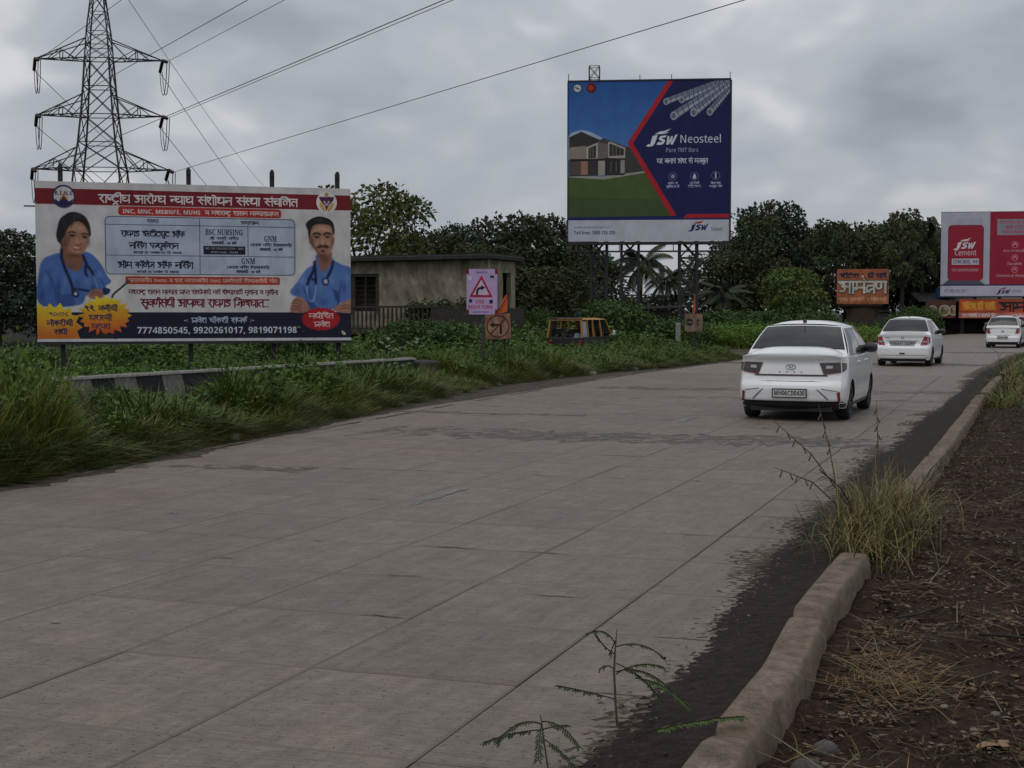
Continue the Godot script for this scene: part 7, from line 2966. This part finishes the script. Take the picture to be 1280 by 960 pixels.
func scatter(called: String, label: String, category: String, m: ArrayMesh, where: Array) -> void:
	# where: [position, turn, scale, tint]
	if where.is_empty():
		return
	var mm := MultiMesh.new()
	mm.transform_format = MultiMesh.TRANSFORM_3D
	mm.use_colors = true
	mm.mesh = m
	mm.instance_count = where.size()
	for k in where.size():
		var q: Array = where[k]
		var b := Basis(Vector3.UP, q[1]).scaled(q[2] if q[2] is Vector3 else Vector3.ONE * q[2])
		if q.size() > 4:
			b = q[4]
		mm.set_instance_transform(k, Transform3D(b, q[0]))
		mm.set_instance_color(k, q[3])
	var o := MultiMeshInstance3D.new()
	o.multimesh = mm
	o.name = numbered(called)
	add_child(o)
	kind(o, "stuff", label, category)


func wall_front(x: float, z: float) -> float:
	# metres in front of the striped wall (towards the road); large where there is no wall
	var a := Vector2(-7.6, -18.4)
	var b := Vector2(-1.6, -30.4)
	var p := Vector2(x, z)
	var d := (b - a)
	var f := (p - a).dot(d) / d.length_squared()
	if f < -0.04 or f > 1.02:
		return 99.0
	d = d.normalized()
	return -(p - a).cross(d)


func build_grass() -> void:
	var r := RandomNumberGenerator.new()
	r.seed = 404
	var yel := Color(0.180, 0.200, 0.040)
	var grn := Color(0.100, 0.150, 0.028)
	var dry := Color(0.17, 0.13, 0.06)
	var deep := Color(0.055, 0.085, 0.022)
	var fine := [tuft(1, 26, 0.16, 0.66, 0.018, 1.2, [yel, grn, grn, grn, yel, dry]), tuft(2, 24, 0.18, 0.62, 0.020, 1.5, [yel, yel, grn]), tuft(3, 22, 0.14, 0.74, 0.016, 1.0, [grn, deep, yel, grn, deep])]
	var wide := [tuft(4, 20, 0.12, 0.80, 0.036, 1.8, [grn, deep, Color(0.07, 0.10, 0.03)], 0.8), tuft(5, 18, 0.14, 0.74, 0.030, 1.6, [grn, yel, deep], 0.8)]
	var leafy := [weed(6, 6, 0.62, 0.085, Color(0.080, 0.145, 0.026)), weed(7, 6, 0.55, 0.10, Color(0.062, 0.115, 0.026)), weed(8, 5, 0.7, 0.075, Color(0.100, 0.155, 0.030))]
	var lists := []
	for k in 8:
		lists.append([])
	# the verge between road and wall
	for k in 44000:
		var s := 7.0 + pow(r.randf(), 1.25) * 42.0
		var out := -0.12 + pow(r.randf(), 1.15) * (4.2 if s < 30.0 else 5.0)
		var e := grass_edge(s) + bend(s) + 0.16 * noise.get_noise_2d(s * 1.3, 3.0) + 0.1 * noise.get_noise_2d(s * 5.0, 8.0)
		var p := W(e - out, s)
		if absf(p.x / p.z) > 0.47 or p.z > -6.0:
			continue
		if s > 49.5:
			continue
		var wf := wall_front(p.x, p.z)
		if wf < 0.03 and wf > -0.5:
			continue
		var h := lerpf(0.55, 1.1, smoothstep(0.0, 0.6, out)) * r.randf_range(0.7, 1.2)
		h *= 0.8 + 0.5 * noise.get_noise_2d(p.x * 0.6, p.z * 0.6)
		if wf > 0.0 and wf < 1.5 and p.z > -25.0:
			h *= lerpf(0.18, 0.8, wf / 1.5) if p.x < -4.2 and p.x > -6.6 else lerpf(0.4, 1.0, wf / 1.5)
		elif wf > 0.0 and wf < 1.5:
			h *= 0.85
		if p.x / p.z < 0.342 and p.x / p.z > 0.222 and p.z > -22.0:
			h *= 0.82
		if p.x / p.z > 0.345 and p.z > -22.0:
			h *= 1.35
		if s > 36.0:
			h *= 0.8
		if p.z < -36.0 and p.z > -49.0 and p.x > 1.0:
			h *= 0.8
		p.y = ground_y(p.x, p.z)
		var patch := noise.get_noise_2d(p.x * 0.35 + 9.0, p.z * 0.35)
		var tn := Color(1, 1, 1).lerp(Color(1.22, 1.10, 0.85), clampf(patch * 1.2 + 0.2, 0.0, 1.0)) * r.randf_range(0.75, 1.2)
		var pick := r.randi() % 3
		if noise.get_noise_2d(p.x * 0.8 + 40.0, p.z * 0.8) > 0.08 and out > 0.15:
			pick = 3 + r.randi() % 2
		elif r.randf() < 0.11 and out > 0.4 and (wf > 0.9 or wf < -0.5):
			pick = 5 + r.randi() % 3
		lists[pick].append([p, r.randf() * TAU, Vector3(1.1, h * 1.15, 1.1), tn])
	for k in 3:
		scatter("verge_grass", "fine green and straw grass along the left road edge", "grass", fine[k], lists[k])
	for k in 2:
		scatter("broad_grass", "broad-bladed arching grass in the left verge", "grass", wide[k], lists[3 + k])
	for k in 3:
		scatter("verge_weeds", "small leafy weeds mixed into the left verge", "weeds", leafy[k], lists[5 + k])
	# lush weeds behind the wall and below the billboard, and the meadow round the van
	lists = [[], [], [], [], []]
	for k in 16000:
		var dist := 19.0 + pow(r.randf(), 0.9) * 42.0
		var bx := r.randf_range(-0.47, 0.30)
		var p := Vector3(bx * dist, 0, -dist)
		var t := TS(p.x, p.z)
		var out := grass_edge(t.y) + bend(t.y) - t.x
		if out < 2.6 or (t.y > 50.0 and absf(t.y - 56.0 - 0.2 * out) < 5.5):
			continue
		var wf := wall_front(p.x, p.z)
		if wf > -0.55 and wf < 50.0:
			continue
		if Vector2(p.x - 2.6, p.z + 50.4).length() < 1.5:
			continue
		p.y = ground_y(p.x, p.z)
		var h := r.randf_range(0.9, 1.6) * (0.85 + 0.6 * noise.get_noise_2d(p.x * 0.3, p.z * 0.3))
		if dist > 36.0:
			h *= 0.9
		if p.x > 0.5 and dist < 50.0:
			h *= 0.62
		elif p.x > -4.6 and dist < 36.0:
			h *= 0.55
		if dist > 23.0 and dist < 33.0 and p.x < -4.0:
			h *= 1.45
		if dist < 30.5 and p.x < -3.0:
			h = minf(h, (0.92 - p.y) / 0.95)
		var wv := 1.0 + clampf(dist - 24.0, 0.0, 30.0) / 30.0
		var pick := r.randi() % 3
		if noise.get_noise_2d(p.x * 0.25 + 3.0, p.z * 0.25 + 8.0) > 0.05:
			pick = 3 + r.randi() % 2
		lists[pick].append([p, r.randf() * TAU, Vector3(wv, h * 1.2, wv), Color(1, 1, 1) * r.randf_range(0.75, 1.25)])
	for k in 3:
		scatter("meadow_weeds", "lush green weeds behind the striped wall", "weeds", leafy[k], lists[k])
	for k in 2:
		scatter("meadow_grass", "tall green grass in the field left of the road", "grass", [fine[0], wide[0]][k], lists[3 + k])
	# bright bank beyond the side lane
	lists = [[], []]
	for k in 5200:
		var dist := 60.0 + r.randf() * 38.0
		var bx := r.randf_range(0.10, 0.31)
		var p := Vector3(bx * dist, 0, -dist)
		var t := TS(p.x, p.z)
		var out := grass_edge(t.y) + bend(t.y) - t.x
		if out < 0.8 or absf(t.y - 56.0 - 0.2 * out) < 6.5:
			continue
		p.y = ground_y(p.x, p.z) - 0.05
		lists[k % 2].append([p, r.randf() * TAU, Vector3(2.2, r.randf_range(1.1, 2.0) * (0.9 + 0.5 * noise.get_noise_2d(p.x * 0.2, p.z * 0.2)), 2.2), Color(1.1, 1.25, 1.0) * r.randf_range(0.8, 1.25)])
	scatter("bank_grass", "bright green grass bank beyond the side lane", "grass", fine[1], lists[0])
	scatter("bank_weeds", "bright green weeds on the bank beyond the side lane", "weeds", leafy[2], lists[1])
	# sparse dry grass on the right verge
	var straw := tuft(9, 12, 0.08, 0.24, 0.006, 1.5, [dry, Color(0.11, 0.10, 0.04), Color(0.07, 0.075, 0.025)], 1.2)
	lists = [[], []]
	for k in 2600:
		var s := 3.5 + pow(r.randf(), 1.4) * 40.0
		var t := -0.78 + pow(r.randf(), 1.2) * 6.0
		var n := noise.get_noise_2d(t * 1.3, s * 0.7 + 50.0)
		if n < 0.06 and r.randf() < 0.86:
			continue
		var far := smoothstep(12.0, 26.0, s)
		var p := W(t + bend(s), s, verge_y(t, s))
		lists[0].append([p, r.randf() * TAU, Vector3.ONE * r.randf_range(0.4, 1.0) * lerpf(0.8, 1.5, far), Color(1, 1, 1) * r.randf_range(0.6, 1.15)])
	scatter("dry_grass", "sparse dry grass on the bare right verge", "grass", straw, lists[0])
	lists = [[]]
	for k in 900:
		var s := 24.0 + r.randf() * 34.0
		var t := -0.55 + pow(r.randf(), 1.5) * 5.0
		lists[0].append([W(t + bend(s), s, 0.0), r.randf() * TAU, Vector3(1.0, r.randf_range(0.25, 0.75), 1.0), Color(1, 0.95, 0.9) * r.randf_range(0.6, 1.0)])
	scatter("kerb_grass", "olive grass growing over the far end of the kerb", "grass", fine[0], lists[0])


func rock(sd: int, size: float) -> Geo:
	var g := Geo.new()
	var rows := []
	for j in 9:
		var row := PackedVector3Array()
		var b := PI * j / 8.0 - PI / 2
		for i in 13:
			var a := TAU * (i % 12) / 12.0
			var d := Vector3(cos(a) * cos(b), sin(b), sin(a) * cos(b))
			var f := 1.0 + 0.35 * noise.get_noise_3d(d.x * 1.3 + sd * 5.0, d.y * 1.3, d.z * 1.3)
			row.append(Vector3(d.x, d.y * 0.65, d.z) * f * size)
		rows.append(row)
	g.grid(rows, true)
	return g


func build_litter() -> void:
	var r := RandomNumberGenerator.new()
	r.seed = 808
	# fallen leaves, several shapes, lying flat and curled
	var browns := [Color(0.085, 0.052, 0.032), Color(0.085, 0.064, 0.046), Color(0.055, 0.034, 0.024), Color(0.13, 0.092, 0.058), Color(0.042, 0.028, 0.022)]
	for v in 3:
		var lv := Leaves.new()
		for k in 5:
			var a := r.randf() * TAU
			var al := Vector3(cos(a), r.randf_range(-0.1, 0.35), sin(a)).normalized()
			var at := Vector3(r.randf_range(-0.07, 0.07), 0.006 + 0.012 * r.randf(), r.randf_range(-0.07, 0.07))
			lv.leaf(at, al, al.cross(Vector3(r.randf_range(-0.4, 0.4), 1, r.randf_range(-0.4, 0.4))).normalized(), r.randf_range(0.025, 0.075), r.randf_range(0.008, 0.022), tint(r, browns[r.randi() % 5], 0.35, 0.1), 0.1)
		var where := []
		for k in 4200:
			var s := 3.2 + pow(r.randf(), 1.5) * 22.0
			var t := -0.74 + pow(r.randf(), 1.3) * 5.0
			if noise.get_noise_2d(t * 1.6 + 30.0, s * 1.2) < -0.05 and r.randf() < 0.7:
				continue
			where.append([W(t + bend(s), s, verge_y(t, s)), r.randf() * TAU, r.randf_range(0.6, 1.3), Color(1, 1, 1) * r.randf_range(0.6, 1.3)])
		scatter("leaf_litter", "dead brown leaves strewn over the right verge", "leaves", lv.mesh(M.litter), where)
	# grit: crumbs of soil and stone
	var crumb := rock(3, 0.011)
	crumb.col = Color(1, 1, 1)
	var cm := crumb.mesh(M.litter)
	var wh := []
	for k in 5200:
		var s := 3.2 + pow(r.randf(), 1.6) * 18.0
		var on_road := r.randf() < 0.16
		var t := -1.42 + r.randfn(0.0, 0.07) if on_road else -0.76 + pow(r.randf(), 1.3) * 3.6
		var y := 0.022 if on_road and t > -1.42 else (0.004 if on_road else verge_y(t, s))
		var c: Color = [Color(0.09, 0.068, 0.052), Color(0.17, 0.15, 0.13), Color(0.05, 0.038, 0.03)][r.randi() % 3]
		wh.append([W(t, s, y + 0.002), r.randf() * TAU, pow(r.randf(), 3.0) * (0.6 if on_road else 1.6) + 0.12, c * r.randf_range(0.7, 1.2)])
	scatter("grit", "crumbs of soil and small stones along the kerb and verge", "gravel", cm, wh)
	# straw stalks lying about
	var sl := Leaves.new()
	for k in 7:
		var a := r.randf() * TAU
		sl.blade(Vector3(r.randf_range(-0.1, 0.1), 0.012 + 0.02 * r.randf(), r.randf_range(-0.1, 0.1)), Vector3(cos(a), r.randf_range(0.0, 0.25), sin(a)).normalized(), r.randf_range(0.12, 0.36), 0.005, r.randf_range(-0.2, 0.4), tint(r, Color(0.17, 0.125, 0.07), 0.35, 0.15), 3)
	wh = []
	for k in 620:
		var s := 3.4 + pow(r.randf(), 1.5) * 13.0
		var t := -0.74 + pow(r.randf(), 1.2) * 3.0
		if noise.get_noise_2d(t * 1.1 + 11.0, s * 0.9 + 4.0) < 0.05 and r.randf() < 0.75:
			continue
		wh.append([W(t, s, verge_y(t, s)), r.randf() * TAU, r.randf_range(0.6, 1.3), Color(1, 1, 1) * r.randf_range(0.5, 1.2)])
	for k in 60:
		var q := W(-0.48 + r.randfn(0.0, 0.13), 5.85 + r.randfn(0.0, 0.20))
		wh.append([Vector3(q.x, verge_y(-0.5, 5.8) + r.randf() * 0.05, q.z), r.randf() * TAU, r.randf_range(0.5, 0.9), Color(1.1, 1.0, 0.9)])
	scatter("straw", "dry straw stalks lying on the right verge", "straw", sl.mesh(M.litter), wh)
	# stones one can pick out
	var st := [[-0.665, 4.98, 0.055, "grey stone against the kerb foot, below the straw heap", false], [-0.68, 4.62, 0.06, "rounded grey stone at the kerb foot near the bottom edge", false], [-0.60, 4.48, 0.065, "brown stone beside the two at the kerb foot, lowest in the picture", false],
		[-0.02, 4.62, 0.038, "pale flat pebble near the bottom of the right verge", true], [0.42, 5.0, 0.03, "small pale pebble right of the dead yellow leaf", true], [0.36, 6.9, 0.05, "round tan stone beside fallen twigs on the verge", false],
		[1.05, 15.2, 0.06, "white stone on the verge beyond the grass clump", true], [0.2, 16.8, 0.07, "pale stone by the farther kerb stones", true]]
	for q in st:
		var o := put("stone", rock(int(q[2] * 1000), q[2]), M.pale_stone if q[4] else M.stone)
		o.position = W(q[0], q[1], verge_y(q[0], q[1]) + q[2] * 0.25)
		tag(o, q[3], "stone", "stones on the right verge")
	# curled dead leaf
	var dl := Geo.new()
	var rows := []
	for j in 7:
		var f := j / 6.0
		var w := 0.035 * sin(PI * clampf(f, 0.03, 0.97)) + 0.002
		rows.append(PackedVector3Array([Vector3(-0.09 + 0.18 * f, 0.018 + 0.012 * sin(f * 5.0), w), Vector3(-0.09 + 0.18 * f, 0.006 + 0.01 * sin(f * 3.0), 0), Vector3(-0.09 + 0.18 * f, 0.022, -w)]))
	dl.grid(rows, true)
	var leafm := mat("dead_leaf", Color(0.27, 0.16, 0.08), 0.8)
	var lo := put("dead_leaf", dl, leafm)
	lo.position = W(-0.08, 5.12, verge_y(-0.08, 5.12) + 0.008)
	lo.rotation.y = 0.5
	tag(lo, "curled dead yellow-brown leaf on the dirt below the straw", "leaf")
	# twigs
	for q in [[-0.62, 7.0, 0.7, 1.25, "long pale twig lying from the kerb towards the right edge"], [-0.2, 6.75, 0.9, -0.25, "dark bent twig crossing the pale one"], [0.35, 6.55, 0.6, 0.6, "thin twig with a fork on the right verge"], [-0.25, 7.4, 0.5, 2.0, "short stick behind the grass clump's foot"]]:
		var g := Geo.new()
		var pts := []
		for k in 8:
			var f := k / 7.0
			pts.append(Vector3(q[2] * f, 0.03 + 0.03 * sin(f * 4.0 + q[3]), 0.06 * sin(f * 5.0 + q[0] * 9.0)))
		g.tube(pts, [0.008, 0.008, 0.007, 0.006, 0.006, 0.005, 0.004, 0.002], 5)
		g.tube([pts[4], pts[4] + Vector3(0.12, 0.05, 0.1)], [0.004, 0.002], 4)
		var o := put("twig", g, M.bark)
		o.position = W(q[0], q[1], verge_y(q[0], q[1]))
		o.rotation.y = q[3] - 0.5
		tag(o, q[4], "twig", "twigs on the right verge")
	# pale rubble at the mouth of the side lane
	for k in 9:
		var g := rock(20 + k, r.randf_range(0.14, 0.34))
		var o := put("rubble", g, M.pale_stone)
		var s := 57.0 + r.randf_range(-1.5, 5.0)
		o.position = W(grass_edge(s) + bend(s) - r.randf_range(1.0, 7.0), s, 0.06)
		tag(o, "pale rubble stone at the mouth of the side lane", "stone", "pale rubble at the side lane")
	# scraps along the left edge
	for q in [[10.9, -0.25, "white paper scrap at the grass edge, far left", "plastic_white", 0.09], [13.0, -0.05, "red plastic scrap at the left grass edge", "plastic_red", 0.10], [12.3, 0.18, "tiny white scrap on the dirt by the left grass edge", "plastic_white", 0.035]]:
		var g := Geo.new()
		var rws := []
		for j in 5:
			var row := PackedVector3Array()
			for i in 6:
				row.append(Vector3((i - 2.5) * q[4] * 0.4, 0.02 + 0.03 * noise.get_noise_2d(i * 0.9 + q[0], j * 0.9), (j - 2) * q[4] * 0.25))
			rws.append(row)
		g.grid(rws, true)
		var o := put("scrap", g, M[q[3]])
		var s: float = q[0]
		o.position = W(grass_edge(s) + q[1] + 0.1, s, 0.035)
		tag(o, q[2], "scrap", "litter scraps along the left road edge")
	for k in 12:
		var s := 14.0 + k * 2.3 + r.randf_range(-0.8, 0.8)
		var g := rock(60 + k, r.randf_range(0.05, 0.13))
		var o := put("edge_stone", g, M.stone if k % 3 else M.pale_stone)
		o.position = W(grass_edge(s) + bend(s) + r.randf_range(0.05, 0.35), s, 0.03)
		tag(o, "small stone lying on the dirt along the left road edge", "stone", "stones along the left road edge")


func frond(lv: Leaves, r: RandomNumberGenerator, base: Vector3, d: Vector3, len: float, col: Color, curl: float, leaflet := 0.016) -> void:
	# a pinnate leaf: rachis with paired leaflets, drooping
	var p := base
	var n := int(len / 0.011)
	for j in n:
		var q := p + d * len / n
		var side := d.cross(Vector3.UP).normalized()
		lv.leaf(p, d, side, len / n * 1.6, 0.006, Color(0.035, 0.035, 0.018), 0.0)
		lv.leaf(p, d, side.cross(d), len / n * 1.6, 0.007, Color(0.035, 0.035, 0.018), 0.0)
		if j > 2:
			for sg in [-1, 1]:
				var al: Vector3 = (side * sg * 0.9 + d * 0.5 + Vector3(0, r.randf_range(-0.5, 0.1), 0)).normalized()
				lv.leaf(q, al, d, leaflet * r.randf_range(0.75, 1.15) * 1.5, leaflet * 0.8, tint(r, col, 0.25, 0.12), 0.15)
		p = q
		d = (d + Vector3(0, -curl / n, 0)).normalized()


func build_weeds() -> void:
	var r := RandomNumberGenerator.new()
	r.seed = 99
	var green := Color(0.040, 0.052, 0.020)
	# --- seedling with feathery leaves standing in the silt
	var o := thing("seedling", "upright seedling with feathery leaves growing from the silt by the kerb", "plant", W(-1.49, 4.98, 0.02), 0.0, "feathery seedlings by the kerb")
	var g := Geo.new()
	g.tube([Vector3(0.01, -0.05, 0), Vector3(0.0, 0.08, 0), Vector3(-0.006, 0.2, 0.004), Vector3(-0.002, 0.29, 0), Vector3(0.006, 0.375, 0)], [0.006, 0.0055, 0.005, 0.004, 0.0015], 6)
	put("stem", g, M.stalk, o)
	for q in [[0.09, Vector3(-0.95, 0.3, 0.1), 0.24, 0.1], [0.19, Vector3(0.75, 0.55, 0.1), 0.20, 1.0], [0.20, Vector3(0.85, 0.35, 0.3), 0.26, 1.4], [0.20, Vector3(-0.4, 0.7, 0.1), 0.08, 2.2], [0.235, Vector3(0.8, -0.25, 0.2), 0.24, 0.9], [0.27, Vector3(-0.6, 0.35, 0.05), 0.12, -0.9], [0.30, Vector3(0.9, 0.3, -0.1), 0.22, 1.3], [0.31, Vector3(-0.35, 0.7, 0.1), 0.15, 2.0], [0.33, Vector3(-0.3, -0.7, 0.1), 0.06, 0.2]]:
		var lv := Leaves.new()
		frond(lv, r, Vector3(0, q[0], 0), q[1].normalized(), q[2], green if q[0] > 0.18 else Color(0.03, 0.035, 0.016), q[3])
		put_mesh("leaf_frond", lv.mesh(M.leaf), o)
	# --- its lower neighbour, cut by the bottom edge
	o = thing("seedling", "low feathery seedling cut by the bottom edge, left of the upright one", "plant", W(-1.60, 4.42, 0.01), 0.0, "feathery seedlings by the kerb")
	g = Geo.new()
	g.tube([Vector3(0.03, -0.05, 0.02), Vector3(0.01, 0.08, 0), Vector3(0.0, 0.16, 0), Vector3(-0.005, 0.19, 0)], [0.004, 0.0035, 0.003, 0.001], 6)
	put("stem", g, M.stalk, o)
	for q in [[0.13, Vector3(-0.9, 0.05, 0.3), 0.22, 0.35], [0.13, Vector3(0.9, 0.35, 0.2), 0.10, 0.3], [0.15, Vector3(-0.6, 0.35, 0.3), 0.20, 1.6], [0.16, Vector3(0.5, 0.2, 0.5), 0.2, 1.2], [0.15, Vector3(-0.1, -0.1, 0.9), 0.16, 1.2], [0.10, Vector3(0.7, -0.2, 0.6), 0.22, 0.7]]:
		var lv := Leaves.new()
		frond(lv, r, Vector3(0, q[0], 0), q[1].normalized(), q[2], green, q[3])
		put_mesh("leaf_frond", lv.mesh(M.leaf), o)
	# --- single frond lying over the kerb's foot
	o = thing("fallen_frond", "green feathery frond lying across the kerb at the bottom edge", "plant", W(-1.20, 4.60, 0.07), 0.0)
	var lv2 := Leaves.new()
	frond(lv2, r, Vector3(-0.06, 0.05, 0.0), Vector3(1, 0.32, 0.06).normalized(), 0.36, Color(0.05, 0.085, 0.02), 0.25, 0.02)
	put_mesh("leaf_frond", lv2.mesh(M.leaf), o)
	lv2 = Leaves.new()
	frond(lv2, r, Vector3(-0.05, 0.10, -0.55), Vector3(0.75, 0.05, 0.4).normalized(), 0.26, Color(0.05, 0.085, 0.02), 0.9, 0.018)
	put_mesh("leaf_frond", lv2.mesh(M.leaf), o)
	# --- the big clump of olive and dry grass over the gap in the kerb
	o = thing("grass_clump", "big olive and straw grass clump growing over the gap in the kerb", "grass clump", W(-0.95, 9.9, 0.0), 0.0)
	var kinds := [[Color(0.115, 0.108, 0.032), 460, 0.85, 0.009, 1.1, "green_blades"], [Color(0.20, 0.155, 0.07), 640, 0.85, 0.008, 1.2, "dry_blades"], [Color(0.08, 0.062, 0.036), 160, 0.8, 0.009, 1.2, "withered_blades"]]
	for q in kinds:
		var lv := Leaves.new()
		for k in q[1]:
			var along := r.randf_range(-1.0, 1.0) + r.randfn(0.0, 0.35)
			var acr := r.randfn(0.0, 0.17)
			var a := r.randf() * TAU
			var tilt := r.randf() * 1.1
			var at := W(acr, along) + Vector3(0, 0.02, 0)
			var hh: float = q[2] * r.randf_range(0.3, 0.95) * (1.0 - 0.25 * absf(along))
			lv.blade(at, Vector3(cos(a) * tilt, 1, sin(a) * tilt).normalized(), hh, q[3] * r.randf_range(0.6, 1.2), q[4] * r.randf_range(0.2, 1.6), tint(r, q[0], 0.35, 0.15), 4)
		put_mesh(q[5], lv.mesh(M.leaf), o)
	var stalks := [[Vector3(-0.1, 0.1, -0.2), Vector3(-0.75, 0.86, -0.3)], [Vector3(-0.15, 0.1, -0.1), Vector3(-0.82, 0.55, 0.2)], [Vector3(0.1, 0.1, -0.4), Vector3(0.12, 0.98, -0.6)], [Vector3(0.0, 0.1, 0.3), Vector3(0.5, 0.75, 0.2)], [Vector3(-0.05, 0.05, 0.6), Vector3(0.25, 0.7, 0.7)], [Vector3(-0.2, 0.05, -0.3), Vector3(-0.35, 0.95, -0.5)]]
	for q in stalks:
		g = Geo.new()
		var m: Vector3 = q[0].lerp(q[1], 0.55) + Vector3(0, 0.08, 0)
		g.tube([q[0], m, q[1]], [0.006, 0.005, 0.002], 5)
		for j in 5:
			var at := m.lerp(q[1], j / 5.0)
			g.tube([at, at + Vector3(0.02 * (1 if j % 2 else -1), -0.05, 0.01)], [0.004, 0.007], 5)
		put("seed_stalk", g, M.stalk, o)
	# --- willow-leaved stalk leaning over the road from the clump
	o = thing("leaning_weed", "leaning weed with narrow dark leaves reaching over the road from the clump", "plant", W(-1.15, 10.0, 0.0), 0.0)
	g = Geo.new()
	g.tube([Vector3(0.1, 0.0, 0), Vector3(-0.1, 0.35, 0), Vector3(-0.28, 0.5, 0.05)], [0.007, 0.006, 0.004], 5)
	put("stem", g, M.bark, o)
	for k in 14:
		var lv := Leaves.new()
		var a := r.randf_range(2.0, 4.6)
		lv.blade(Vector3(-0.1, 0.35, 0).lerp(Vector3(-0.28, 0.5, 0.05), r.randf()), Vector3(cos(a), r.randf_range(-0.5, 0.5), sin(a) * 0.6).normalized(), r.randf_range(0.12, 0.2), 0.016, 0.4, tint(r, Color(0.05, 0.045, 0.022), 0.3, 0.1), 3)
		put_mesh("leaf", lv.mesh(M.leaf), o)
	# --- thin dry weeds standing at the far kerb, in front of the hatchback
	for q in [[-0.3, 25.5, 0.95, "tall thin dry weed before the road at the far right"], [0.1, 26.5, 0.7, "shorter dry weed beside the tall thin one"], [0.5, 24.5, 0.6, "dry weed leaning right near the far kerb"]]:
		o = thing("dry_weed", q[3], "plant", W(q[0], q[1], 0.0), 0.0, "dry weeds at the far kerb")
		g = Geo.new()
		var h: float = q[2]
		g.tube([Vector3(0, -0.05, 0), Vector3(-0.05, h * 0.5, 0), Vector3(-0.16, h, 0.02)], [0.009, 0.007, 0.003], 5)
		for k in 9:
			var f := 0.3 + 0.7 * k / 8.0
			var at := Vector3(-0.16 * f * f, h * f, 0)
			g.tube([at, at + Vector3(r.randf_range(-0.16, 0.16), r.randf_range(0.02, 0.16), r.randf_range(-0.1, 0.1))], [0.005, 0.002], 4)
		put("stem", g, M.bark, o)
